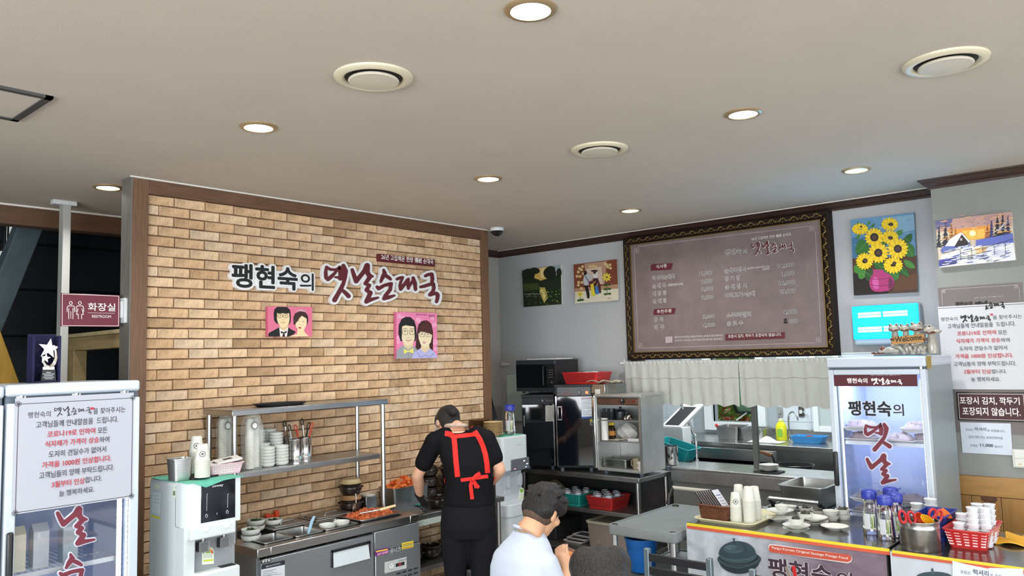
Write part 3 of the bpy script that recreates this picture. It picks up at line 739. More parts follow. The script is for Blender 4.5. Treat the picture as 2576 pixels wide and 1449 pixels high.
# brush letters stuck on the glass below the notice
def decal(name, label, plane, val, glyph, src, dst, k, cat='lettering'):
    (sx0, sy0, sx1, sy1), (dx0, dy0, dx1, dy1) = src, dst
    g = lambda x, y: (dx0+(x-sx0)*(dx1-dx0)/(sx1-sx0), dy0+(y-sy0)*(dy1-dy0)/(sy1-sy0))
    c = Pic(plane, val).P((dx0+dx1)/2, dy1)
    pic = Pic(plane, val, .0008); t = None
    brush(pic, g, k, hx('#c9cbdc', .6), 3.2, glyph); brush(pic, g, k, hx('#6c2434', .6), 0, glyph, off=pic.nor*.006)
    o = pic.build(name); return tag(o, label, cat, 'brush letters on the fridge doors')
SB, SC, SA = (460, 575, 860, 1140), (810, 640, 1085, 1090), (85, 590, 460, 1115)
decal('brush_letter_decal', 'dark red brush letter on the left fridge glass just under the notice', 'Y', FYF+.011, 'b', SB, (139, 1276, 241, 1372), .24)
decal('brush_letter_decal', 'dark red brush letter at the bottom of the left fridge glass', 'Y', FYF+.011, 'c', SC, (146, 1390, 222, 1480), .24)
# award on the fridge
ay = 4.5; top = 1.838
a, b = PY(77, 945, ay), PY(149, 945, ay); zt = PY(110, 840, ay).z
t = thing('award_case', 'open dark blue velvet presentation case on the left fridge', 'case', ((a.x+b.x)/2, ay+.03, top))
navy = mat('navy_velvet', lin('#0e0b3c'), .8, var=.2, vs_=30)
MB().box(a.x, b.x, ay+.05, ay+.065, top, zt).box(a.x, a.x+.012, ay-.02, ay+.05, top, zt-.01).box(b.x-.012, b.x, ay-.02, ay+.05, top, zt-.01).box(a.x+.012, b.x-.012, ay-.02, ay+.05, top, top+.008).build('case', navy, t, bev=.003)
t = thing('star_award', 'silver star award with a crescent on a black base', 'trophy', ((a.x+b.x)/2+.02, ay, top+.008))
cx_ = PY(121, 900, ay).x; zz = lambda y: PY(121, y, ay).z
MB().prism([(cx_-.035, ay-.015, top+.008), (cx_+.035, ay-.015, top+.008), (cx_+.030, ay-.015, zz(930)), (cx_-.030, ay-.015, zz(930))], (0, .03, 0)).build('base', black, t, bev=.002)
silver = mat('polished_silver', (.8, .77, .70), .15, 1)
def star(cx, cz, r, y, d, mb, rot=.15):
    mb.prism([(cx+(r if i % 2 == 0 else r*.42)*math.sin(rot+i*math.pi/5), y, cz+(r if i % 2 == 0 else r*.42)*math.cos(rot+i*math.pi/5)) for i in range(10)], (0, d, 0))
mb = MB(); star(PY(122, 875, ay).x, zz(877), .052, ay-.008, .014, mb); mb.build('star', silver, t, bev=.002)
mb = MB(); star(PY(113, 900, ay).x, zz(901), .024, ay-.010, .01, mb); mb.build('small_star', silver, t, bev=.001)
pts = [(PY(x, y, ay).x, ay, PY(x, y, ay).z) for x, y in ((136, 868), (141, 885), (142, 900), (136, 915), (125, 924), (114, 920), (108, 910), (107, 900))]
MB().tube(pts, [.005, .010, .013, .014, .013, .011, .008, .004], 10).build('crescent', silver, t)
MB().box(cx_-.028, cx_+.03, ay-.012, ay+.012, zz(931), zz(922)).build('plinth', silver, t, bev=.003)
pic = Pic('Y', ay-.0155)
for i, (y, w_) in enumerate(((936, 6), (940, 15), (944, 11), (948, 14), (952, 10))): pic.rect(122-w_, y, 122+w_, y+1.6, '#c9ccd2')
pic.build('engraving', t)
# ================================================================== water dispenser, left
DX0, DX1, DYF, DYB, DT = 1.985, 2.287, 4.0, 4.44, 1.295
t = thing('water_dispenser', 'white water dispenser with black touch panel and two taps beside the brick wall', 'dispenser', ((DX0+DX1)/2, 4.2, 0))
wd = mat('dispenser_white', lin('#cbd3d4'), .3, coat=.2); gp = mat('dispenser_grey', lin('#8e9396'), .45)
zh = PY(550, 1318, DYF).z
b = MB(); b.box(DX0, DX1, DYF+.10, DYB, 0, DT); b.build('body', wd, t, bev=.022, seg=4)
# head with rounded left front
pr = [(DX0, DYF+.13)]+[(DX0+.08-.08*math.cos(R(9*i)), DYF+.08-.08*math.sin(R(9*i))) for i in range(11)]+[(DX1, DYF), (DX1, DYF+.13)]
MB().prism([(x, y, zh) for x, y in pr], (0, 0, DT-zh)).build('head', wd, t, bev=.004)
pic = Pic('Y', DYF-.002); pnl = MB(); pa, pb = PY(506, 1209, DYF), PY(592, 1200, DYF); pz = PY(504, 1317, DYF).z
pnl.box(pa.x, pb.x, DYF-.002, DYF+.01, pz, DT-.004); g = pnl.build('touch_panel', gloss_black, t, bev=.002)
c3p = lambda pts: [c3(*q) for q in pts]
pic.text('coway', 1490/2.792, 930+832/2.792, 1568/2.792, None, 6, '#c6c8ca', .02); pic.build('maker_name', g)
for x in (1454, 1600): pic = Pic('Y', DYF-.002); pic.stroke(c3p([(x, 875), (x-2, 992 if x < 1500 else 970)]), .8, '#d5d8da'); pic.stroke(c3p([(x, 876), (x+6, 870)]), .8, '#d5d8da'); pic.build('level_mark', g)
for x, y in ((1450, 1020), (1596, 992)): pic = Pic('Y', DYF-.002); pic.stroke(c3p([(x-8, y), (x-6, y+16), (x+6, y+16), (x+8, y), (x-8, y)]), .8, '#d5d8da'); pic.stroke(c3p([(x-4, y-6), (x+4, y-6)]), .8, '#d5d8da'); pic.build('cup_symbol', g)
pic = Pic('Y', DYF-.002); pic.stroke(c3p([(1524, 1004), (1523, 1018)]), 1, '#d5d8da'); pic.build('drop_symbol', g)
# left flank curving down, grey niche, spout bar
zs = PY(550, 1340, DYF).z; zlow = PY(550, 1432, DYF).z
MB().box(DX0+.05, DX1-.004, DYF+.055, DYF+.11, .5, zh).build('niche', gp, t)
fl = [(DX0, zh+.01), (DX0+.13, zh+.01), (DX0+.085, zh-.025), (DX0+.06, zh-.07), (DX0+.052, .5), (DX0, .5)]
MB().prism([(x, DYF+.03, z) for x, z in fl], (0, .09, 0)).build('flank', wd, t, bev=.008, seg=3)
sa, sb = PY(478, 1337, DYF), PY(592, 1315, DYF)
MB().box(sa.x, sb.x, DYF-.012, DYF+.06, zs-.016, zh+.004).build('spout_bar', wd, t, bev=.010, seg=3)
for px_, py_ in ((1450, 1117), (1596, 1091)):
    p = PY(*c3(px_, py_), DYF-.013)
    MB().box(p.x-.014, p.x+.014, DYF-.0155, DYF-.012, p.z-.014, p.z+.014).build('tap_button', hx('#e9eef0', .3), t, bev=.005, seg=3)
    MB().cyl((p.x, DYF+.02, zs-.014), (p.x, DYF+.02, zs-.04), .010, n=12).build('spout', chrome, t)
    MB().box(p.x-.026, p.x+.022, DYF+.005, DYF+.05, zs-.085, zs-.036).build('tap_lever', black, t, bev=.003)
    MB().box(p.x-.030, p.x+.026, DYF+.000, DYF+.005, zs-.088, zs-.030).build('tap_guard', mat('smoke_clear', (.25, .25, .26), .1, alpha=.5), t)
MB().box(DX0+.05, DX1-.002, DYF-.005, DYF+.11, 0, zlow).build('drip_base', wd, t, bev=.012, seg=3)
sl = MB()
for i in range(14): sl.box(DX0+.20+i*.006, DX0+.203+i*.006, DYF+.01, DYF+.07, zlow-.001, zlow+.003)
sl.build('drip_grille', black, t, smooth=False)
# energy label + side labels
pic = Pic('Y', DYF+.0545); q = c3(1460, 1310)
pic.poly(c3p([(1418, 1370), (1418, 1275), (1428, 1252), (1460, 1242), (1492, 1252), (1502, 1275), (1502, 1362)]), '#dfe6d6')
for i, c in enumerate(('#3f9a4d', '#8fbf3f', '#d9d04a', '#e09a35', '#c84632')):
    a0, a1 = math.pi-i*math.pi/5, math.pi-(i+1)*math.pi/5
    pic.poly([c3(1460+r*math.cos(a_), 1290-r*math.sin(a_)) for a_, r in ((a0, 24), (a0, 38), (a1, 38), (a1, 24))], c)
pic.poly(c3p([(1444, 1290), (1448, 1272), (1472, 1270), (1478, 1288)]), '#7fb43a'); pic.poly(c3p([(1428, 1336), (1494, 1330), (1494, 1342), (1428, 1348)]), '#c9d23c')
for y in (1300, 1310, 1318): pic.stroke(c3p([(1430, y), (1490, y-3)]), .6, '#7d8479')
pic.build('energy_label', t)
pic = Pic('X', DX0-.001)
pic.poly(c3p([(1066, 848), (1138, 858), (1124, 1060), (1060, 1038)]), '#bcd3d8').poly(c3p([(1071, 860), (1132, 868), (1124, 1020), (1066, 1000)]), '#d3dfe0').poly(c3p([(1062, 1018), (1126, 1034), (1124, 1050), (1061, 1032)]), '#e2d431')
for y in (880, 905, 930): pic.stroke(c3p([(1078, y), (1124, y+8)]), .6, '#7c8f99')
pic.build('side_label', t); pic = Pic('X', DX0-.001)
pic.poly(c3p([(1212, 830), (1238, 832), (1234, 900), (1208, 895)]), '#cfd8c4').poly(c3p([(1217, 850), (1232, 851), (1230, 885), (1214, 882)]), '#6d7a66')
pic.build('side_label', t); pic = Pic('X', DX0-.001)
pic.poly(c3p([(1088, 806), (1124, 812), (1120, 836), (1084, 828)]), '#d8e1c0')
pic.build('side_label', t)
# things standing on the dispenser
mint = mat('mint_cloth', lin('#5fb39b'), .8, var=.1, vs_=20)
def matf(u, v):
    x = DX0+.0+u*(DX1-DX0+.02); y = DYF-.006+v*(DYB-DYF-.01)
    return (x, y, DT+.0015+.0012*math.sin(9*u+7*v))
mb = MB(); mb.grid(matf, 10, 10)
mb.prism([(DX0+.03, DYF-.004, DT+.001), (DX0+.10, DYF-.004, DT-.03), (DX0+.2, DYF-.004, DT-.006), (DX1+.02, DYF-.004, DT+.001)], (0, .003, 0))
o = mb.build('cloth_mat', mint); md = o.modifiers.new('s', 'SOLIDIFY'); md.thickness = .002
tag(o, 'mint green cloth spread on top of the left water dispenser', 'cloth')
zt = DT+.0035
p = PZ(452, 1207, zt); t = thing('steel_container', 'small square steel container on the mint cloth', 'container', p)
def rbox(mb, c, w_, d_, z0, z1, rr, m=None, n=5, taper=1.0, cap1=True):
    rings = []
    for z, s in ((z0, taper), (z1, 1)):
        ring = []
        for k, (sx, sy) in enumerate(((1, 1), (-1, 1), (-1, -1), (1, -1))):
            for i in range(n):
                a_ = R(90*k+90*i/(n-1)); ring.append(V((c[0]+sx*(w_*s/2-rr)+rr*math.cos(a_), c[1]+sy*(d_*s/2-rr)+rr*math.sin(a_), z)))
        rings.append(ring)
    mb.loft(rings, True, cap1, m); return rings
def tub(name, c, w_, d_, z0, h, rr, m, parent, taper=.9, wall=.004, rim=.006):
    """open rounded tub with a rolled rim"""
    mb = MB(); z1 = z0+h
    def rg(ww, dd, z, r_): 
        o = []
        for k, (sx, sy) in enumerate(((1, 1), (-1, 1), (-1, -1), (1, -1))):
            for i in range(5):
                a_ = R(90*k+22.5*i); o.append(V((c[0]+sx*(ww/2-r_)+r_*math.cos(a_), c[1]+sy*(dd/2-r_)+r_*math.sin(a_), z)))
        return o
    mb.loft([rg(w_*taper, d_*taper, z0, rr), rg(w_, d_, z1-.006, rr), rg(w_+2*rim, d_+2*rim, z1-.004, rr+rim), rg(w_+2*rim, d_+2*rim, z1, rr+rim), rg(w_-wall, d_-wall, z1, rr), rg(w_*taper-wall*2, d_*taper-wall*2, z0+wall, rr)], True, True)
    return mb.build(name, m, parent)
tub('body', p, .105, .105, zt, .115, .02, steel, t, .88)
def cups(name, label, p, n, h, group, k=1.0, m=None, logo=None):
    """upside-down nested paper cups: one tall tapering stack with a ridge for each rim"""
    n = int(n*1.8); prof = []; rb, rt = .039*k, .028*k; z = 0
    step = (h-.085)/max(1, n-1)
    for i in range(n):
        prof += [(rb-.0004, z), (rb+.001, z+step*.15), (rb+.001, z+step*.55), (rb-.0008, z+step*.7)]; z += step
    prof += [(rb-.001, z), (rt, h-.003), (rt-.002, h), (.002, h-.006)]
    t = thing(name, label, 'cups', p, group)
    MB().lathe(prof, p, 24, sx=1).build('cups', m or mat('paper_cup', lin('#cfd0c6'), .6), t)
    if logo:
        c = V(p)+V((0, 0, h-.05)); dirv = V((-c.x, -c.y, 0)).normalized(); sd = V((-dirv.y, dirv.x, 0))*-1
        rr = rt+(rb-rt)*.55
        mb = MB()
        def ringf(r0, r1, n_=20):
            vs = []
            for r_ in (r0, r1):
                for i in range(n_):
                    a_ = 2*math.pi*i/n_; u, v_ = r_*math.cos(a_), r_*math.sin(a_)
                    th = u/rr; R_ = rr-(v_)*(rb-rt)/.085*1.0+.0012
                    vs.append(c+dirv*(R_*math.cos(th))+sd*(R_*math.sin(th))+V((0, 0, v_)))
            mb.add(vs, [(i, (i+1) % n_, n_+(i+1) % n_, n_+i) for i in range(n_)])
        ringf(.0125, .0155); ringf(.002, .006)
        mb.build('round_logo', hx('#3a3a3c'), t)
    return t
MB_tray = PZ(505, 1200, zt)
t0 = thing('coaster_tray', 'small black tray under the paper cups', 'tray', MB_tray)
mb = MB(); rbox(mb, MB_tray, .15, .12, zt, zt+.008, .01); mb.build('tray', blackm, t0)
cups('paper_cup_stack', 'taller stack of white paper cups on the left dispenser', PZ(494, 1188, zt+.009), 14, .20, 'paper cup stacks', logo=1)
cups('paper_cup_stack', 'shorter stack of white paper cups in front, on the black tray', PZ(509, 1200, zt+.009), 12, .175, 'paper cup stacks', logo=1)
p = PZ(568, 1192, zt)+V((-.01, .03, 0)); t = thing('pink_basket', 'pale pink plastic basket holding packets on the left dispenser', 'basket', p)
pinkp = mat('pale_pink_plastic', lin('#d9bdc4'), .5)
def basket(t, c, w_, d_, z0, h, m, holes=True, taper=.86, name='basket', rim=.008, rows=5, cols=12, hole_m=None):
    tub(name, c, w_, d_, z0, h, .012, m, t, taper, .004, rim)
    if holes:
        mb = MB()
        for face in range(4):
            n_ = cols if face % 2 == 0 else max(3, int(cols*d_/w_))
            for j in range(rows):
                f_ = .22+.62*j/max(1, rows-1); s = taper+(1-taper)*f_; z = z0+h*f_
                for i in range(n_):
                    u = -.42+.84*i/(n_-1)
                    if face == 0: q = V((c[0]+u*w_*s, c[1]-d_*s/2-.0012, z)); e = V((1, 0, 0))
                    elif face == 2: q = V((c[0]+u*w_*s, c[1]+d_*s/2+.0012, z)); e = V((1, 0, 0))
                    elif face == 1: q = V((c[0]+w_*s/2+.0012, c[1]+u*d_*s, z)); e = V((0, 1, 0))
                    else: q = V((c[0]-w_*s/2-.0012, c[1]+u*d_*s, z)); e = V((0, 1, 0))
                    lw = .30*.84*(w_ if face % 2 == 0 else d_)*s/(n_-1); lh = .33*.62*h/max(1, rows-1)
                    mb.add([q-e*lw-V((0, 0, lh)), q+e*lw-V((0, 0, lh)), q+e*lw+V((0, 0, lh)), q-e*lw+V((0, 0, lh))], [(0, 1, 2, 3)])
        tag(mb.build('perforations', hole_m or hx('#2c1a1c', .8), t, smooth=False), kind='stuff')
basket(t, p, .20, .13, zt, .06, pinkp, rows=4, cols=16, hole_m=hx('#ead6da'))
for i, (dx, dy, rz, lb) in enumerate(((-.03, .0, .2, 'white printed packet lying left in the pink basket'), (.03, -.01, -.15, 'white printed packet lying right in the pink basket'))):
    mb = MB(); c = p+V((dx, dy, .062+i*.012)); ax = V((math.cos(rz), math.sin(rz), .12))*.07; ay_ = V((-math.sin(rz), math.cos(rz), .1))*.045
    mb.obox(c, ax, ay_, V((0, 0, .005))); o = mb.build('paper_packet', hx('#d6d4d0'), bev=.002); tag(o, lb, 'packet', 'packets in the pink basket')
    q = MB(); q.obox(c+V((0, 0, .0056)), ax*.35, ay_*.35, V((0, 0, .0004))); q.build('print', hx('#3a3a3c'), o)
# ================================================================== cold topping table along the brick wall
c4 = lambda x, y: (400+x/3.025, 970+y/3.025)
c5 = lambda x, y: (900+x/3.026, 970+y/3.026)
c4p = lambda pts: [c4(*q) for q in pts]
c5p = lambda pts: [c5(*q) for q in pts]
TX0, TX1, TYF, TYB, TZ = 2.475, 3.705, 4.145, 4.785, .85
t = thing('topping_table', 'steel refrigerated topping table under the brick wall sign', 'table', ((TX0+TX1)/2, 4.45, 0))
sheet = mat('grey_steel_front', lin('#9aa0a4'), .38, .75, var=.06, vs_=3, bump=.04, bs=30, stretch=(1, 1, 50))
HX0, HX1, HY0, HY1 = 2.56, 3.625, 4.215, 4.73
b = MB()
for q in ((TX0, HX0, TYF, TYB), (HX1, TX1, TYF, TYB), (HX0, HX1, TYF, HY0), (HX0, HX1, HY1, TYB)): b.box(*q, TZ-.05, TZ)
b.build('worktop', steel, t, bev=.004)
MB().box(HX0, HX1, HY0, HY1, TZ-.19, TZ-.18).build('well_floor', steel_d, t)
MB().box(TX0+.01, TX0+.03, TYF+.03, TYB, .1, TZ-.05).box(TX1-.03, TX1-.01, TYF+.03, TYB, .1, TZ-.05).box(TX0+.03, TX1-.03, TYB-.02, TYB, .1, TZ-.05).box(TX0+.03, TX1-.03, TYF+.04, TYB, .08, .1).build('cabinet', sheet, t)
xd = PY(*c4(1637, 1200), TYF).x
d = MB().box(TX0+.02, xd-.006, TYF-.004, TYF+.03, .14, TZ-.065).build('door', sheet, t, bev=.004)
MB().box(xd+.002, TX1-.005, TYF-.004, TYF+.03, PY(*c4(1640, 1285), TYF).z+.01, TZ-.055).build('front_panel', sheet, t, bev=.004)
pl = MB().box(xd+.002, TX1-.002, TYF-.010, TYF+.03, .14, PY(*c4(1640, 1285), TYF).z+.006).build('control_panel', sheet, t, bev=.004)
ha, hb = PY(*c4(1308, 1262), TYF-.005), PY(*c4(1606, 1190), TYF-.005); hz1 = PY(*c4(1308, 1250), TYF).z; hz0 = PY(*c4(1308, 1385), TYF).z
hd = MB()
hd.box(ha.x, hb.x, TYF-.012, TYF-.002, hz1-.018, hz1).box(ha.x, ha.x+.014, TYF-.012, TYF-.002, hz0, hz1).box(hb.x-.014, hb.x, TYF-.012, TYF-.002, hz0, hz1)
hd.build('handle_surround', black, d, bev=.003)
MB().prism([(ha.x+.014, TYF-.005, hz1-.02), (ha.x+.014, TYF-.022, hz0), (ha.x+.014, TYF-.004, hz0)], (hb.x-ha.x-.028, 0, 0)).build('handle', mat('pale_grey_pull', lin('#c3ccd0'), .4), d)
pic = Pic('Y', TYF-.0045)
pic.poly(c4p([(776, 1325), (851, 1310), (851, 1342), (776, 1358)]), '#15161a').text('냉장실', *c4(783, 1350), *c4(845, 1338), 8.5, '#e8eaec', .015)
pic.build('cold_label', d)
pic = Pic('Y', TYF-.0045)
pic.poly(c4p([(778, 1365), (957, 1327), (957, 1480), (778, 1500)]), '#c9d0d6').poly(c4p([(778, 1365), (957, 1327), (957, 1362), (778, 1400)]), '#23252e')
pic.text('제품을 위한 주의사항 및 권고', *c4(812, 1384), *c4(924, 1359), 4, '#d9dde2')
for i in range(7): pic.stroke(c4p([(788, 1412+i*11), (788+random.randint(60, 150), 1412+i*11-14)]), .7, '#5d656e')
pic.build('instruction_label', d)
pic = Pic('Y', TYF-.0105)
pic.poly(c4p([(1645, 1252), (1746, 1232), (1746, 1280), (1645, 1300)]), '#6c2a78').poly(c4p([(1652, 1258), (1740, 1241), (1740, 1252), (1652, 1269)]), '#e0b93c')
pic.text('567-8300', *c4(1660, 1292), *c4(1742, 1276), 6, '#e8a9c9', .03); o1 = pic.build('purple_sticker', pl)
pic = Pic('Y', TYF-.0105)
pic.text('유니크', *c4(1760, 1276), *c4(1838, 1262), 13, '#17181b', .05).text('유니크', *c4(1760, 1276), *c4(1838, 1262), 13, '#d7dadd', .0); pic.build('maker_badge', pl)
pic = Pic('Y', TYF-.0105)
pic.poly(c4p([(1848, 1198), (1936, 1180), (1936, 1230), (1848, 1248)]), '#d8c93a')
for i, y in enumerate((1206, 1218, 1234)): pic.stroke(c4p([(1855, y+4), (1930, y-11)]), 1.6, ['#9a5a2c', '#4a5a8c', '#b0452f'][i])
pic.build('yellow_sticker', pl)
pic = Pic('Y', TYF-.0105)
pic.poly(c4p([(1716, 1345), (1884, 1302), (1884, 1390), (1716, 1430)]), '#b9bdbd').ell(*c4(1768, 1372), 8, 9, '#8a8f90').ell(*c4(1768, 1372), 6.8, 7.8, '#d2d5d3').stroke(c4p([(1768, 1372), (1758, 1360)]), .8, '#333333')
pic.poly(c4p([(1800, 1355), (1866, 1338), (1866, 1364), (1800, 1380)]), '#1f1d22').poly(c4p([(1822, 1352), (1842, 1347), (1842, 1368), (1822, 1373)]), '#8c3038').text('UNIQUE', *c4(1820, 1340), *c4(1882, 1325), 3.5, '#44484a')
pic.build('thermostat', pl)
for i in range(8):
    x0 = PY(*c4(1800+(i % 4)*44, 1440), TYF).x; z0 = PY(*c4(1800, 1440), TYF).z-.03*(i//4)+.012
    MB().box(x0, x0+.035, TYF-.0112, TYF-.009, z0-.010, z0).build('vent_slot', blackm, pl)
# food pans in the well
def pan(label, x0, x1, y0, y1, z, depth, name='food_pan', group='food pans in the topping table', m=None):
    t = thing(name, label, 'pan', ((x0+x1)/2, (y0+y1)/2, z-depth), group)
    tub('pan', ((x0+x1)/2, (y0+y1)/2), x1-x0-.02, y1-y0-.02, z-depth, depth, .018, m or steel, t, .92, .003, .009)
    return t
PZT = TZ+.008
pan('empty steel food pan with one dish, leftmost front of the topping table', 2.562, 2.772, 4.217, 4.44, PZT, .13)
pan('steel food pan holding a blue handled knife, second in front', 2.776, 2.99, 4.217, 4.46, PZT, .13)
pan('steel food pan holding white bowls, in front of the brick wall', 2.994, 3.262, 4.217, 4.48, PZT, .13)
pan('shallow steel pan heaped with red kimchi at the right end of the table', 3.266, 3.622, 4.217, 4.50, PZT+.012, .06)
for i, (x0, x1, y1, lb) in enumerate(((2.80, 3.10, 4.725, 'flat steel pan lid behind the knife pan'), (3.12, 3.46, 4.725, 'flat dark steel pan lid near the stacked stone pots'))):
    t = thing('pan_lid', lb, 'lid', ((x0+x1)/2, 4.6, TZ), 'steel pan lids on the topping table')
    MB().box(x0, x1, 4.505, y1, TZ-.002, TZ+.010).box(x0+.03, x1-.03, 4.535, y1-.03, TZ+.010, TZ+.016).build('lid', steel_d, t, bev=.003)
    MB().tube([((x0+x1)/2-.05, 4.58, TZ+.014), ((x0+x1)/2-.045, 4.58, TZ+.035), ((x0+x1)/2+.045, 4.58, TZ+.035), ((x0+x1)/2+.05, 4.58, TZ+.014)], .005, 8).build('handle', steel, t)
# kimchi heap
kim = mat('red_kimchi', lin('#b5582c'), .45, var=.55, vs_=40, bump=.6, bs=60)
def heap(name, cx, cy, rx, ry, z, h, m, n, L, label, cat, parent=None):
    mb = MB(); rr = random.Random(11)
    mb.grid(lambda u, v: (cx+(u-.5)*2*rx, cy+(v-.5)*2*ry, z+h*.75*max(0, 1-((u-.5)*2)**4)*max(0, 1-((v-.5)*2)**4)+.004*math.sin(37*u+11*v)*math.cos(29*v)), 18, 14)
    for i in range(n):
        a_, r_ = rr.uniform(0, 6.28), math.sqrt(rr.random()); x, y = cx+rx*.95*r_*math.cos(a_), cy+ry*.95*r_*math.sin(a_)
        zz = z+h*(1-r_*r_)+.004; d_ = V((rr.uniform(-1, 1), rr.uniform(-1, 1), rr.uniform(-.4, .5))).normalized(); s_ = d_.orthogonal()
        mb.obox((x, y, zz), d_*L*rr.uniform(.5, 1), s_*L*.28, d_.cross(s_)*.002)
    o = mb.build(name, m, parent); return tag(o, label, cat, kind='stuff')
heap('kimchi', 3.444, 4.36, .165, .125, TZ+.004, .03, kim, 260, .030, 'heap of red cut cabbage kimchi in the shallow pan', 'kimchi')
# bowls
bowl_m = mat('white_bowl_melamine', lin('#d6d9d3'), .25)
def make_bowl(r=.058, h=.034):
    return MB().lathe([(r*.60, 0), (r*.72, .002), (r*.90, h*.28), (r*.975, h*.62), (r, h), (r*.95, h), (r*.92, h*.62), (r*.80, h*.3), (r*.5, .008), (.002, .007)], (0, 0, 0), 24)
bp = make_bowl().build('side_dish_bowl', bowl_m); bproto = bp.data; bpy.data.objects.remove(bp)
def bowl(p, label, group, s=1.0, name='side_dish_bowl'):
    o = bpy.data.objects.new(name, bproto); col.objects.link(o); o.location = V(p); o.scale = (s, s, s); ROOT[o.name] = V(p)
    return tag(o, label, 'bowl', group)
green = mat('dark_greens', lin('#3b4a24'), .6, var=.5, vs_=40)
def filling(p, r, m, name, label):
    mb = MB(); rr = random.Random(int(p[0]*1000))
    mb.lathe([(r, 0), (r*.6, .006), (.003, .009)], p, 14)
    for i in range(10):
        a_ = rr.uniform(0, 6.28); q = rr.uniform(0, r*.7); d_ = V((rr.uniform(-1, 1), rr.uniform(-1, 1), .3)).normalized(); s_ = d_.orthogonal()
        mb.obox(V(p)+V((q*math.cos(a_), q*math.sin(a_), .009)), d_*.012, s_*.004, d_.cross(s_)*.001)
    o = mb.build(name, m); return tag(o, label, 'side dish', 'side dishes in small bowls', 'stuff')
for nm, px_, zz, lb in (('a', (645, 1180), TZ, 'lower white bowl of the stack at the left table corner'), ('a', (645, 1180), TZ+.036, 'upper white bowl with greens at the left table corner'),
                        ('b', (735, 1105), TZ, 'lower white bowl of the second stack beside the left corner'), ('b', (735, 1105), TZ+.036, 'upper white bowl with greens of the second stack'),
                        ('c', (870, 1075), TZ, 'single white bowl of greens in front of the orange holder')):
    p = PZ(*c4(*px_), TZ); 
    if nm == 'a': p += V((.03, -.03, 0))
    if nm == 'c': zz = TZ+.0165
    p.z = zz; bowl(p, lb, 'white bowls on the topping table', 1.0)
    if zz > TZ or nm == 'c': filling((p.x, p.y, zz+.022), .042, green, 'leafy_greens', 'dark green leaf side dish in the '+['', 'left corner bowl', 'second stack bowl', 'single bowl by the orange holder']['abc'.index(nm)+1])
for i, (x, y) in enumerate(((3.09, 4.34), (3.20, 4.34))):
    bowl((x, y, TZ-.05), ['left', 'right'][i]+' lower white bowl stacked inside the steel pan', 'white bowls in the steel pan', .92); bowl((x, y, TZ-.016), ['left', 'right'][i]+' upper white bowl stacked inside the steel pan', 'white bowls in the steel pan', .92)
bowl((2.65, 4.33, TZ-.121), 'white dish at the bottom of the leftmost steel pan', 'white bowls in the steel pan', 1.0)
# knife with blue handle, orange holder, ladle
t = thing('blue_knife', 'blue handled knife leaning in the steel pan', 'knife', (2.93, 4.3, TZ))
MB().tube([(2.90, 4.28, TZ-.02), (2.945, 4.30, TZ+.06), (2.97, 4.31, TZ+.085)], [.008, .011, .008], 8).build('handle', hx('#8fb3c9', .4), t)
MB().prism([(2.90, 4.279, TZ-.02), (2.885, 4.275, TZ-.06), (2.80, 4.25, TZ-.10), (2.87, 4.272, TZ-.025)], (0, .002, 0)).build('blade', chrome, t)
p = PZ(*c4(865, 1018), TZ); p.y = 4.755
t = thing('orange_holder', 'bright orange plastic clip holder against the brick wall', 'holder', p)
b = MB(); w_ = PY(*c4(913, 990), 4.755).x-PY(*c4(815, 990), 4.755).x; zt = PY(*c4(865, 958), 4.755).z
x0 = PY(*c4(815, 990), 4.755).x
b.box(x0, x0+w_, 4.75, 4.775, TZ, TZ+(zt-TZ)*.35).box(x0, x0+w_*.28, 4.75, 4.775, TZ+(zt-TZ)*.35, zt-.01).box(x0+w_*.72, x0+w_, 4.75, 4.775, TZ+(zt-TZ)*.35, zt).box(x0+w_*.28, x0+w_*.72, 4.765, 4.775, TZ+(zt-TZ)*.35, TZ+(zt-TZ)*.7)
b.build('body', hx('#d8481f', .4), t, bev=.003)
t = thing('wooden_tongs', 'pale wooden handled tongs lying across the kimchi pan', 'tongs', (3.5, 4.36, TZ+.04))
MB().tube([PZ(*c4(1680, 945), TZ+.06), PZ(*c4(1800, 912), TZ+.08)], [.010, .008], 8).build('handle', mat('pale_wood', lin('#d3b98a'), .5), t)
MB().tube([PZ(*c4(1525, 975), TZ+.05), PZ(*c4(1685, 943), TZ+.06)], .006, 8).build('shank', steel, t)
t = thing('steel_ladle', 'dark steel ladle resting upright in the kimchi', 'ladle', PZ(*c4(1500, 960), TZ+.03))
q = PZ(*c4(1498, 935), TZ+.06); MB().ball(q, (.030, .012, .038), 14, 10).build('bowl', mat('brown_steel', lin('#5b4a42'), .3, .8), t)
MB().tube([q+V((.01, .01, .02)), q+V((.03, .04, .09))], .004, 8).build('handle', steel, t)
# stone pots and saucers
pot_m = mat('black_earthenware', lin('#241c18'), .28, var=.3, vs_=12, coat=.3)
def pot(p, label, r=.075, h=.075, group='black stone pots'):
    t = thing('stone_pot', label, 'pot', p, group)
    MB().lathe([(r*.62, 0), (r*.86, h*.18), (r, h*.5), (r*.98, h*.72), (r*.86, h*.84), (r*.93, h*.9), (r*.95, h), (r*.84, h), (r*.80, h*.82), (r*.86, h*.5), (r*.5, h*.12), (.003, h*.1)], p, 24).build('pot', pot_m, t)
    for s in (-1, 1): MB().ball(V(p)+V((s*r*.98*.7, -s*r*.98*.7, h*.74)), (.016, .016, .008), 8, 6).build('lug', pot_m, t)
    return t
def saucer(p, label, c, r=.078, group='saucers on the stone pots'):
    o = MB().lathe([(r*.75, 0), (r*.95, .004), (r, .012), (r*.86, .020), (r*.80, .032), (r*.70, .036), (r*.60, .034), (.003, .033)], p, 28).build('saucer', c)
    return tag(o, label, 'saucer', group)
p = V((3.515, 4.655, TZ)); p0 = p
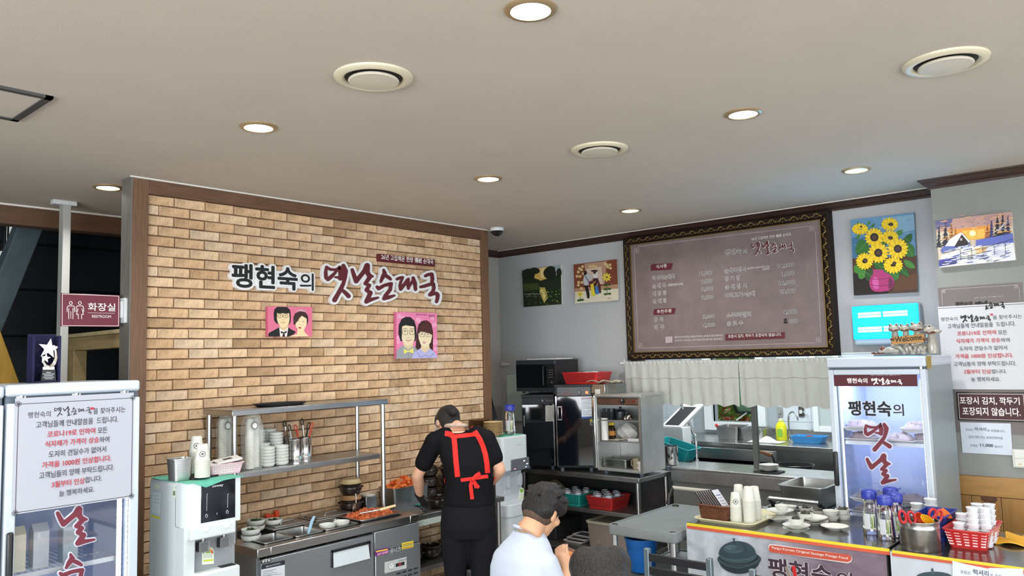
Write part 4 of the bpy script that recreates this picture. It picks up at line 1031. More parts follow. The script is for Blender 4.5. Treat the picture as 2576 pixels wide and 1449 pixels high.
pot(p, 'black stone pot, lower one of the covered pair', .080, .075); saucer(p+V((0, 0, .0755)), 'brown wooden saucer between the two stacked stone pots', mat('brown_saucer', lin('#9a7650'), .5, var=.15))
pot(p+V((0, 0, .112)), 'black stone pot, upper one of the covered pair', .080, .075); saucer(p+V((0, 0, .1875)), 'beige saucer on top of the covered stone pots', mat('beige_saucer', lin('#c9b488'), .5, var=.08))
t = thing('napkin_box', 'dark steel napkin box with white top beside the pots', 'box', (3.665, 4.66, TZ))
MB().box(3.60, 3.70, 4.59, 4.69, TZ, TZ+.085).build('box', steel_d, t, bev=.004); MB().box(3.62, 3.69, 4.60, 4.68, TZ+.085, TZ+.093).build('napkins', white_m, t, bev=.003)
# ================================================================== over-shelf rack
RZ1, RZ2 = 1.632, 1.256
t = thing('shelf_rack', 'two tier steel over shelf with tube posts on the topping table', 'rack', (3.05, 4.58, TZ))
def shelfpan(z, x0, x1, y0, y1, name):
    MB().box(x0, x1, y0, y1, z-.006, z).box(x0, x1, y0, y0+.004, z-.036, z-.006).box(x0, x1, y1-.004, y1, z-.036, z-.006).box(x0, x0+.004, y0+.004, y1-.004, z-.036, z-.006).box(x1-.004, x1, y0+.004, y1-.004, z-.036, z-.006).build(name, steel_h, t, bev=.002)
shelfpan(RZ1, 2.46, 3.655, 4.40, 4.76, 'top_shelf'); shelfpan(RZ2, 2.50, 3.60, 4.425, 4.735, 'lower_shelf')
for x, y in ((2.488, 4.428), (2.488, 4.735), (3.628, 4.428), (3.638, 4.735)): MB().cyl((x, y, TZ), (x, y, RZ1-.006), .0165, n=16).build('post', chrome if 0 else steel, t)
a, b_ = PZ(*c4(695, 155), RZ1+.005), PZ(*c4(1110, 135), RZ1+.005)
tc = V((2.86, 4.52, RZ1))
o = MB().lathe([(.15, 0), (.16, .003), (.185, .020), (.190, .020), (.164, .001+.003), (.003, .004)], tc, 36, sx=1, sy=.62).build('oval_tray', mat('black_tray', (.02, .02, .022), .45)); tag(o, 'black oval serving tray on top of the steel rack', 'tray')
# bowls stacked on the lower shelf
for px_, yy, lb in (((828, 445), 4.51, 'front left stack'), ((932, 445), 4.51, 'front right stack'), ((793, 415), 4.59, 'middle left stack'), ((890, 335), 4.60, 'tall middle stack'), ((842, 312), 4.68, 'back middle stack'), ((762, 322), 4.68, 'back left stack')):
    p = PY(*c4(*px_), yy); n = int((p.z-RZ2-.025)/.0195)+1
    for i in range(n):
        bowl((p.x, yy, RZ2+i*.0195), 'white bowl in the %s on the steel rack, %s' % (lb, 'topmost' if i == n-1 else 'lowest' if i == 0 else 'number %d from the bottom' % (i+1)), 'white bowls stacked on the rack', .78)
# bagged cups
bag_m = mat('clear_bag', (.85, .87, .86), .2, alpha=.22)
for k, (cx, cy, w_, d_, z0, z1, lb) in enumerate(((2.560, 4.66, .10, .12, RZ2+.0, RZ2+.335, 'clear bag of white paper cups behind the rack post'), (2.655, 4.51, .125, .12, RZ2, RZ2+.335, 'clear bag of white paper cups in front on the rack'))):
    t = thing('bagged_cups', lb, 'bag', (cx, cy, z0), 'bags of paper cups')
    for s in (-1, 1):
        prof = []
        for i in range(24): prof += [(.026, .006+i*.0105), (.0275, .009+i*.0105), (.0275, .012+i*.0105)]
        prof += [(.024, .30), (.020, .312), (.002, .312)]
        MB().lathe(prof, (cx+s*.028, cy+s*.018, z0), 16).build('cup_column', mat('paper_cup', lin('#dfe0d6')), t)
    rr = random.Random(k+2); rings = []
    for j in range(15):
        f_ = j/14; sc_ = (.86+.14*math.sin(f_*3.1))*(1 if j < 13 else (.8 if j == 13 else .62)); ring = []
        for i in range(20):
            a_ = 2*math.pi*i/20; e = 1+rr.uniform(-.07, .07); cs, sn = math.cos(a_), math.sin(a_)
            ring.append(V((cx+w_/2*sc_*e*math.copysign(abs(cs)**.6, cs), cy+d_/2*sc_*e*math.copysign(abs(sn)**.6, sn), z0+.002+f_*(z1-z0))))
        rings.append(ring)
    MB().loft(rings).build('bag', bag_m, t)
    mb = MB(); zz = z0+.27; yy = cy-d_/2-.004
    mb.prism([(cx-.02+.022*math.cos(i*.4488), yy, zz+.024*math.sin(i*.4488)) for i in range(14)], (0, .001, 0)); mb.build('logo_ring', hx('#6a6c6e'), t); mb = MB(); mb.prism([(cx-.02+.016*math.cos(i*.4488), yy-.0008, zz+.018*math.sin(i*.4488)) for i in range(14)], (0, .001, 0)); mb.build('logo_centre', hx('#d9dad4'), t)
# utensil canisters
def canister(p, label, h, r, group='steel utensil canisters'):
    t = thing('utensil_canister', label, 'canister', p, group)
    MB().lathe([(r, 0), (r, h*.12), (r*1.03, h*.14), (r*1.03, h*.17), (r, h*.19), (r, h-.012), (r*1.06, h-.008), (r*1.06, h), (r*.95, h), (r*.95, .01), (.003, .008)], p, 28).build('can', chrome, t); return t
ca = PZ(*c4(1040, 582), RZ2); cb = PZ(*c4(1112, 572), RZ2)+V((.03, .05, 0)); cc = PZ(*c4(985, 560), RZ2)+V((.02, .06, 0))
canister(ca, 'steel utensil canister standing in front beside the white bowls', .150, .046); canister(cb, 'steel utensil canister behind at right on the rack', .150, .046); canister(cc, 'steel utensil canister half hidden behind the bowls', .145, .046)
ut = [(ca, (-.02, .0), (-.05, 0, .24), 'steel', 'steel tongs leaning left out of the front canister'), (cb, (.0, .0), (-.02, 0, .27), 'steel', 'steel scissors handle standing in the right canister'), (cb, (.02, .0), (.06, 0, .235), 'red', 'orange handle sticking out of the right canister'), (cb, (-.03, 0), (-.07, 0, .23), 'red', 'orange handle in the right canister beside the tongs'), (cc, (0, 0), (-.01, 0, .25), 'steel', 'dark handle standing in the hidden canister'), (cb, (.01, .02), (.035, 0, .24), 'blk', 'black scissors handle in the right canister')]
for c_, (dx, dy), (ex, ey, ez), k, lb in ut:
    p0 = c_+V((dx, dy, .08)); p1 = c_+V((ex, ey, ez)); t = thing('kitchen_utensil', lb, 'utensil', p0, 'utensils in the canisters')
    m = {'steel': chrome, 'red': hx('#c6442c', .4), 'blk': black}[k]
    MB().tube([p0, (p0+p1)/2, p1-(p1-p0)*.2], [.004, .006, .007], 8).build('shank', chrome if k == 'steel' else m, t)
    e = (p1-p0).normalized(); s_ = V((1, 0, 0)); c0 = p1-(p1-p0)*.1
    MB().tube([c0+(e*math.cos(i*math.pi/6)*.022+s_*math.sin(i*math.pi/6)*.011) for i in range(13)], .0042, 6).build('loop', m if k != 'steel' else black, t)
# ================================================================== low steel counter with pots
LX0, LX1, LYF, LZ = 3.725, 4.66, 4.215, .82
t = thing('low_counter', 'low steel counter with lower shelf beside the topping table', 'counter', ((LX0+LX1)/2, 4.5, 0))
MB().box(LX0, LX1, LYF, 4.785, LZ-.035, LZ).build('worktop', steel_d, t, bev=.003)
MB().box(LX0, LX1, LYF+.03, 4.77, .42, .45).build('shelf', steel_d, t)
MB().box(LX0+.0, 4.1, LYF-.004, LYF+.004, LZ-.075, LZ-.035).build('edge_strip', hx('#c9d3cc'), t)
for x in (LX0+.03, LX1-.03):
    for y in (LYF+.04, 4.75): MB().cyl((x, y, 0), (x, y, LZ-.035), .018, n=12).build('leg', steel, t)
MB().box(LX0, LX1, LYF+.03, 4.77, .14, .165).build('bottom_shelf', steel_d, t)
t = thing('deep_food_pan', 'deep steel pan heaped with orange radish kimchi cubes', 'pan', (4.03, 4.67, LZ))
tub('pan', (4.03, 4.675), .35, .185, LZ, .137, .02, steel_d, t, .94, .004, .008)
cub = [mat('radish_cube_%d' % i, lin(c), .4, var=.25, vs_=60) for i, c in enumerate(('#d9662a', '#c9501f', '#e08a45', '#d2702c'))]
cm = MB().box(-.0105, .0105, -.0095, .0095, -.0085, .0085).build('radish_cube', cub[0], base=(0, 0, 0)); cmd = cm.data; bpy.data.objects.remove(cm); rr = random.Random(5)
n = 0
for lay, (fr_, cnt) in enumerate(((.97, 60), (.82, 46), (.6, 30), (.35, 14), (.15, 4))):
    for i in range(cnt):
        x = 4.03+(rr.random()*2-1)*.165*fr_; y = 4.675+(rr.random()*2-1)*.085*fr_
        o = bpy.data.objects.new('radish_cube', cmd); col.objects.link(o); o.location = (x, y, LZ+.128+lay*.0165); o.rotation_euler = (rr.uniform(-.7, .7), rr.uniform(-.7, .7), rr.uniform(0, 3)); s_ = rr.uniform(.8, 1.25); o.scale = (s_, s_, s_)
        o.material_slots[0].link = 'OBJECT'; o.material_slots[0].material = rr.choice(cub)
        tag(o, 'orange radish kimchi cube in the heap beside the rack post', 'radish cube', 'radish kimchi cubes')
MB().box(3.87, 4.19, 4.60, 4.75, LZ+.11, LZ+.122).build('kimchi_sauce', kim); tag(bpy.data.objects['kimchi_sauce'], 'red kimchi sauce under the radish cubes', 'sauce', kind='stuff')
PT = [((4.295, 4.69), 3, 'left stack by the radish pan'), ((4.445, 4.60), 4, 'middle stack against the brick wall'), ((4.585, 4.70), 3, 'right stack behind the cook')]
for (x, y), n_, lb in PT:
    for i in range(n_): pot((x, y, LZ+i*.0825), 'black stone pot %s in the %s' % (['at the bottom', 'second from bottom', 'third from bottom', 'fourth from bottom', 'on top'][i], lb), .078, .082)
pot(PZ(*c5(612, 928), LZ), 'black stone pot standing alone by the gloved hand', .082, .085)
for i, (x, z) in enumerate(((3.86, .45), (4.05, .45), (4.25, .45), (3.9, .165), (4.12, .165))): pot((x, 4.42, z), 'black stone pot on the %s shelf of the low counter, %s' % (('upper', 'left'), ('upper', 'middle'), ('upper', 'right'), ('bottom', 'left'), ('bottom', 'right'))[i], .09, .09)
mb = MB(); p = PZ(*c5(505, 915), LZ); rr = random.Random(3)
mb.grid(lambda u, v: (p.x-.05+.11*u, p.y-.04+.10*v, LZ+.003+.022*abs(math.sin(5*u+2*v))*math.cos((u-.5)*2)*(1-abs(v-.5))), 12, 10)
o = mb.build('green_dishcloth', mat('green_cloth', lin('#2f8a6e'), .9, var=.2, vs_=30)); md = o.modifiers.new('s', 'SOLIDIFY'); md.thickness = .004; tag(o, 'crumpled green dishcloth on the low counter by the gloved hand', 'cloth')
# ================================================================== second water dispenser
QX0, QX1, QYF, QYB, QT = 4.735, 5.075, 4.30, 4.74, 1.262
t = thing('water_dispenser', 'white floor standing water dispenser beside the black warmers', 'dispenser', ((QX0+QX1)/2, 4.5, 0))
zc = PY(*c5(1235, 640), QYF).z; zd = PY(*c5(1170, 895), QYF).z
b = MB(); rbox(b, ((QX0+QX1)/2, (QYF+QYB)/2), QX1-QX0, QYB-QYF, zc, QT, .05, n=7); b.build('head', wd, t, bev=.012, seg=3)
gl = mat('pale_grey_panel', lin('#b9c0c6'), .4)
MB().box(QX0+.01, QX1-.01, QYF+.10, QYB, 0, zc).build('body', wd, t, bev=.006)
MB().box(QX0+.012, QX1-.012, QYF+.085, QYF+.10, zd, zc).build('niche_panel', gl, t)
ca_, cb_ = PY(*c5(1166, 600), QYF-.002), PY(*c5(1310, 580), QYF-.002)
cp_ = MB().box(ca_.x, cb_.x-.01, QYF-.008, QYF+.02, zc-.004, PY(*c5(1166, 565), QYF).z).build('control_panel', mat('slate_panel', lin('#5c6066'), .3), t, bev=.008, seg=3)
for (x, y), c in (((1197, 634), (1, .15, .3)), ((1281, 618), (.2, .3, 1)), ((1290, 594), (.9, .95, 1)), ((1267, 572), (.9, .95, 1))):
    p = PY(*c5(x, y), QYF-.009); MB().box(p.x-.008, p.x+.008, QYF-.0095, QYF-.008, p.z-.003, p.z+.003).build('indicator', mat('led_%d_%d' % (x, y), c, .4, emit=3), cp_)
for x, y in ((1142, 729), (1229, 712)):
    p = PY(*c5(x, y), QYF+.084); b = MB()
    rings = [[V((p.x+hw*math.copysign(abs(math.cos(a_))**.6, math.cos(a_)), yy, p.z+hh*math.copysign(abs(math.sin(a_))**.6, math.sin(a_)))) for a_ in [2*math.pi*i/24 for i in range(24)]] for hw, hh, yy in ((.026, .052, QYF+.0845), (.026, .052, QYF+.070), (.020, .046, QYF+.068))]
    b.loft(rings).build('cup_lever', hx('#c3c9ce', .3), t)
b = MB(); rbox(b, ((QX0+QX1)/2-.01, QYF+.05), QX1-QX0-.02, .20, .28, zd-.02, .06, n=7); b.build('drain_tank', wd, t, bev=.006)
b = MB(); rbox(b, ((QX0+QX1)/2-.01, QYF+.05), QX1-QX0-.01, .21, zd-.10, zd, .06, n=7); b.build('drain_tank_lid', hx('#cdd4d8', .35), t, bev=.006)
pic = Pic('Y', QYF+.084); pic.poly(c5p([(1225, 870), (1227, 800), (1237, 780), (1250, 776), (1262, 783), (1266, 800), (1263, 862)]), '#dfe6d6').ell(*c5(1247, 800), 4, 5, '#7fb43a').stroke(c5p([(1232, 830), (1260, 826)]), .7, '#86907c').stroke(c5p([(1232, 842), (1260, 838)]), .7, '#86907c').stroke(c5p([(1232, 855), (1260, 851)]), 1.5, '#c9d23c'); pic.build('energy_label', t)
pic = Pic('Y', QYF+.084); pic.poly(c5p([(1112, 802), (1162, 794), (1162, 820), (1112, 828)]), '#cfd4d8').stroke(c5p([(1125, 806), (1148, 803)]), .6, '#4a4e52').stroke(c5p([(1116, 818), (1158, 812)]), .6, '#6a6e72'); pic.build('small_label', t)
pic = Pic('Y', QYF-.0005); pic.text('ChungHo', *c5(1208, 455), *c5(1248, 450), 2.6, '#8d949a'); pic.build('maker_name', t)
o = MB().box(QX0+.03, QX1-.03, QYF+.03, QYB-.05, QT, QT+.003).build('cloth_mat', mint); tag(o, 'mint green mat on the second water dispenser', 'mat')
zt = QT+.0035
plate_m = mat('cream_plate', lin('#d6bd8d'), .4)
pr_ = MB().lathe([(.045, 0), (.05, .004), (.072, .013), (.082, .016), (.082, .018), (.070, .016), (.045, .006), (.003, .005)], (0, 0, 0), 28).build('cream_dish', plate_m, base=(0, 0, 0)); pd = pr_.data; bpy.data.objects.remove(pr_)
p = PZ(*c5(1050, 392), zt)+V((.05, .07, 0))
for i in range(9):
    o = bpy.data.objects.new('cream_dish', pd); col.objects.link(o); o.location = (p.x, p.y, zt+i*.0125); tag(o, 'cream dish, %s in the stack on the second dispenser' % ['lowest', 'second', 'third', 'fourth', 'fifth', 'sixth', 'seventh', 'eighth', 'topmost'][i], 'dish', 'cream dishes on the dispenser')
bd_ = MB().lathe([(.06, 0), (.085, .004), (.092, .012), (.088, .012), (.07, .005), (.003, .004)], (0, 0, 0), 28).build('brown_plate', mat('brown_plate', lin('#5e3f29'), .45), base=(0, 0, 0)); bdd = bd_.data; bpy.data.objects.remove(bd_)
for i in range(10):
    o = bpy.data.objects.new('brown_plate', bdd); col.objects.link(o); o.location = (4.84, 4.645, zt+i*.0125); tag(o, 'brown plate, %s in the stack behind the cream dishes' % ['lowest', 'second', 'third', 'fourth', 'fifth', 'sixth', 'seventh', 'eighth', 'ninth', 'topmost'][i], 'plate', 'brown plates on the dispenser')
# water bottle builder, used again on the front counter
blue_cap = hx('#2b3a9c', .35)
water_m = mat('water', (.9, .97, 1), .02, trans=1)
def water_bottle(p, label, h=.25, rz=0, sc_=1.0, lbl=True):
    t = thing('water_bottle', label, 'bottle', p, 'blue capped water bottles'); p = V(p); k = sc_
    prof = [(.043, 0), (.046, .006), (.046, .03), (.043, .055), (.040, .10), (.038, .14), (.036, .165), (.034, .182), (.036, .19), (.040, .20)]
    prof = [(r_*k, z*h/.25) for r_, z in prof]
    MB().lathe(prof, p, 28, cap1=False).build('bottle', pane_mat('clear_pet') if 'clear_pet' not in bpy.data.materials else bpy.data.materials['clear_pet'], t)
    c = MB().lathe([(.042*k, .198*h/.25), (.043*k, .205*h/.25), (.043*k, .232*h/.25), (.040*k, .242*h/.25), (.030*k, .248*h/.25), (.003, .25*h/.25)], p, 28).build('cap', blue_cap, t)
    MB().prism([p+V((-.012*k, -.042*k, .236*h/.25)), p+V((.012*k, -.042*k, .236*h/.25)), p+V((.009*k, -.056*k, .243*h/.25)), p+V((-.009*k, -.056*k, .243*h/.25))], (0, 0, .008*k)).build('spout_lid', blue_cap, c)
    MB().lathe([(.040*k, .006), (.0415*k, .03*h/.25), (.0405*k, .052*h/.25), (.003, .053*h/.25)], p, 20).build('water', bpy.data.materials['clear_pet'], t)
    if lbl:
        dv = V((-p.x, -p.y, 0)).normalized(); a0 = math.atan2(dv.y, dv.x)
        for da, w_, c1 in ((.30, .55, '#c9cdb8'), (-.42, .75, '#c7cbd0')):
            mb = MB(); rr_ = .0475*k
            mb.grid(lambda u, v: (p.x+rr_*math.cos(a0+da+(u-.5)*w_), p.y+rr_*math.sin(a0+da+(u-.5)*w_), p.z+h*(.14+.34*v)), 6, 1); lb_ = mb.build('label', hx(c1), t)
            if da > 0:
                mb = MB(); rr_ = .0482*k; mb.grid(lambda u, v: (p.x+rr_*math.cos(a0+da+.12+(u-.5)*.10*(1.6-v)), p.y+rr_*math.sin(a0+da+.12+(u-.5)*.10*(1.6-v)), p.z+h*(.18+.26*v)), 3, 1); mb.build('bottle_print', hx('#26302a'), lb_)
                mb = MB(); mb.grid(lambda u, v: (p.x+rr_*math.cos(a0+da-.16+(u-.5)*.16*(1.5-v)), p.y+rr_*math.sin(a0+da-.16+(u-.5)*.16*(1.5-v)), p.z+h*(.17+.24*v)), 3, 1); mb.build('bottle_print', hx('#7f9a4a'), lb_)
    return t
water_bottle(PZ(*c5(1183, 388), zt)+V((.10, .12, 0)), 'blue capped water bottle on the second dispenser', .25)
# black apron hanging behind the brick post, cutting board on the wall
mb = MB(); a = PY(*c5(1024, 45), 4.95); rr = random.Random(4)
def apr(u, v):
    x = 5.19+.16*u*(.35+.65*v)+.012*math.sin(9*u+3*v); return (x, 4.86+.05*u+.02*math.sin(11*u), 1.64-.30*v*(1-.05*u))
mb.grid(apr, 14, 10); o = mb.build('black_apron', mat('black_cloth', (.012, .012, .013), .75, bump=.3, bs=20)); md = o.modifiers.new('s', 'SOLIDIFY'); md.thickness = .006
tag(o, 'black apron hanging by the right post of the brick wall', 'apron')
a, b_ = PX(1273, 942, 6.27), PX(1304, 1060, 6.27)
mb = MB(); mb.box(6.27, 6.29, a.y-.30, a.y, b_.z, a.z); o = mb.build('cutting_board', mat('white_board', lin('#c3c9c0'), .5, var=.06), bev=.012, seg=3); tag(o, 'pale plastic cutting board leaning on the grey wall behind the microwave', 'board')
# ================================================================== warmers, microwave and steel table by the grey wall
c7 = lambda x, y: (1230+x/4.026, 880+y/4.026)
c8 = lambda x, y: (1230+x/5.152, 1180+y/5.152)
c7p = lambda pts: [c7(*q) for q in pts]
WZ, WX = .87, 5.69
t = thing('steel_table', 'dark steel work table carrying the warming cabinets', 'table', (6.0, 4.4, 0))
MB().box(WX, 6.22, 3.63, 5.35, WZ-.042, WZ).build('worktop', steel_d, t, bev=.006)
for i, z in enumerate((.555, .22)): MB().box(WX+.05, 6.21, 3.66, 5.32, z-.035, z).build('shelf', steel_d, t, bev=.004)
for x in (WX+.035, 6.18):
    for y in (3.665, 5.31): MB().cyl((x, y, 0), (x, y, WZ-.04), .02, n=14).build('leg', steel, t)
MB().box(6.205, 6.215, 3.66, 5.32, .2, WZ-.04).build('back_panel', mat('dark_steel_panel', (.10, .10, .105), .45, .8), t)
WF, WB = 5.725, 6.28
def cabinet(label, y0, y1, z1, zs, name='warming_cabinet'):
    t = thing(name, label, 'warmer', ((WF+WB)/2, (y0+y1)/2, WZ), 'warming cabinets on the steel table')
    for x in (WF+.06, WB-.06):
        for y in (y0+.05, y1-.05): MB().lathe([(.016, 0), (.022, .02), (.024, .034)], (x, y, WZ), 14).build('foot', hx('#5a6470', .5), t)
    return t
dkc = mat('dark_cabinet', (.012, .012, .014), .5, spec=.3)
side_m = mat('scuffed_steel_side', (.60, .61, .60), .42, .85, var=.10, vs_=6, bump=.12, bs=22)
def knob(pl, p, r, parent):
    m = MB().cyl(p, V(p)+V((-.016, 0, 0)), r, r*.85, n=18); o = m.build('knob', black, parent)
    MB().box(p[0]-.0185, p[0]-.016, p[1]-.002, p[1]+.002, p[2], p[2]+r*.8).build('knob_mark', white_p, o)
# first, lower one
t = cabinet('left black glass warming cabinet under the microwave', 4.55, 4.935, 1.55, 1.47)
MB().box(WF+.02, WB, 4.55, 4.935, WZ+.034, 1.53).build('body', dkc, t, bev=.003)
MB().box(WF-.01, WB, 4.545, 4.94, 1.53, 1.553).build('top', dkc, t, bev=.003)
MB().box(WF+.005, WF+.02, 4.555, 4.92, 1.47, 1.53).build('control_strip', dkc, t)
d = MB().box(WF-.006, WF+.018, 4.553, 4.932, WZ+.04, 1.466).build('door', gloss_black, t, bev=.003)
MB().box(WF-.007, WF+.018, 4.553, 4.566, WZ+.04, 1.466).build('door_edge', chrome, d)
a, b = PX(*c7(337, 652), WF), PX(*c7(370, 755), WF)
MB().tube([(WF-.006, a.y-.015, a.z), (WF-.022, a.y-.015, a.z), (WF-.022, a.y-.015, b.z), (WF-.006, a.y-.015, b.z)], .006, 8).build('handle', chrome, d)
knob(None, PX(*c7(535, 512), WF+.005), .016, t)
for x, c in ((575, '#333333'), (602, '#5a1512'), (628, '#222222')): p = PX(*c7(x, 512), WF+.005); MB().box(WF, WF+.005, p.y-.007, p.y+.007, p.z-.008, p.z+.008).build('switch', hx(c, .4), t)
pic = Pic('X', WF-.0065); pic.poly(c7p([(553, 562), (645, 560), (645, 722), (556, 720)]), '#b5b3ac')
for i in range(13): pic.stroke(c7p([(562, 575+i*11), (562+random.randint(50, 76), 575+i*11)]), .55, '#77756f')
pic.build('paper_label', d)
t.scale = (.9, .79, 1); t.rotation_euler = (0, 0, R(28)); t.location = (5.872, 4.783, WZ)
# second, taller
t = cabinet('middle black glass warming cabinet with red lit switch', 4.105, 4.515, 1.645, 1.545)
MB().box(WF+.02, WB, 4.105, 4.515, WZ+.034, 1.625).build('body', dkc, t, bev=.003)
MB().box(WF-.02, WB, 4.10, 4.52, 1.622, 1.645).build('top', dkc, t, bev=.003)
cs = MB().box(WF-.004, WF+.02, 4.13, 4.49, 1.545, 1.622).build('control_strip', mat('brown_black_panel', lin('#1e1513'), .35), t)
d = MB().box(WF-.010, WF+.018, 4.112, 4.508, WZ+.055, 1.540).build('door', gloss_black, t, bev=.003)
for y0, y1, n_ in ((4.498, 4.512, 'door_edge'), (4.086, 4.100, 'door_edge')): MB().box(WF-.012, WF+.018, y0, y1, WZ+.05, 1.540).build(n_, chrome, d)
a, b = PX(*c7(697, 565), WF), PX(*c7(745, 710), WF)
hh = MB(); 
for q in ((a.y, a.y-.01), (b.y+.01, b.y)): hh.box(WF-.024, WF-.008, q[0], q[1], b.z, a.z)
hh.box(WF-.024, WF-.008, a.y, b.y, a.z-.012, a.z).box(WF-.024, WF-.008, a.y, b.y, b.z, b.z+.012).build('handle', chrome, d, bev=.003)
knob(None, PX(*c7(905, 437), WF-.004), .022, t)
p = PX(*c7(978, 436), WF-.005); MB().box(WF-.012, WF-.004, p.y-.014, p.y+.014, p.z-.011, p.z+.011).build('power_switch', mat('red_lit_switch', (1, .08, .02), .4, emit=4), cs, bev=.002)
pic = Pic('X', WF-.0045); pic.text('유성 보온고', *c7(735, 458), *c7(838, 456), 5, '#8c2a22'); pic.build('lettering', cs)
pic = Pic('X', WF-.0105); pic.poly(c7p([(920, 487), (1050, 484), (1052, 702), (924, 700)]), '#b9c2cf').poly(c7p([(920, 487), (1050, 484), (1050, 505), (920, 507)]), '#a99aa8')
for y0, y1 in ((510, 555), (562, 620), (630, 688)):
    pic.poly(c7p([(928, y0), (1044, y0-1), (1045, y1), (930, y1)]), '#d3d9de')
    for k in range(4): pic.stroke(c7p([(934, y0+8+k*10), (934+random.randint(60, 105), y0+8+k*10)]), .6, '#6d7f95')
pic.poly(c7p([(924, 682), (1052, 682), (1052, 702), (924, 700)]), '#2c4a94'); pic.build('blue_label', d)
pic = Pic('X', WF-.0105); pic.poly(c7p([(1005, 708), (1050, 708), (1050, 738), (1005, 738)]), '#b9a92c').poly(c7p([(1008, 740), (1050, 740), (1046, 775), (1012, 775)]), '#9ea29c').ell(*c7(1028, 757), 2.5, 3, '#303432'); pic.build('small_sticker', d)
t.scale = (.6, .846, 1); t.rotation_euler = (0, 0, R(28)); t.location = (5.876, 4.385, WZ)
WB3 = 6.09
# third, open front
t = cabinet('open fronted steel cabinet stuffed with kitchen goods', 3.61, 4.07, 1.55, 1.5)
zsh = [PX(*c7(1300, 712), WF+.02).z, PX(*c7(1300, 925), WF+.02).z]
b = MB(); b.box(WF, WB3, 3.61, 3.62, WZ+.034, 1.54).box(WF, WB3, 4.06, 4.07, WZ+.034, 1.54).box(WB3-.01, WB3, 3.62, 4.06, WZ+.034, 1.54).box(WF, WB3-.01, 3.62, 4.06, WZ+.034, WZ+.055)
b.build('carcass', side_m, t, bev=.002)
MB().box(WF-.012, WB3+.01, 3.60, 4.08, 1.54, 1.562).build('top', side_m, t, bev=.003)
br = MB().box(WF-.008, WF+.03, 3.635, 4.05, PX(*c7(1300, 560), WF).z, PX(*c7(1300, 492), WF).z).build('control_strip', mat('brown_panel', lin('#54392c'), .35, var=.2, vs_=6), t, bev=.008, seg=3)
knob(None, PX(*c7(1355, 520), WF-.008), .022, t)
p = PX(*c7(1460, 520), WF-.008); MB().box(WF-.013, WF-.007, p.y-.010, p.y+.010, p.z-.007, p.z+.007).build('switch', hx('#7c1d17', .3), br)
for z in zsh: MB().box(WF+.015, WB3-.012, 3.622, 4.058, z-.008, z).build('shelf', steel, t)
MB().box(WF-.02, WF+.0, 4.072, 4.100, WZ+.05, 1.535).build('door_edge', chrome, t, bev=.004); MB().box(WF-.008, WF+.004, 3.61, 3.628, WZ+.04, 1.535).build('front_stile', steel, t)
zb = WZ+.0555
# goods inside
def mug(p, label, c, r=.04, h=.085, group='mugs in the steel cabinet'):
    t = thing('mug', label, 'mug', p, group)
    MB().lathe([(r*.9, 0), (r, .006), (r, h), (r*.9, h), (r*.88, .01), (.002, .008)], p, 18).build('cup', c, t)
    MB().tube([V(p)+V((0, .0+r*.95, h*.8)), V(p)+V((0, r*1.55, h*.72)), V(p)+V((0, r*1.55, h*.35)), V(p)+V((0, r*.95, h*.2))], .006, 8).build('handle', c, t)
bk_m = hx('#15161a', .25); bg_m = hx('#8f866e', .5); wt_m = hx('#cfccc4', .4)
for i, (x, lb) in enumerate(((1150, 'leftmost black mug'), (1195, 'middle black mug'), (1243, 'right black mug'))): q = PX(*c7(x, 700), 5.82); mug((5.82, q.y, zsh[0]+.001), lb+' on the top shelf of the open cabinet', bk_m, .038, .088)
t = thing('small_pot', 'small dark pot with glass lid on the top shelf of the open cabinet', 'pot', (5.9, PX(*c7(1335, 690), 5.9).y, zsh[0]+.001)); q = V(t.location)
MB().lathe([(.05, 0), (.055, .01), (.056, .06), (.06, .062), (.052, .064), (.03, .078), (.003, .082)], q, 22).build('pot', mat('dark_pot', (.08, .085, .09), .3, .6), t); MB().ball(q+V((0, 0, .094)), .012, 10, 6).build('lid_knob', black, t)
mb = MB(); q = PX(*c7(1415, 690), 5.80); rr = random.Random(8); pts = []
mb.grid(lambda u, v: (5.77+.06*v, q.y+.05-.10*u, zsh[0]+.003+.042*math.sin(math.pi*u)*math.sin(math.pi*v)+rr.uniform(0, .012)), 12, 8); o = mb.build('foil_bundle', chrome, smooth=False); tag(o, 'crumpled silver foil bundle on the top cabinet shelf', 'foil')
q = PX(*c7(1178, 915), 5.78); t = thing('paper_roll', 'white paper roll standing at left on the middle cabinet shelf', 'roll', (5.78, q.y, zsh[1]+.001)); q = V(t.location)
MB().cyl(q, q+V((0, 0, .19)), .031, n=22).build('roll', hx('#d9dad6', .7), t); MB().cyl(q+V((0, 0, .19)), q+V((0, 0, .192)), .012, n=14).build('core', hx('#8a7a62'), t)
for i, x in enumerate((1222, 1250)):
    q = PX(*c7(x, 870), 5.86+.02*i); t = thing('sauce_bottle', ['left', 'right'][i]+' yellow capped sauce bottle on the middle cabinet shelf', 'bottle', (5.87+.02*i, q.y, zsh[1]+.001), 'yellow capped bottles'); q = V(t.location)
    MB().lathe([(.024, 0), (.026, .005), (.026, .085), (.016, .11), (.014, .118)], q, 16).build('bottle', mat('dark_sauce', (.03, .015, .008), .15), t); MB().cyl(q+V((0, 0, .118)), q+V((0, 0, .145)), .019, n=16).build('cap', hx('#d3b62a', .4), t); MB().lathe([(.0266, .03), (.0266, .07)], q, 16, cap0=False, cap1=False).build('label', hx('#c98a3a'), t)
mb = MB(); q = PX(*c7(1395, 850), 5.85); rr = random.Random(12)
def bagf(u, v): a_ = 2*math.pi*u; r_ = (.085*math.sin(math.pi*min(1, .12+v*.88))**.7+.004)*(1+.16*math.sin(5*a_+9*v)); return (5.87+r_*.7*math.cos(a_), q.y+r_*math.sin(a_), zsh[1]+.004+.15*v)
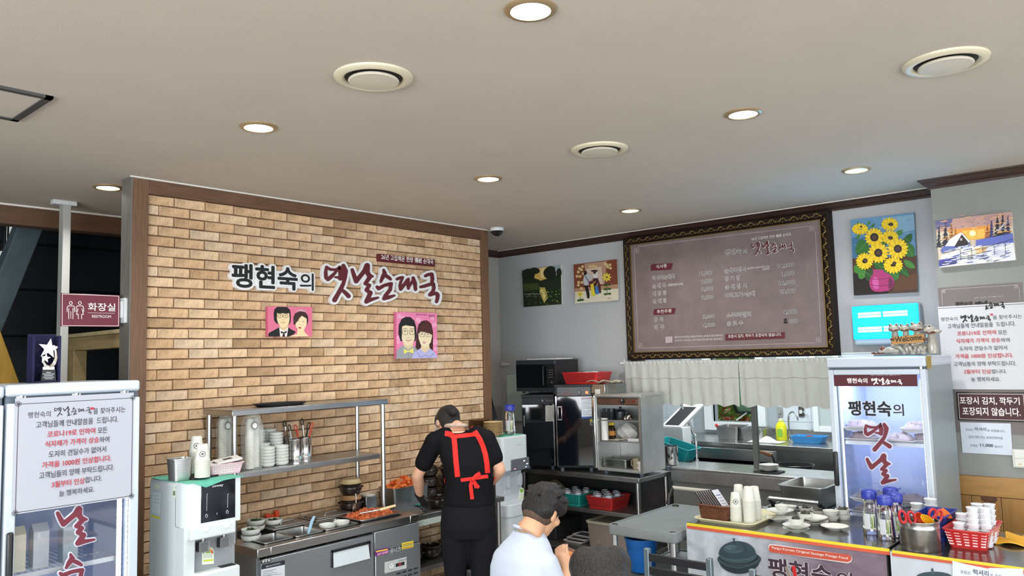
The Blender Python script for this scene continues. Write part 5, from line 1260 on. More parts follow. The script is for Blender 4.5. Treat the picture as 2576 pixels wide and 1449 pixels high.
mb.grid(bagf, 26, 10); o = mb.build('plastic_bag', mat('clear_bag2', (.75, .75, .74), .3, alpha=.6)); tag(o, 'crumpled clear plastic bag on the middle cabinet shelf', 'bag')
for i, (x, y, rz) in enumerate(((1270, 905, .3), (1320, 895, .9), (1390, 885, .25))):
    q = PX(*c7(x, y), 5.77); o = MB().obox((5.765+.01*i, q.y, zsh[1]+.006+i*.008), (.004, .05, .008 if i == 2 else 0), (.012, 0, 0), (0, 0, .003)).build('wooden_spatula', hx('#a79f8c')); tag(o, ['lowest', 'middle', 'topmost'][i]+' pale flat spatula lying on the middle cabinet shelf', 'spatula', 'spatulas in the cabinet')
q = PX(*c7(1465, 905), 5.78); o = MB().box(5.77, 5.87, q.y-.055, q.y+.055, zsh[1]+.001, zsh[1]+.025).build('white_box', hx('#bfc0c2'), bev=.003); tag(o, 'flat white box at right on the middle cabinet shelf', 'box')
for i in range(7):
    q = PX(*c7(1310, 1160), 5.83); t = thing('steel_tray', 'shallow steel tray, %s of the pile in the open cabinet' % ['lowest', 'second', 'third', 'fourth', 'fifth', 'sixth', 'topmost'][i], 'tray', (5.85, q.y, zb+.001+i*.0095), 'steel trays in the cabinet')
    tub('tray', (5.85, q.y), .16, .24, zb+.001+i*.0095, .014, .015, steel, t, .93, .002, .004)
mug(V((5.79, PX(*c7(1500, 1180), 5.79).y, zb+.001)), 'beige stoneware mug at the bottom of the open cabinet', bg_m, .036, .095); mug(V((5.765, PX(*c7(1555, 1180), 5.765).y+.012, zb+.001)), 'white mug at the bottom right of the open cabinet', wt_m, .03, .075)
q = PX(*c7(1525, 1010), 5.9); o = MB().cyl((5.95, q.y, zb+.001), (5.95, q.y, zb+.19), .022, n=14).build('red_bottle', hx('#5d1f1f', .3)); tag(o, 'dark red bottle at the back right of the open cabinet', 'bottle')
# top of the third cabinet
q = PX(*c7(1138, 450), 5.85); t = thing('steel_box', 'steel box with a cloth on it above the open cabinet', 'box', (5.9, q.y, 1.5625)); w_ = abs(PX(*c7(1070, 450), 5.8).y-PX(*c7(1210, 450), 5.8).y)
MB().box(5.80, 5.98, q.y-w_/2, q.y+w_/2, 1.5625, 1.645).build('box', steel, t, bev=.004); pic = Pic('X', 5.7995); pic.poly(c7p([(1074, 400), (1126, 398), (1128, 452), (1076, 454)]), '#cfcfc8'); pic.build('paper_tag', t)
y2 = q.y-w_/2-.003; o = MB().box(5.82, 5.97, y2-.11, y2, 1.5625, 1.65).build('grey_metal_box', mat('grey_tin', lin('#7b807e'), .4, .6)); tag(o, 'grey tin box next to the steel box above the open cabinet', 'box')
mb = MB(); rr = random.Random(5)
mb.grid(lambda u, v: (5.80+.15*v, q.y+.13-.32*u, 1.652+.018*abs(math.sin(7*u+3*v))+.008*math.cos(9*v)), 20, 8); o = mb.build('folded_cloth', mat('cream_cloth', lin('#b7ae98'), .9, var=.1, vs_=20)); md = o.modifiers.new('s', 'SOLIDIFY'); md.thickness = .004; tag(o, 'cream cloth draped over the boxes above the open cabinet', 'cloth')
# red basket on the second warmer
redp = mat('red_plastic', lin('#c42a2a'), .35, coat=.2)
q = V((5.93, 4.30, 1.6455)); t = thing('red_basket', 'red plastic basket on top of the warming cabinets', 'basket', q)
basket(t, q, .24, .40, 1.6455, .105, redp, rows=6, cols=16, hole_m=hx('#5d0f10', .8))
for i in range(3):
    o = MB().lathe([(.045, 0), (.05, .006), (.04, .012), (.003, .016)], (5.90+.03*i, 4.36-.06*i, 1.735+.004*i), 18).build('white_plate', white_m); tag(o, ['left', 'middle', 'right'][i]+' white plate in the red basket on the warmers', 'plate', 'plates in the red basket')
# microwave
MX0, MX1, MY0, MY1, MZ0, MZ1 = 5.80, 6.17, 4.575, 5.052, 1.575, 1.872
t = thing('microwave', 'black microwave oven with silver trim on the left warming cabinet', 'microwave', ((MX0+MX1)/2, (MY0+MY1)/2, 1.5535))
MB().box(MX0+.02, MX1, MY0, MY1, MZ0, MZ1).build('case', mat('black_case', (.015, .015, .017), .4), t, bev=.004)
for x in (MX0+.05, MX1-.05):
    for y in (MY0+.05, MY1-.05): MB().cyl((x, y, 1.5535), (x, y, MZ0), .014, n=10).build('foot', black, t)
yc = PX(*c7(580, 300), MX0).y
gs = mat('graphite_trim', lin('#4c4e50'), .35, .6)
for z0, z1 in ((MZ0, MZ0+.035), (MZ1-.042, MZ1)): MB().box(MX0, MX0+.02, MY0, MY1, z0, z1).build('trim', gs, t, bev=.003)
MB().box(MX0+.001, MX0+.02, yc+.002, MY1, MZ0+.036, MZ1-.043).build('door', gloss_black, t)
cp = MB().box(MX0+.001, MX0+.02, MY0, yc-.002, MZ0+.036, MZ1-.043).build('control_panel', black, t)
MB().tube([(MX0, yc+.016, MZ1-.05), (MX0-.025, yc+.016, MZ1-.07), (MX0-.025, yc+.016, MZ0+.06), (MX0, yc+.016, MZ0+.04)], .007, 10).build('handle', black, t)
p = PX(*c7(622, 332), MX0); MB().cyl((MX0+.001, p.y, p.z), (MX0-.014, p.y, p.z), .017, n=18).build('dial', chrome, cp)
for i in range(4):
    for j in range(3): p = PX(*c7(610+16*j, 205+i*24), MX0); MB().box(MX0, MX0+.001, p.y-.004, p.y+.004, p.z-.0025, p.z+.0025).build('button', hx('#8e9294'), cp)
q = PX(*c7(655, 90), 5.9); o = MB().box(5.88, 6.12, 4.60, 4.98, MZ1, MZ1+.014).build('white_tray', white_m, bev=.004); tag(o, 'thin white tray lying on the microwave', 'tray')
# torn paper on the corner wall
a = PX(1256, 911, 6.30); o = MB().prism([(6.325, a.y, a.z), (6.30, a.y-.03, a.z-.04), (6.31, a.y-.12, a.z-.035), (6.325, a.y-.15, a.z-.02)], (0, 0, .002)).build('torn_paper', hx('#cfcfc8')); tag(o, 'torn scrap of white paper stuck on the grey wall left of the microwave', 'paper')
# baskets of cups on the shelf below
SZ = .5555
cup_m = mat('white_cup_glaze', lin('#cfd5dd'), .25); rimc = hx('#4b4f5e', .3)
cp0 = MB().lathe([(.020, 0), (.022, .004), (.0315, .052), (.030, .056), (.027, .054), (.019, .008), (.002, .007)], (0, 0, 0), 18).build('small_cup', cup_m, base=(0, 0, 0)); cpd = cp0.data; bpy.data.objects.remove(cp0)
rm0 = MB().lathe([(.0316, .0505), (.0326, .0540), (.0316, .0570), (.0290, .0560)], (0, 0, 0), 18, cap0=False, cap1=False).build('rim', rimc, base=(0, 0, 0)); rmd = rm0.data; bpy.data.objects.remove(rm0)
def small_cup(p, label, group, rx=0):
    o = bpy.data.objects.new('small_cup', cpd); col.objects.link(o); o.location = V(p); o.rotation_euler = (rx, rx*.5, 0); tag(o, label, 'cup', group)
    r_ = bpy.data.objects.new('rim', rmd); col.objects.link(r_); r_.parent = o
teal = mat('teal_plastic', lin('#1f9a8f'), .35, coat=.2)
for nm, cx, cy, w_, d_, m, lbl, hm in (('teal', 5.90, 4.44, .28, .27, teal, 'teal basket', '#0a4a46'), ('red', 5.92, 4.105, .30, .28, redp, 'red basket', '#5d0f10')):
    t = thing(nm+'_basket', nm+' plastic basket of small cups under the steel table', 'basket', (cx, cy, SZ))
    basket(t, (cx, cy), w_, d_, SZ, .105, m, rows=5, cols=12, hole_m=hx(hm, .8))
    k = 0; rows = ['front', 'middle', 'back', 'rear']; cols_ = ['left', 'centre left', 'centre right', 'right']
    for i in range(4):
        for j in range(4):
            x = cx-w_/2+.045+i*.063; y = cy+d_/2-.045-j*.060
            for lay in range(2): small_cup((x+random.uniform(-.004, .004), y+random.uniform(-.004, .004), SZ+.012+.030*lay+.03*((i+j) % 2)), 'small white cup, %s row %s, %s in the %s' % (rows[i], cols_[j], ['lower', 'upper'][lay], lbl), 'small cups in the '+lbl, .08*((i*3+j) % 3-1))
mb = MB(); q = V((6.04, 4.83, SZ))
mb.grid(lambda u, v: (q.x-.14+.28*v, q.y+.22-.44*u, SZ+.002+.15*math.sin(math.pi*u)**.6*math.sin(math.pi*v)**.6*(1+.12*math.sin(9*u+5*v))), 18, 14); o = mb.build('beige_sack', mat('beige_sack', lin('#8d8564'), .9, var=.15)); tag(o, 'beige cloth sack on the shelf behind the cup baskets', 'sack')
# bottom shelf
BZ = .2205
t = thing('storage_bin', 'grey brown plastic storage bin with cream lid under the table', 'bin', (5.93, 3.98, BZ))
tub('bin', (5.93, 4.0), .36, .46, BZ, .215, .02, mat('taupe_plastic', lin('#8c8078'), .5), t, .94, .004, .004)
tub('lid', (5.93, 4.0), .375, .475, BZ+.212, .02, .02, mat('cream_plastic', lin('#b9b49f'), .5), t, 1.0, .004, .004)
for i, (y, z, lb) in enumerate(((4.42, BZ, 'lower white meat tray'), (4.40, BZ+.022, 'upper white meat tray with patterned wrap'), (4.36, BZ+.047, 'topmost white meat tray behind'))):
    t = thing('foam_tray', lb+' on the bottom shelf', 'tray', (5.86, y, z), 'foam trays on the bottom shelf'); tub('tray', (5.86+.03*i, y), .15, .22, z, .02, .015, white_m, t, .85, .004, .004)
    MB().box(5.86+.03*i-.06, 5.86+.03*i+.06, y-.09, y+.09, z+.006, z+.014).build('wrapped_contents', mat('dark_pattern', lin('#57565c'), .3, var=.9, vs_=60), t)
o = MB().box(5.80, 6.2, 4.62, 5.2, BZ, BZ+.16).build('dark_crate', mat('dark_crate', (.03, .03, .033), .5), bev=.01); tag(o, 'dark crate on the bottom shelf behind the man', 'crate')
# ================================================================== kitchen beyond the opening
c9 = lambda x, y: (1560+x/4.2625, 890+y/4.2625)
c9p = lambda pts: [c9(*q) for q in pts]
KX = 8.7
tile_m = mat('white_wall_tile', lin('#c9d2da'), .25, var=.03, vs_=3)
kw = mat('kitchen_paint', lin('#c4ccd2'), .6)
slab('floor_kitchen', 6.43, 9.0, .6, 6.4, -.02, .001, floor_m)
slab('ceiling_kitchen', 6.43, 8.9, .6, 6.4, 2.7, 2.8, kw)
slab('wall_kitchen_left', 6.43, 8.8, 6.2, 6.3, 0, 2.7, kw)
slab('wall_kitchen_right', 6.43, 8.8, .5, .6, 0, 2.7, kw)
# far wall with the window opening
wa, wb_ = PX(*c9(1005, 722), KX), PX(*c9(1490, 722), KX)
WY1, WY0, WZ0_, WZ1_ = wa.y, wb_.y, wa.z, 2.05
wall_k = wall_open('wall_kitchen_far', 'X', KX, .6, 6.2, 0, 2.7, WY0, WY1, WZ0_, WZ1_, mat('tile_joint', lin('#9aa3aa'), .6), .12)
TW, TH = .36, .245
kb = ROOT[wall_k.name]; tm = None; n = 0
y = 6.18
while y-TW > 1.9:
    for k in range(8):
        z0 = .62+k*TH
        y0, y1, z1 = y-TW+.004, y, z0+TH-.004
        if y0 < WY1+.09 and y1 > WY0-.09 and z1 > WZ0_-.09 and z0 < WZ1_+.09: continue
        if tm is None: tm = MB().box(-.006, 0, -TW/2+.002, TW/2-.002, -TH/2+.002, TH/2-.002).build('tile', tile_m, wall_k, base=(0, 0, 0), smooth=False); o = tm
        else: o = bpy.data.objects.new('tile', tm.data); col.objects.link(o); o.parent = wall_k
        o.location = V((KX, (y0+y1)/2, (z0+z1)/2))-kb
    y -= TW
w1 = thing('window_1', None, None, (KX, (WY0+WY1)/2, WZ0_)); w1['kind'] = 'structure'
wf = mat('white_window_frame', (.72, .76, .78), .35)
def frame(x, y0, y1, z0, z1, wd_, dp, name, parent, m=None):
    MB().box(x-dp, x, y0-wd_, y0, z0-wd_, z1+wd_).box(x-dp, x, y1, y1+wd_, z0-wd_, z1+wd_).box(x-dp, x, y0, y1, z0-wd_, z0).box(x-dp, x, y0, y1, z1, z1+wd_).build(name, m or wf, parent, bev=.004)
frame(KX+.04, WY0, WY1, WZ0_, WZ1_, .10, .09, 'window_frame', w1)
MB().box(KX-.10, KX+.04, WY0-.22, WY1+.3, WZ0_-.235, WZ0_-.21).build('window_sill', wf, w1, bev=.004)
MB().box(KX+.04, KX+.045, WY0, WY1, PX(*c9(1200, 100), KX).z, WZ1_).build('pane', pane, w1)
# awning sash pushed open, with green tinted glass
q0, q1 = PX(*c9(1100, 650), KX+.1), PX(*c9(1440, 650), KX+.1)
zt = WZ0_+.52; zz0 = q0.z
sash = MB(); sw = .035
def sp(y, f): return V((KX+.12+.38*(1-f), y, zz0+(zt-zz0)*f))
for ya, fa, yb, fb_ in ((q0.y, 0, q1.y, 0), (q0.y, 1, q1.y, 1), (q0.y, 0, q0.y, 1), (q1.y, 0, q1.y, 1)): sash.bar(sp(ya, fa), sp(yb, fb_), sw, sw, up=(1, 0, .3))
sash.build('open_sash', mat('bronze_sash', lin('#3c4a44'), .4, .4), w1)
MB().quad(sp(q0.y, 0), sp(q1.y, 0), sp(q1.y, 1), sp(q0.y, 1)).build('tinted_pane', mat('green_tint', lin('#8fc9a4'), .1, alpha=.75), w1)
MB().bar((KX+.02, (WY0+WY1)/2, WZ0_+.02), (KX+.4, (WY0+WY1)/2+.05, zz0), .012, .012).build('stay', wf, w1)
# planting outside
leaf = [mat('hedge_leaf_%d' % i, lin(c), .6, var=.3, vs_=8) for i, c in enumerate(('#7fae3c', '#9cc45a', '#5d8a2e', '#b8452f', '#c98d7a'))]
lm = MB().add([(0, 0, 0), (.5, .18, .05), (1, 0, 0), (.5, -.18, .05)], [(0, 1, 2, 3)]); lob = []
hd = MB(); rr = random.Random(21)
for i in range(9000):
    p = V((KX+.75+rr.random()*.7, rr.uniform(WY0-1.2, WY1+1.6), rr.uniform(.3, 2.7))); d_ = V((rr.uniform(-1, .2), rr.uniform(-1, 1), rr.uniform(-1, .6))).normalized(); s_ = d_.orthogonal(); L_ = rr.uniform(.05, .11)
    low = p.z < WZ0_+.16+rr.uniform(-.05, .05)
    hd.add([p, p+d_*L_*.5+s_*L_*.2, p+d_*L_, p+d_*L_*.5-s_*L_*.2], [(0, 1, 2, 3)], leaf[rr.choice((3, 4, 1)) if low else rr.choice((0, 0, 1, 1, 2))])
hd.grid(lambda u, v: (KX+1.25+.15*math.sin(40*u)*math.sin(31*v), WY0-1.6+(WY1-WY0+3.6)*u, -.008+2.9*v), 60, 40, leaf[1])
o = hd.build('garden_hedge', None, smooth=False); tag(o, 'sunlit green and red shrubs outside the kitchen window', 'hedge', kind='stuff')
slab('ground_outside', 8.82, 12, -1, 8, -.3, -.01, mat('soil', lin('#6d6a48'), .9))
# right hand window edge
w2 = thing('window_2', None, None, (KX-.02, 2.9, 1.0)); w2['kind'] = 'structure'
a, b = PX(*c9(2095, 830), KX), PX(*c9(2245, 830), KX)
frame(KX-.002, b.y-.1, a.y-.06, a.z+.06, 2.0, .06, .05, 'window_frame', w2); MB().box(KX-.03, KX-.02, b.y-.1, a.y-.06, a.z+.06, 2.0).build('pane', mat('frosted_pane', lin('#b4bfc0'), .2), w2)
# pass counter
PCX, PCZ = 6.16, .909
t = thing('pass_counter', 'long steel pass counter under the white curtain', 'counter', (6.4, 2.75, 0))
PY0, PY1 = 1.92, 3.60
MB().box(PCX, 6.62, PY0, PY1, PCZ-.02, PCZ).build('worktop', steel, t, bev=.004)
MB().box(PCX, PCX+.02, PY0, PY1, PCZ-.12, PCZ-.02).build('edge_skirt', steel_d, t, bev=.003)
MB().box(PCX+.03, 6.6, PY0, PY1, .0, PCZ-.12).build('cabinet', mat('grey_steel_body', lin('#7e807f'), .42, .6, var=.08), t)
o = MB().box(6.30, 6.50, PY1+.0, 4.0, PCZ-.02, PCZ).build('worktop_end', steel, t)
sy = PX(*c9(1470, 1220), 6.42).y
t = thing('steel_pole', 'square steel pole standing on the pass counter', 'pole', (6.42, sy, PCZ)); MB().box(6.40, 6.44, sy-.022, sy+.022, PCZ, 1.866).build('pole', mat('dark_pole', lin('#6a6e6c'), .4, .6), t, bev=.003); MB().box(6.38, 6.46, sy-.04, sy+.04, PCZ, PCZ+.006).build('base_plate', steel_d, t)
# things on the pass counter
q = PZ(*c9(1598, 1268), PCZ); q.x = max(q.x, 6.27); t = thing('black_tray', 'small black tray under white dishes on the pass counter', 'tray', q); b = MB(); rbox(b, q, .15, .22, PCZ, PCZ+.01, .02); b.build('tray', blackm, t)
for i in range(5):
    o = MB().lathe([(.04, 0), (.045, .003), (.075, .014), (.078, .016), (.07, .016), (.04, .006), (.002, .005)], (q.x, q.y, PCZ+.0105+i*.009), 24).build('white_dish', white_m); tag(o, 'white dish, %s in the pile on the small black tray' % ['lowest', 'second', 'third', 'fourth', 'topmost'][i], 'dish', 'dishes on the pass counter')
q = PZ(*c9(550, 1175), PCZ); q = V((6.42, PX(*c9(552, 1100), 6.42).y, PCZ)); t = thing('steel_canister', 'steel canister standing next to the open cabinet on the pass counter', 'canister', q)
MB().lathe([(.058, 0), (.06, .005), (.06, .14), (.064, .142), (.064, .15), (.056, .15), (.056, .01), (.003, .008)], q, 28).build('can', chrome, t)
# tall gooseneck faucet and sink behind the counter
t = thing('kitchen_sink', 'steel sink basin behind the pass counter', 'sink', (7.0, 3.75, 0))
SX0, SX1, SY0, SY1, SZ_ = 6.64, 7.25, 3.10, 4.35, .86
b = MB(); b.box(SX0, SX1, SY0, SY0+.06, SZ_-.03, SZ_).box(SX0, SX1, SY1-.06, SY1, SZ_-.03, SZ_).box(SX0, SX0+.06, SY0, SY1, SZ_-.03, SZ_).box(SX1-.06, SX1, SY0, SY1, SZ_-.03, SZ_+.10).build('rim', steel, t)
MB().box(SX0+.05, SX1-.05, SY0+.05, SY1-.05, .55, .56).box(SX0+.05, SX0+.06, SY0+.05, SY1-.05, .56, SZ_).box(SX1-.06, SX1-.05, SY0+.05, SY1-.05, .56, SZ_).box(SX0+.05, SX1-.05, SY0+.05, SY0+.06, .56, SZ_).box(SX0+.05, SX1-.05, SY1-.06, SY1-.05, .56, SZ_).build('basin', steel_d, t)
MB().box(SX0+.03, SX1-.03, SY0+.02, SY1-.02, 0, .54).build('base', steel_d, t)
q = PX(*c9(850, 1090), 6.75)
def faucet(p, h, reach, label, dirv):
    t = thing('faucet', label, 'faucet', p); p = V(p); d_ = V(dirv)
    MB().lathe([(.026, 0), (.024, .02), (.014, .05), (.012, .06)], p, 16).build('base', chrome, t)
    pts = [p+V((0, 0, .05)), p+V((0, 0, h*.7))]+[p+V((0, 0, h*.7))+d_*(reach/2*(1-math.cos(R(18*i))))+V((0, 0, h*.3*math.sin(R(18*i)))) for i in range(1, 11)]
    MB().tube(pts, .010, 10).build('spout', chrome, t); MB().bar(p+V((0, .02, .03)), p+V((0, .07, .045)), .012, .008).build('lever', chrome, t); return t
faucet((6.70, q.y, SZ_), .28, .10, 'chrome gooseneck faucet at the near sink behind the pass counter', (.6, .6, 0))
# teal basket tilted in the sink corner
q = PX(*c9(610, 1030), 6.85); t = thing('teal_basket', 'teal plastic basin tilted behind the steel canister', 'basin', (6.9, q.y, SZ_)); tub('basin', (6.9, q.y), .26, .36, SZ_, .13, .03, mat('teal_basin', lin('#1798a0'), .4), t, .82, .006, .012)
t.rotation_euler = (R(14), 0, 0); t.location = (6.82, q.y, SZ_+.05)
# stove and frying pan on the right
t = thing('gas_range', 'dark gas range behind the right part of the pass counter', 'stove', (7.0, 2.4, 0)); MB().box(6.66, 7.3, 1.95, 3.0, 0, .80).build('body', steel_d, t, bev=.005)
for y in (2.3, 2.68): MB().lathe([(.11, .80), (.12, .81), (.10, .815), (.05, .812)], (6.95, y, 0), 20).build('burner', blackm, t)
q = V((6.88, PX(*c9(1870, 1190), 6.88).y, .8155)); t = thing('frying_pan', 'black frying pan with wooden handle on the gas range', 'pan', q)
MB().lathe([(.125, 0), (.13, .01), (.165, .085), (.168, .088), (.160, .088), (.122, .012), (.003, .010)], q, 32).build('pan', mat('black_iron', (.012, .012, .013), .35), t)
MB().lathe([(.14, .05), (.09, .058), (.003, .06)], q, 24).build('dough', mat('frothy_food', lin('#a8a7a2'), .6, var=.3, vs_=30), t)
h0 = q+V((-.06, .15, .08)); h1 = PX(*c9(1630, 1090), 6.80); h2 = PX(*c9(1500, 1050), 6.80)
MB().tube([h0, h1], .008, 8).build('handle_shank', black, t); MB().tube([h1, (h1+h2)/2, h2], [.016, .019, .014], 10).build('handle', mat('brown_handle', lin('#7b5233'), .5), t)
# far counter with sink, pans
FZ = .94
t = thing('far_counter', 'steel counter with splashback along the far kitchen wall', 'counter', (8.3, 3.9, 0))
MB().box(7.85, KX-.01, 1.9, 5.6, FZ-.04, FZ).build('worktop', steel, t, bev=.003); MB().box(7.9, KX-.01, 1.9, 5.6, .1, FZ-.04).build('cabinet', steel_d, t); a = PX(*c9(1590, 800), KX-.03); MB().box(KX-.03, KX-.012, 1.9, a.y, FZ, a.z).build('splashback', steel_h, t)
for i, (x0, x1, y0, y1, lb) in enumerate(((1022, 1278, 775, 912, 'left deep steel pan on the far kitchen counter'), (1282, 1545, 785, 912, 'right deep steel pan on the far kitchen counter'))):
    a, b = PX(*c9(x0, y1), 8.15), PX(*c9(x1, y0), 8.15); z1 = FZ+max(.13, (PX(*c9(x0, y0), 8.15).z-PX(*c9(x0, y1), 8.15).z))
    t = thing('deep_steel_pan', lb, 'pan', (8.27, (a.y+b.y)/2, FZ), 'deep steel pans in the kitchen'); tub('pan', (8.27, (a.y+b.y)/2), .28, abs(a.y-b.y)-.03, FZ+.001, z1-FZ, .03, steel, t, .9, .004, .01)
q = PX(*c9(1058, 778), 8.15); o = MB().tube([(8.2, q.y, FZ+.10), (8.14, q.y+.03, z1+.025)], .018, 8).build('red_spatula', hx('#c0302a')); tag(o, 'red spatula poking out of the left deep pan', 'spatula')
q = V((8.35, PX(*c9(1730, 850), 8.35).y, FZ)); t = thing('dish_soap_bottle', 'yellow dish soap bottle by the far sink', 'bottle', q)
MB().lathe([(.055, 0), (.06, .01), (.06, .14), (.05, .17), (.03, .19), (.028, .2)], q, 20, sx=.7).build('bottle', mat('yellow_soap', lin('#d3d12a'), .2), t); MB().cyl(q+V((0, 0, .2)), q+V((0, 0, .225)), .024, n=14).build('cap', hx('#d9dc9a'), t); MB().box(q.x-.0445, q.x-.043, q.y-.03, q.y+.03, FZ+.04, FZ+.12).build('label', hx('#7fae3a'), t)
q = V((8.45, PX(*c9(1815, 880), 8.45).y, FZ)); faucet(q, .30, .16, 'chrome swan neck faucet beside the yellow soap', (-.5, -.85, 0))
q = V((8.25, PX(*c9(2030, 930), 8.25).y, FZ)); t = thing('blue_basin', 'bright blue plastic basin at the right of the far sink', 'basin', q); tub('basin', q, .2, .34, FZ+.001, .07, .03, mat('blue_plastic', lin('#2a86c8'), .4), t, .85, .005, .008)
o = MB().lathe([(.05, .0), (.06, .02), (.03, .05), (.003, .055)], q+V((0, 0, .02)), 12).build('red_peppers', hx('#7c2a26')); tag(o, 'dark red scraps lying in the blue basin', 'food')
q = V((8.1, PX(*c9(1530, 920), 8.1).y, FZ)); mb = MB(); mb.grid(lambda u, v: (8.0+.2*v, q.y+.14-.36*u, FZ+.004+.06*math.sin(math.pi*u)*math.sin(math.pi*v)*abs(math.cos(6*u))), 14, 8); o = mb.build('white_cloth', mat('white_cloth', lin('#c9ccca'), .9)); tag(o, 'white cloth lying on the far kitchen counter', 'cloth')
# white ice maker with black lid, steel pipe
q = PX(*c9(590, 780), 7.5); t = thing('ice_machine', 'white appliance with slanted black lid behind the open cabinet', 'appliance', (7.6, q.y, 0))
yA, yB = PX(*c9(500, 700), 7.5).y+.05, PX(*c9(680, 760), 7.5).y; zA, zB = PX(*c9(590, 565), 7.5).z, PX(*c9(590, 780), 7.5).z
MB().box(7.45, 7.62, yB-.02, yA+.35, .3, zB).build('body', mat('white_enamel', (.70, .73, .74), .35), t, bev=.01)
for x in (7.48, 7.59):
    for y in (yB+.03, yA+.3): MB().cyl((x, y, 0), (x, y, .3), .02, n=10).build('leg', steel, t)
def lidp(y, f, o=0): return V((7.45+.30*f-o, y-.10*f, zB+(zA-zB)*f))
MB().add([lidp(yA, 0), lidp(yB, 0), lidp(yB, 1.05), lidp(yA, 1.05), lidp(yA, 0)+V((.05, 0, -.01)), lidp(yB, 0)+V((.05, 0, -.01)), lidp(yB, 1.05)+V((.05, 0, 0)), lidp(yA, 1.05)+V((.05, 0, 0))], [(0, 1, 2, 3), (7, 6, 5, 4), (0, 4, 5, 1), (1, 5, 6, 2), (2, 6, 7, 3), (3, 7, 4, 0)]).build('lid', mat('white_enamel'), t, bev=.004)
MB().quad(lidp(yA-.03, .08, .003), lidp(yB+.05, .08, .003), lidp(yB+.05, .92, .003), lidp(yA-.03, .92, .003)).build('black_panel', blackm, t)
t0_ = PX(*c9(660, 555), 7.7); t1_ = PX(*c9(795, 875), 7.7); o = MB().tube([t0_+V((0, 0, .5)), t0_, t1_], .016, 10).build('steel_pipe', steel); tag(o, 'slanting steel pipe behind the white appliance', 'pipe')
# wall fittings
for i, (x, y, c, lb) in enumerate(((1718, 620, '#8f938f', 'beige wall socket left of the kitchen cords'), (1945, 620, '#3c3c36', 'dark wall socket with plugged cords'))):
    p = PX(*c9(x, y), KX-.008); t = thing('wall_socket', lb, 'socket', p, 'kitchen wall sockets'); MB().box(KX-.02, KX-.007, p.y-.03, p.y+.03, p.z-.055, p.z+.055).build('plate', hx(c), t, bev=.003); MB().box(KX-.035, KX-.02, p.y-.015, p.y+.015, p.z-.02, p.z+.02).build('plug', white_p if i else hx(c), t)
pts = [PX(*c9(x, y), KX-.03) for x, y in ((1960, 620), (2000, 640), (2010, 700), (2030, 770), (2035, 825))]; o = MB().tube(pts, .005, 6).build('power_cord', white_p); tag(o, 'thin white power cord hanging on the tiled kitchen wall', 'cord')
# ================================================================== curtain
CXp = 6.24
zr = PX(1570, 914, CXp).z; ya_, yb_ = PX(1566, 914, CXp).y, PX(2085, 912, CXp).y-.1
t = thing('curtain_rod', 'white curtain rod across the kitchen opening', 'rod', (CXp, (ya_+yb_)/2, zr))
MB().cyl((CXp, ya_, zr), (CXp, yb_, zr), .011, n=12).build('rod', white_p, t); f_ = MB().lathe([(.004, -.02), (.014, -.012), (.017, 0), (.012, .012), (.011, .02)], (0, 0, 0), 14).build('finial', white_p, t, base=(0, 0, 0))
f_.location = (0, ya_-(ya_+yb_)/2+.01, 0); f_.rotation_euler = (R(90), 0, 0)
MB().box(CXp-.006, 6.335, ya_-.03, ya_-.016, zr-.02, zr+.035).build('bracket', white_p, t)
cur_m = mat('cream_curtain', lin('#b2b4ae'), .9, var=.04, vs_=14, bump=.15, bs=200)
cur_m.node_tree.nodes['Principled BSDF'].inputs['Transmission Weight'].default_value = 0
ym = PX(1858, 914, CXp).y
for k, (y0, y1, lb) in enumerate(((ya_-.035, ym, 'left panel of the gathered cream cafe curtain'), (ym-.004, yb_+.02, 'right panel of the gathered cream cafe curtain'))):
    rr = random.Random(k+9); ph = [rr.uniform(0, 6) for _ in range(6)]
    def cf(u, v, y0=y0, y1=y1, ph=ph):
        y = y0+(y1-y0)*u; L_ = abs(y1-y0); amp = .006+.020*v
        fold = math.sin(u*L_*62+ph[0]+.9*math.sin(v*2+ph[1]))*.6+math.sin(u*L_*37+ph[2]+v)*.5+math.sin(u*L_*110+ph[3])*.25*(1-v)
        zb = .385+.010*math.sin(u*L_*40+ph[4])
        z = zr+.016-v*zb
        x = CXp-.012-amp*fold*.5
        if v < .06: x = CXp-.013-.004*math.sin(u*L_*150)
        return (x, y+.006*math.sin(u*L_*50+ph[5])*v, z)
    t = thing('cafe_curtain', lb, 'curtain', (CXp-.02, (y0+y1)/2, zr-.38), 'cafe curtain panels')
    mb = MB(); mb.grid(cf, 170, 26); o = mb.build('cloth', cur_m, t); md = o.modifiers.new('s', 'SOLIDIFY'); md.thickness = .0015
    mb = MB(); n_ = 110
    for i in range(n_):
        a0 = V(cf(i/n_, 1)); a1 = V(cf((i+1)/n_, 1)); mb.add([a0, a1, (a0+a1)/2-V((0, 0, .006))], [(0, 1, 2)])
    mb.build('lace_hem', cur_m, t, smooth=False)
    mb = MB(); mb.tube([V(cf(i/120, .40))-V((.003, 0, 0)) for i in range(121)], .0016, 5); mb.build('stitch_seam', hx('#b3b0a2'), t)
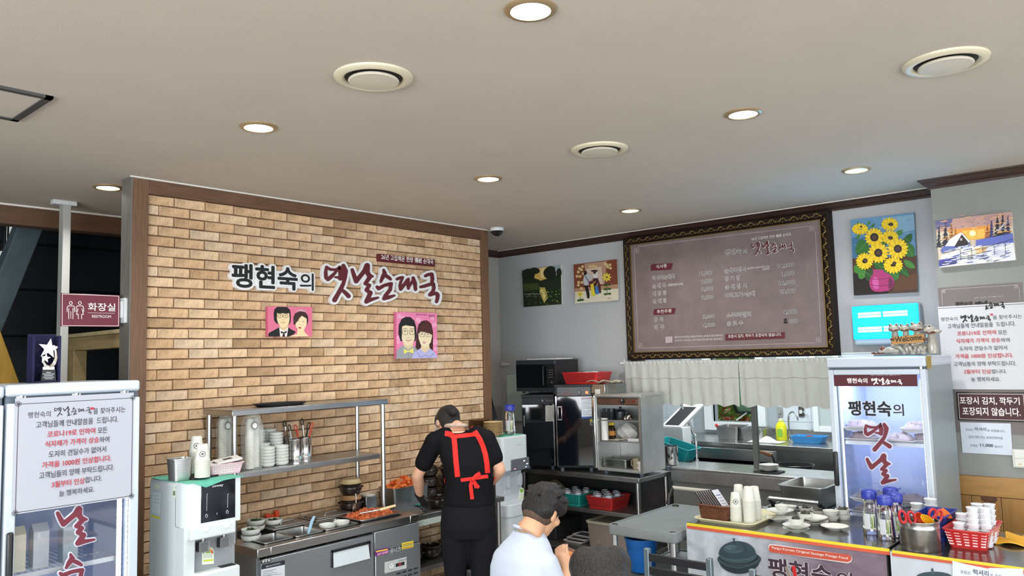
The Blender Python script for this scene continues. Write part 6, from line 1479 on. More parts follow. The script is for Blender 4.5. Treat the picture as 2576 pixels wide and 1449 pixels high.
# ================================================================== framed menu board on the grey wall
c13 = lambda x, y: (1550+x/3.716, 520+y/3.716)
c13p = lambda pts: [c13(*q) for q in pts]
BX = 6.24
A = PX(1569, 602, BX); D_ = PX(2105.5, 895.5, BX); B2 = PX(2084, 526, BX); C2_ = PX(1580, 905, BX)
by1, by0 = (A.y+C2_.y)/2, (B2.y+D_.y)/2; bz1, bz0 = (A.z+B2.z)/2, (C2_.z+D_.z)/2
t = thing('menu_board', 'large framed menu board with Korean prices on the grey wall', 'menu board', (BX, (by0+by1)/2, bz0))
fdk = mat('dark_frame_wood', lin('#1d120d'), .65, var=.3, spec=.2, vs_=12); gold_m = mat('antique_gold', lin('#8d7440'), .4, .7)
FW = .072
def bar_frame(y0, y1, z0, z1):
    """bevelled moulding, mitred"""
    out = [(by1, bz0), (by0, bz0), (by0, bz1), (by1, bz1)]
    prof = [(0, .085), (.0, -.012), (.012, -.02), (.05, -.012), (.062, .002), (.072, .006), (.072, .05)]
    mb = MB(); rings = []
    for (y, z), (sy, sz) in zip(out, ((-1, 1), (1, 1), (1, -1), (-1, -1))): rings.append([V((BX+dx, y+sy*d, z+sz*d)) for d, dx in prof])
    n_ = len(prof); vs = [p for r_ in rings for p in r_]; fs = []
    for k in range(4):
        for i in range(n_-1): a = k*n_+i; b = ((k+1) % 4)*n_+i; fs.append((a, b, b+1, a+1))
    mb.add(vs, fs); return mb
bar_frame(0, 0, 0, 0).build('frame', fdk, t, smooth=False)
mb = MB()
for q in ((by0+FW-.006, by1-FW+.006, bz0+FW-.006, bz0+FW), (by0+FW-.006, by1-FW+.006, bz1-FW, bz1-FW+.006)): mb.box(BX-.004, BX+.01, q[0], q[1], q[2], q[3])
for y in (by0+FW-.006, by1-FW): mb.box(BX-.004, BX+.01, y, y+.006, bz0+FW, bz1-FW)
mb.build('gold_fillet', gold_m, t, smooth=False)
# scroll ornaments
om = MB()
def scroll(s):
    pts = [V((0, s*(.006+.030*f), .018*math.cos(f*3.1)*(1-.3*f))) for f in [i/8 for i in range(9)]]
    om.tube(pts, [.0025+.002*math.sin(math.pi*i/8) for i in range(9)], 5)
    om.tube([V((0, s*(.036+.010*math.cos(i*.8)*(1-i/9)), -.010+.010*math.sin(i*.8)*(1-i/9))) for i in range(8)], .0022, 5)
scroll(1); scroll(-1); om.ball((0, 0, .012), (.004, .006, .008), 6, 4); om.tube([(0, -.012, -.012), (0, 0, -.019), (0, .012, -.012)], .0022, 5)
o0 = om.build('scroll_ornament', gold_m, t, base=(0, 0, 0)); od = o0.data; k = 0
tb = ROOT[t.name]
def orn(y, z, rx):
    global k
    o = o0 if k == 0 else bpy.data.objects.new('scroll_ornament', od)
    if k: col.objects.link(o); o.parent = t
    k += 1; o.location = V((BX-.017, y, z))-tb; o.rotation_euler = (rx, 0, 0)
n_ = 20
for i in range(n_):
    y = by0+.045+(by1-by0-.09)*(i+.5)/n_
    orn(y, bz1-.033, 0); orn(y, bz0+.033, math.pi)
n_ = 11
for i in range(n_):
    z = bz0+.06+(bz1-bz0-.12)*(i+.5)/n_
    orn(by0+.033, z, -math.pi/2); orn(by1-.033, z, math.pi/2)
bm_ = mat('taupe_stone_print', lin('#776a69'), .35, var=.14, vs_=5, bump=.2, bs=30)
MB().box(BX+.008, BX+.02, by0+FW-.002, by1-FW+.002, bz0+FW-.002, bz1-FW+.002).build('panel', bm_, t)
for y in (by0+.1, by1-.1): MB().box(BX+.02, XB, y-.02, y+.02, bz0+.1, bz1-.1).build('batten', dkwood, t)
pic = Pic('X', BX+.008, .00004)
WT, DKT, MR = hx('#d9d4d2', .6), hx('#1a1416', .6), hx('#5a1a25', .6)
ln = hx('#a5979b', .6)
pic.stroke(c13p([(205, 372), (1800, 182)]), 1.3, ln).stroke(c13p([(1862, 230), (1915, 1215)]), 1.3, ln).stroke(c13p([(1860, 1272), (245, 1322)]), 1.3, ln).stroke(c13p([(205, 1272), (168, 430)]), 1.3, ln)
for x, y in ((188, 408), (1828, 200), (1892, 1245), (220, 1298)):
    for dx, dy in ((0, 0), (18, 0), (0, 18), (18, 18)): pic.stroke(c13p([(x-20+dx, y-20+dy), (x+6+dx, y-20+dy), (x+6+dx, y+6+dy), (x-20+dx, y+6+dy), (x-20+dx, y-20+dy)]), .9, ln)
def M(s, x0, y0, x1, h, c=DKT, oc=WT, bo=.03):
    a, b = c13(x0, y0), c13(x1, y0)
    if oc is not None: pic.text(s, a[0], a[1]+.6, b[0], None, h/3.716+1.2, oc, .055, off=pic.nor*.0050)
    pic.text(s, a[0]+.6, a[1], b[0]-.6, None, h/3.716, c, bo if oc is None else .008, off=pic.nor*.0055)
M('26년 고집해온 한방 傳統 순대국', 1265, 318, 1642, 30, WT, None, .008)
M('팽현숙', 1018, 458, 1178, 56, DKT, WT); M('의', 1186, 440, 1230, 40, DKT, WT)
fb2 = lambda x, y: c13(1262+(x-60)*(412/1660), 330+(y-560)*.235-(x-60)*.022)
brush(pic, fb2, .066, WT, .9, off=pic.nor*.001); brush(pic, fb2, .062, MR, 0, off=pic.nor*.0085)
pic.poly(c13p([(325, 548), (338, 536), (532, 527), (518, 582), (505, 590), (325, 599)]), MR, up=60); M('식사류', 375, 580, 480, 36, WT, None, .008)
pic.poly(c13p([(352, 966), (365, 956), (560, 946), (548, 998), (535, 1004), (350, 1013)]), MR, up=60); M('추천주류', 382, 1000, 525, 36, WT, None, .008)
for s, x0, y0, x1, h in (('럭셔리순대국', 342, 690, 555, 42), ('11,000', 778, 650, 905, 40), ('순 대 국', 342, 766, 470, 42), ('9,000', 795, 724, 908, 40), ('내 장 탕', 345, 836, 475, 42), ('9,000', 797, 798, 912, 40), ('순 대 탕', 347, 907, 477, 42), ('9,000', 800, 874, 915, 40),
                        ('청  하', 357, 1080, 447, 42), ('5,000', 812, 1052, 925, 38), ('맥  주', 358, 1150, 455, 42), ('4,000', 815, 1132, 930, 38),
                        ('순대국정식', 1015, 624, 1222, 44), ('14,000', 1515, 580, 1672, 42), ('공 기 밥', 1018, 698, 1168, 44), ('1,000', 1548, 656, 1678, 42), ('순 대 접 시', 1020, 776, 1227, 44), ('16,000', 1523, 740, 1682, 42), ('머리고기+순대', 1022, 855, 1303, 46), ('23,000', 1528, 820, 1687, 42),
                        ('소주/막걸리', 1035, 1040, 1268, 46), ('4,000', 1563, 1012, 1698, 42), ('음 료 수', 1037, 1117, 1192, 44), ('000', 1618, 1092, 1702, 38)): M(s, x0, y0, x1, h)
pic.stroke(c13p([(1572, 1058), (1590, 1048), (1592, 1062), (1572, 1084), (1602, 1082)]), 3, '#0d0b0c')
M('(전통한방순대국)', 482, 750, 630, 28, WT, None, .006); M('(순대국+순대+머리고기)', 1226, 592, 1440, 26, WT, None, .006); M('2인부터', 1368, 598, 1438, 24, WT, None, .006)
M('돼지머리(국내산) 볼살(미국산) 순대(국내산,중국산)', 548, 1234, 1003, 24, WT, None, 0); M('김치/깍두기(국내산) 고추가루(국내산,중국산) 쌀(국내산)', 548, 1266, 1003, 24, WT, None, 0)
pic.poly(c13p([(463, 1216), (530, 1212), (530, 1272), (465, 1276)]), '#a99c9f')
pic.poly(c13p([(1022, 1192), (1578, 1172), (1578, 1232), (1022, 1252)]), MR, up=60); M('포장시 김치, 깍두기 포장되지 않습니다.', 1048, 1230, 1553, 34, WT, None, .01)
pic.build('menu_print', t)
# ================================================================== paintings on the grey wall
c14 = lambda x, y: (1220+x/3.621, 560+y/3.621)
c14p = lambda pts: [c14(*q) for q in pts]
CVS = hx('#c9c9c4', .7)
t, pic, a, b = canvas('pond_painting', 'small green painting of a pond at sunset with a boat', 'painting', 'X', 6.295, [c14(338, 437), c14(690, 385), c14(698, 742), c14(352, 770)], .03, CVS)
P = lambda pts, c: pic.poly(c14p(pts), c)
P([(338, 437), (690, 385), (698, 742), (352, 770)], '#1a2a10')
P([(440, 423), (600, 400), (560, 520), (500, 528), (450, 505)], '#d9b45c'); P([(505, 415), (548, 408), (540, 500), (505, 505)], '#e8cf8a')
P([(600, 398), (690, 385), (692, 470), (640, 480)], '#8fa0aa')
rr = random.Random(2)
for x, y, rx, ry, c in ((395, 475, 60, 55, '#0f1a0b'), (450, 440, 50, 30, '#13210d'), (590, 460, 58, 55, '#0d170b'), (600, 420, 40, 24, '#0f1a0b'), (675, 455, 24, 40, '#152011'), (420, 530, 80, 22, '#16260e'), (600, 530, 80, 20, '#142310')): pic.ell(*c14(x, y), rx/3.621, ry/3.621, c)
P([(345, 560), (480, 548), (500, 580), (470, 610), (360, 625)], '#3d4d16'); P([(480, 560), (690, 550), (690, 600), (560, 610), (500, 590)], '#1b2711')
P([(495, 590), (545, 590), (575, 680), (540, 735), (500, 640)], '#c9b25a'); P([(510, 610), (535, 610), (555, 680), (538, 700)], '#e9d894')
P([(355, 655), (420, 640), (512, 650), (490, 690), (420, 715), (370, 705)], '#20261d'); pic.stroke(c14p([(357, 655), (430, 648), (510, 652)]), 1.5, '#8d9994'); pic.stroke(c14p([(365, 672), (480, 668)]), 1, '#64706a')
for i in range(70): x, y = rr.uniform(360, 690), rr.uniform(600, 750); pic.ell(*c14(x, y), rr.uniform(1, 2.6), rr.uniform(.7, 1.6), rr.choice(('#4d6a1c', '#6f8a2a', '#22380f', '#8fa03a', '#1c2b10')), n=7)
pic.build('picture', t)
t, pic, a, b = canvas('musicians_painting', 'small painting of musicians and dancers among yellow flowers', 'painting', 'X', 6.295, [c14(806, 383), c14(1200, 333), c14(1217, 706), c14(820, 738)], .03, CVS)
P = lambda pts, c: pic.poly(c14p(pts), c)
P([(806, 383), (1200, 333), (1217, 706), (820, 738)], '#7a3f2a'); P([(905, 375), (1110, 350), (1090, 560), (930, 570)], '#b28d76'); P([(925, 420), (1060, 400), (1075, 560), (930, 570)], '#d0b8a5'); P([(818, 625), (1212, 590), (1217, 706), (820, 738)], '#d8d2bc'); P([(818, 600), (1212, 560), (1212, 600), (818, 632)], '#b08a68')
for x, y in ((862, 418), (850, 450), (890, 400), (880, 430), (895, 465), (868, 490), (840, 490), (885, 545), (855, 545), (852, 570), (1110, 385), (1095, 375), (1140, 385), (1145, 415), (1120, 405), (880, 600), (985, 395), (1010, 400), (960, 400)):
    for k_ in range(5): pic.ell(*c14(x+8*math.cos(k_*1.257), y+8*math.sin(k_*1.257)), 1.7, 1.7, '#d9c58a', n=7)
    pic.ell(*c14(x, y), 1, 1, '#7d5a2c', n=6)
for x, y, r_ in ((1112, 498, 42), (870, 652, 28)):
    for k_ in range(8): a_ = k_*math.pi/4; pic.ell(*c14(x+r_*.6*math.cos(a_), y+r_*.6*math.sin(a_)), r_*.42/3.6, r_*.2/3.6, '#e3cf4c', n=10, rot=a_)
    pic.ell(*c14(x, y), r_*.28/3.6, r_*.28/3.6, '#8a7430', n=10); pic.stroke(c14p([(x, y+r_*.9), (x+4, y+r_*.9+(120 if r_ > 30 else 35))]), 1, '#2d4a20')
for x, y in ((1100, 570), (1132, 565), (1100, 608), (1135, 604), (1102, 652), (1136, 648), (860, 708), (888, 704)): pic.ell(*c14(x, y), 5, 2.6, '#2d5020', n=9)
P([(905, 480), (950, 465), (972, 490), (960, 530), (930, 580), (905, 570), (898, 530)], '#b8bcc2'); P([(905, 570), (940, 575), (955, 650), (955, 688), (935, 692), (925, 630)], '#14130f'); pic.ell(*c14(918, 458), 4, 5, '#1c1510'); pic.stroke(c14p([(905, 470), (950, 540)]), 1.6, '#14110f')
P([(985, 465), (1020, 450), (1035, 475), (1025, 505), (990, 510)], '#d9d8d3'); pic.ell(*c14(1000, 440), 9, 2.4, '#181310'); pic.ell(*c14(1002, 452), 3.5, 5, '#3a2418'); P([(985, 508), (1030, 505), (1055, 570), (1062, 640), (1010, 650), (990, 580)], '#4c1f2a'); P([(945, 540), (985, 525), (998, 560), (985, 600), (955, 590)], '#6b2a3a')
P([(965, 560), (990, 555), (1010, 665), (975, 672)], '#d9cb3a'); P([(1005, 580), (1030, 575), (1045, 640), (1030, 655), (1012, 650)], '#3c78b8'); pic.stroke(c14p([(985, 560), (1010, 535)]), 1.4, '#d9cb3a'); pic.stroke(c14p([(1015, 580), (1035, 555)]), 1.4, '#d9c23a'); pic.ell(*c14(975, 548), 2.4, 3.2, '#3a2418'); pic.ell(*c14(1012, 565), 2.4, 3, '#3a2418')
pic.text('MS.EK', *c14(1118, 698), *c14(1155, 693), 3, '#b06a5c')
pic.build('picture', t)
c11 = lambda x, y: (2070+x/3.37, 480+y/3.37)
c11p = lambda pts: [c11(*q) for q in pts]
t, pic, a, b = canvas('sunflower_painting', 'tall painting of yellow sunflowers in a pink vase', 'painting', 'X', 6.29, [c11(235, 246), c11(770, 183), c11(803, 857), c11(264, 887)], .035, hx('#8fa0ab', .7))
P = lambda pts, c: pic.poly(c11p(pts), c)
P([(235, 246), (770, 183), (790, 560), (250, 590)], '#5f8fb5'); P([(245, 400), (500, 380), (520, 560), (250, 575)], '#3f6f96'); P([(500, 230), (772, 200), (780, 330), (560, 380)], '#84aac4'); P([(250, 575), (792, 548), (803, 857), (264, 887)], '#4a2f20'); P([(255, 700), (420, 690), (560, 870), (264, 887)], '#1a0f0b'); P([(600, 720), (800, 700), (803, 830), (600, 845)], '#5c3a22')
rr = random.Random(14)
for i in range(60): x, y = rr.uniform(250, 760), rr.uniform(225, 540); pic.stroke(c11p([(x, y), (x+rr.uniform(-28, 28), y+rr.uniform(-6, 6))]), rr.uniform(1, 3), rr.choice(('#6f9dc0', '#557fa6', '#8fb3cc', '#4a7aa0')))
for pts in ([(280, 520), (310, 420), (370, 440), (390, 500), (330, 545)], [(265, 640), (330, 620), (330, 680), (280, 700)], [(300, 700), (355, 660), (370, 720), (320, 750)], [(360, 690), (420, 660), (425, 740), (375, 762)], [(430, 610), (520, 600), (530, 660), (480, 690)], [(560, 690), (640, 670), (645, 740), (600, 762)], [(640, 650), (700, 650), (735, 730), (660, 700)], [(690, 590), (750, 600), (785, 655), (715, 650)], [(690, 400), (755, 360), (745, 440), (680, 450)], [(720, 450), (775, 480), (770, 560), (690, 540)], [(370, 280), (405, 255), (400, 285)], [(405, 300), (445, 272), (430, 310)], [(280, 400), (320, 360), (310, 410)], [(620, 350), (680, 330), (660, 385)], [(480, 410), (560, 430), (520, 470), (480, 460)], [(290, 285), (305, 260), (315, 290)], [(520, 670), (560, 660), (560, 720), (525, 715)]): lc = random.choice(('#2f6b2a', '#1e5a24', '#3d7d2c', '#24481c')); cx0 = sum(p[0] for p in pts)/len(pts); cy0 = sum(p[1] for p in pts)/len(pts); pic.poly(c11p([(cx0+(x-cx0)*1.25, cy0+(y-cy0)*1.25) for x, y in pts]), lc, soft=2); pic.stroke(c11p([pts[0], (cx0, cy0), pts[len(pts)//2]]), .7, '#6fa04a')
pic.stroke(c11p([(330, 300), (370, 290), (400, 310), (420, 335)]), 1.3, '#4c8a3c')
P([(425, 668), (515, 668), (520, 688), (552, 700), (585, 722), (602, 748), (608, 775), (604, 808), (586, 832), (555, 848), (500, 857), (450, 856), (420, 843), (402, 815), (395, 780), (399, 752), (412, 728), (430, 700)], '#a8326e'); pic.poly(c11p([(420, 735), (470, 725), (480, 840), (425, 825)]), '#c9569a', soft=3); pic.poly(c11p([(560, 720), (606, 770), (598, 822), (555, 846)]), '#6d1d4a', soft=3)
pic.stroke(c11p([(405, 745), (440, 750), (490, 751), (540, 744), (590, 728)]), 1.2, '#5d1840'); pic.stroke(c11p([(402, 795), (440, 804), (500, 806), (560, 798), (604, 783)]), 1.2, '#5d1840')
def sunf(x, y, r_, n=18, cen=(0, 0), cr=.46, ry=1.0, a0=0, a1=360):
    for k_ in range(n):
        a_ = R(a0+(a1-a0)*k_/n+7); pic.ell(*c11(x+r_*.66*math.cos(a_), y+r_*.66*ry*math.sin(a_)), r_*.40/3.37, r_*.16/3.37, '#f0cf1e' if k_ % 2 else '#e2b80f', n=10, rot=math.atan2(ry*math.sin(a_), math.cos(a_)))
    pic.ell(*c11(x+cen[0], y+cen[1]), r_*cr/3.37, r_*cr*ry/3.37, '#2a1a17'); pic.ell(*c11(x+cen[0], y+cen[1]), r_*cr*.6/3.37, r_*cr*.6*ry/3.37, '#4c3530')
sunf(570, 285, 70, cr=.3, cen=(10, 0), ry=.7); sunf(572, 395, 70, cr=.3, cen=(5, 5), ry=.75); sunf(318, 325, 66, cr=.18, cen=(10, -20), ry=.6); sunf(440, 395, 78); sunf(600, 632, 80, cr=.22, cen=(10, -18), ry=.8); sunf(358, 598, 72, cr=.3, cen=(5, -5), ry=.95); sunf(475, 527, 84, cr=.42); sunf(640, 493, 86, cr=.40)
pic.build('picture', t)
t, pic, a, b = canvas('winter_painting', 'wide painting of a snowy cottage at sunset on the pillar', 'painting', 'X', XP-.035, [c11(955, 256), c11(1598, 176), c11(1638, 588), c11(988, 655)], .035, hx('#b9b7b0', .7))
P = lambda pts, c: pic.poly(c11p(pts), c)
P([(955, 256), (1598, 176), (1638, 588), (988, 655)], '#c7b8a4'); P([(955, 256), (1598, 176), (1605, 300), (965, 350)], '#b58f86'); P([(955, 256), (1100, 238), (1090, 300), (960, 330)], '#5d5a86'); P([(1090, 330), (1420, 290), (1420, 405), (1200, 420)], '#dd9440'); P([(1180, 340), (1370, 318), (1370, 400), (1200, 415)], '#eeb44f'); pic.ell(*c11(1272, 362), 9, 8, '#f6dc8c'); pic.ell(*c11(1272, 362), 5, 4.5, '#fbf1cc')
for i in range(10): x = 1300+i*14; pic.stroke(c11p([(x-60, 250-i*3), (x+40, 240-i*4)]), 1.2, random.choice(('#d9a98a', '#a8827c', '#c99a80')))
rr = random.Random(6)
def fir(x, y0, y1, w_, c):
    for i in range(6): f0, f1 = i/6, (i+1.4)/6; P([(x, y0+(y1-y0)*f0), (x+w_*(f1), y0+(y1-y0)*min(1, f1)), (x-w_*(f1), y0+(y1-y0)*min(1, f1))], c)
for x, y0, y1, w_, c in ((985, 280, 480, 26, '#1a1c2a'), (1040, 262, 470, 40, '#1e2030'), (1090, 265, 430, 30, '#8a5a2c'), (1125, 300, 420, 24, '#a06a30'), (1395, 280, 420, 30, '#8a4f33'), (1430, 235, 400, 30, '#3a3560'), (1480, 190, 390, 34, '#15141c'), (1525, 185, 380, 34, '#1a1826'), (1570, 205, 370, 30, '#2a2548')): fir(x, y0, y1, w_, c)
for i in range(70): x, y = rr.uniform(960, 1590), rr.uniform(190, 400); pic.stroke(c11p([(x, y+(1280-x)*.12), (x+rr.uniform(15, 60), y+(1280-x)*.12-6)]), rr.uniform(1, 2.4), rr.choice(('#b98a80', '#d9a678', '#a58a8e', '#e0b07c', '#8d7f94')) if y < 300 else rr.choice(('#dd9440', '#e8a84c', '#c98238', '#d9b48a')))
pic.ell(*c11(1272, 362), 9, 8, '#f6dc8c'); pic.ell(*c11(1272, 362), 5, 4.5, '#fbf1cc')
P([(1000, 500), (1060, 440), (1250, 430), (1245, 470), (1010, 530)], '#5560a0'); P([(1300, 420), (1610, 360), (1622, 450), (1300, 470)], '#5a66b0')
P([(1110, 460), (1180, 360), (1245, 430), (1230, 460), (1120, 478)], '#241a1c'); P([(1040, 470), (1080, 410), (1168, 355), (1185, 362), (1120, 470)], '#d8dde2'); P([(1168, 355), (1185, 360), (1252, 432), (1238, 440)], '#c9cfd6'); P([(1165, 405), (1185, 402), (1185, 422), (1165, 424)], '#a9a2a0')
P([(1010, 545), (1250, 470), (1300, 480), (1620, 440), (1638, 588), (988, 650)], '#d9dade'); P([(985, 590), (1160, 540), (1130, 620), (988, 645)], '#3d3f8a'); P([(1150, 530), (1240, 490), (1330, 470), (1380, 500), (1200, 580)], '#e9e3d4'); P([(1290, 490), (1400, 470), (1380, 520), (1300, 540)], '#dcb774')
rr = random.Random(6)
for i in range(90): x, y = rr.uniform(1000, 1580), rr.uniform(490, 635); pic.stroke(c11p([(x, y-(x-1000)*.10), (x+rr.uniform(20, 60), y-(x-960)*.12)]), rr.uniform(1, 2.6), rr.choice(('#c3c8da', '#eef0f4', '#8f9ccc', '#b8bfd8', '#f4f2ee', '#6a76b4')))
for i in range(46): x, y = rr.uniform(1000, 1560), rr.uniform(560, 630); pic.stroke(c11p([(x, y-(x-1000)*.06), (x+rr.uniform(30, 70), y-(x-960)*.08)]), rr.uniform(.8, 1.8), rr.choice(('#20222c', '#9aa0b4', '#f0f0f2', '#4a4f86')))
for i in range(5): x = 1170+i*95; pic.stroke(c11p([(x, 500-i*12), (x+6, 590-i*14)]), 1.2, '#1c1a1e')
pic.stroke(c11p([(1170, 530), (1400, 480), (1615, 410)]), 1.1, '#1c1a1e'); pic.stroke(c11p([(1190, 565), (1420, 510)]), 1.0, '#2c2a2e')
for i in range(14): x = 1450+rr.uniform(0, 150); pic.stroke(c11p([(1500, 330), (x, rr.uniform(240, 370))]), .8, '#c9cdd6')
for x, y in ((1272, 275), (1325, 280), (1282, 298)): pic.stroke(c11p([(x-9, y-3), (x, y), (x+10, y-4)]), .8, '#2a2420')
pic.build('picture', t)
# ================================================================== blue insect trap
a, b = PX(*c11(235, 975), 6.22), PX(*c11(835, 1300), 6.22); zc = PX(*c11(250, 1262), 6.22).z; zt = PX(*c11(500, 962), 6.22).z
t = thing('insect_trap', 'wall mounted insect trap glowing bright blue behind the frog figurine', 'insect trap', (6.27, (a.y+b.y)/2, b.z))
MB().box(6.235, XB, b.y, a.y, b.z, zt).build('housing', mat('trap_housing', lin('#a9bccb'), .4), t, bev=.02, seg=4)
glow = mat('blue_trap_cover', (0, .55, 1), .4, emit=1.6, ecol=(.0, .42, 1))
MB().box(6.222, 6.24, b.y+.006, a.y-.004, zc, zt-.004).build('cover', glow, t, bev=.012, seg=3)
tubem = mat('uv_tube', (.5, .9, 1), .4, emit=1.7, ecol=(.35, .85, 1))
for (x0, x1, y) in ((300, 492, 1052), (512, 718, 1040), (300, 500, 1176), (518, 720, 1166)):
    p, q = PX(*c11(x0, y), 6.219), PX(*c11(x1, y), 6.219)
    for dz in (-.011, .011): MB().cyl((6.218, p.y, (p.z+q.z)/2+dz), (6.218, q.y, (p.z+q.z)/2+dz), .009, n=10).build('uv_tube', tubem, t)
l = bpy.data.lights.new('trap_glow', 'AREA'); l.shape = 'RECTANGLE'; l.size = .4; l.size_y = .2; l.energy = 5; l.color = (.05, .5, 1)
o = bpy.data.objects.new('trap_glow', l); col.objects.link(o); o.parent = t; o.location = V((6.19, (a.y+b.y)/2, (zc+zt)/2))-ROOT[t.name]; o.rotation_euler = (R(100), 0, R(90))
# ================================================================== right fridge
c10 = lambda x, y: (2060+x/4.2616, 880+y/4.2616)
c10p = lambda pts: [c10(*q) for q in pts]
GX, GY0, GY1, GH, GB = 5.25, 1.285, 1.869, 1.842, 5.90
t = thing('display_fridge', 'white glass door fridge on the right with packed meat trays', 'fridge', ((GX+GB)/2, (GY0+GY1)/2, 0))
T = .04; b = MB(); b.box(GX+.06, GB, GY0, GY0+T, 0, GH-.06).box(GX+.06, GB, GY1-T, GY1, 0, GH-.06).box(GB-T, GB, GY0+T, GY1-T, 0, GH-.06).box(GX+.06, GB-T, GY0+T, GY1-T, 0, .16).build('cabinet', mat('fridge_grey_white', lin('#8b9497'), .4), t, bev=.004)
ln_ = MB().box(GB-T-.004, GB-T, GY0+T, GY1-T, .16, GH-.08).box(GX+.07, GB-T, GY0+T, GY0+T+.003, .16, GH-.08).box(GX+.07, GB-T, GY1-T-.003, GY1-T, .16, GH-.08).box(GX+.07, GB-T, GY0+T, GY1-T, GH-.085, GH-.08).build('liner', fr_in, t)
MB().box(GX-.005, GB, GY0-.004, GY1+.004, GH-.062, GH).build('top_cap', fr_w, t, bev=.008, seg=3)
MB().box(GX+.03, GX+.07, GY0, GY1, GH-.08, GH-.058).build('gap_light_stop', hx('#5f6b78'), t)  # added panel, keeps the lit interior from showing above the door
F = .034; zb, zt = .16, GH-.076
d = MB().box(GX, GX+.055, GY0, GY0+F, zb, zt).box(GX, GX+.055, GY1-F, GY1, zb, zt).box(GX, GX+.055, GY0+F, GY1-F, zt-F, zt).box(GX, GX+.055, GY0+F, GY1-F, zb, zb+F).build('door_frame', fr_w, t, bev=.006, seg=3)
MB().box(GX+.012, GX+.018, GY0+F, GY1-F, zb+F, zt-F).build('glass', pane, d)
MB().box(GX-.025, GX+.002, GY1-.036, GY1-.006, PX(*c10(125, 1449), GX).z, PX(*c10(130, 1085), GX).z).build('handle', black, d, bev=.010, seg=3)
MB().cyl((GX+.02, GY0+.03, GH-.10), (GX+.02, GY0+.03, GH-.06), .012, n=10).build('hinge', steel, t)
for y in (GY1-F-.022, GY0+F+.008): MB().box(GX+.06, GX+.068, y+.002, y+.009, .2, GH-.14).build('led_strip', mat('led_strip_soft', (1, 1, 1), .5, emit=2.2, ecol=(.72, .80, 1)), t)
l = bpy.data.lights.new('cabinet_fill_light', 'AREA'); l.shape = 'RECTANGLE'; l.size = .10; l.size_y = .45; l.energy = 3.2; l.color = (.78, .85, 1)  # added area light under the cabinet top, brightens the fridge interior
o = bpy.data.objects.new('cabinet_fill_light', l); col.objects.link(o); o.parent = t; o.location = V((GX+.2, (GY0+GY1)/2, GH-.10))-ROOT[t.name]
zs1 = PX(*c10(700, 1010), GX+.12).z; zs2 = PX(2110, 1290, GX+.1).z
for z in (zs1, zs2, .5): wire_shelf(GX+.08, GB-T-.02, GY0+T+.02, GY1-T-.02, z, 'shelf', t, 'X')
pic = Pic('X', GX+.0115); pic.poly(c10p([(146, 245), (1051, 240), (1060, 391), (156, 390)]), '#4e1420'); pic.text('팽현숙의', *c10(302, 358), c10(522, 358)[0], None, 13, '#e9e2e2', .025).text('26년 고집해온 한방 傳統 순대국', *c10(556, 278), c10(875, 278)[0], None, 5, '#d9cfd0', .004)
fb3 = lambda x, y: c10(556+(x-60)*(342/1660), 300+(y-560)*.13); brush(pic, fb3, .05, '#ece6e6', .15); pic.build('header_sticker', t)
pic = Pic('X', GX+.0115); pic.text('팽현숙', *c10(320, 704), c10(782, 704)[0], None, 39, '#c3cbe4', .075).text('팽현숙', *c10(320, 704), c10(782, 704)[0], None, 38, '#0c0b10', .03); pic.text('의', *c10(800, 706), c10(916, 706)[0], None, 30, '#c3cbe4', .06).text('의', *c10(800, 706), c10(916, 706)[0], None, 30, '#0c0b10', .012); o = pic.build('lettering_decal'); tag(o, 'bold black Korean lettering on the right fridge door', 'lettering')
decal('brush_letter_decal', 'topmost dark red brush letter on the right fridge door', 'X', GX+.0115, 'a', SA, (2173, 1066, 2245, 1134), .19)
decal('brush_letter_decal', 'middle dark red brush letter on the right fridge door', 'X', GX+.0115, 'b', SB, (2178, 1143, 2258, 1218), .19)
decal('brush_letter_decal', 'lowest dark red brush letter behind the water bottles', 'X', GX+.0115, 'c', SC, (2203, 1229, 2262, 1320), .19)
# meat trays
meat = mat('sliced_meat', lin('#a58d93'), .5, var=.35, vs_=30, bump=.6, bs=50); wrap = mat('cling_film', (.8, .82, .86), .1, alpha=.22)
def meat_tray(p, label, k=1.0, rz=0):
    t = thing('meat_tray', label, 'tray', p, 'wrapped meat trays in the right fridge'); x, y, z = p
    tub('tray', (x, y), .17*k, .21*k, z, .028, .02, white_m, t, .80, .003, .004)
    mb = MB(); rr = random.Random(int(y*999))
    mb.lathe([(.07*k, .012), (.075*k, .028), (.055*k, .050), (.02*k, .060), (.003, .062)], p, 16, sx=1, sy=1.2)
    for i in range(24):
        a_ = rr.uniform(0, 6.28); r_ = rr.uniform(0, .06)*k; d_ = V((rr.uniform(-1, 1), rr.uniform(-1, 1), rr.uniform(-.3, .3))).normalized(); s_ = d_.orthogonal()
        mb.obox(V(p)+V((r_*math.cos(a_), 1.2*r_*math.sin(a_), .058-.2*r_)), d_*.022*k, s_*.006, d_.cross(s_)*.003)
    tag(mb.build('meat', meat, t), kind='stuff'); MB().lathe([(.078*k, .026), (.082*k, .034), (.062*k, .060), (.022*k, .070), (.003, .072)], p, 16, sx=1, sy=1.22).build('film', wrap, t)
z1 = zs1+.003
for (x, y, z, k), lb in (((5.42, 1.72, z1, 1), 'lower left meat tray on the top shelf'), ((5.42, 1.73, z1+.075, 1), 'upper left meat tray on the top shelf'), ((5.42, 1.50, z1, 1.0), 'middle meat tray on the top shelf'), ((5.47, 1.40, z1+.07, .9), 'upper right meat tray on the top shelf'), ((5.45, 1.37, z1, .6), 'small right meat tray on the top shelf'),
                         ((5.42, 1.71, zs2+.003, 1.0), 'lower left meat tray on the second shelf'), ((5.42, 1.70, zs2+.085, 1.05), 'upper left meat tray on the second shelf'), ((5.42, 1.46, zs2+.003, 1.05), 'lower right meat tray on the second shelf'), ((5.42, 1.455, zs2+.085, 1.0), 'upper right meat tray on the second shelf')): meat_tray((x, y, z), lb+' of the right fridge', k)
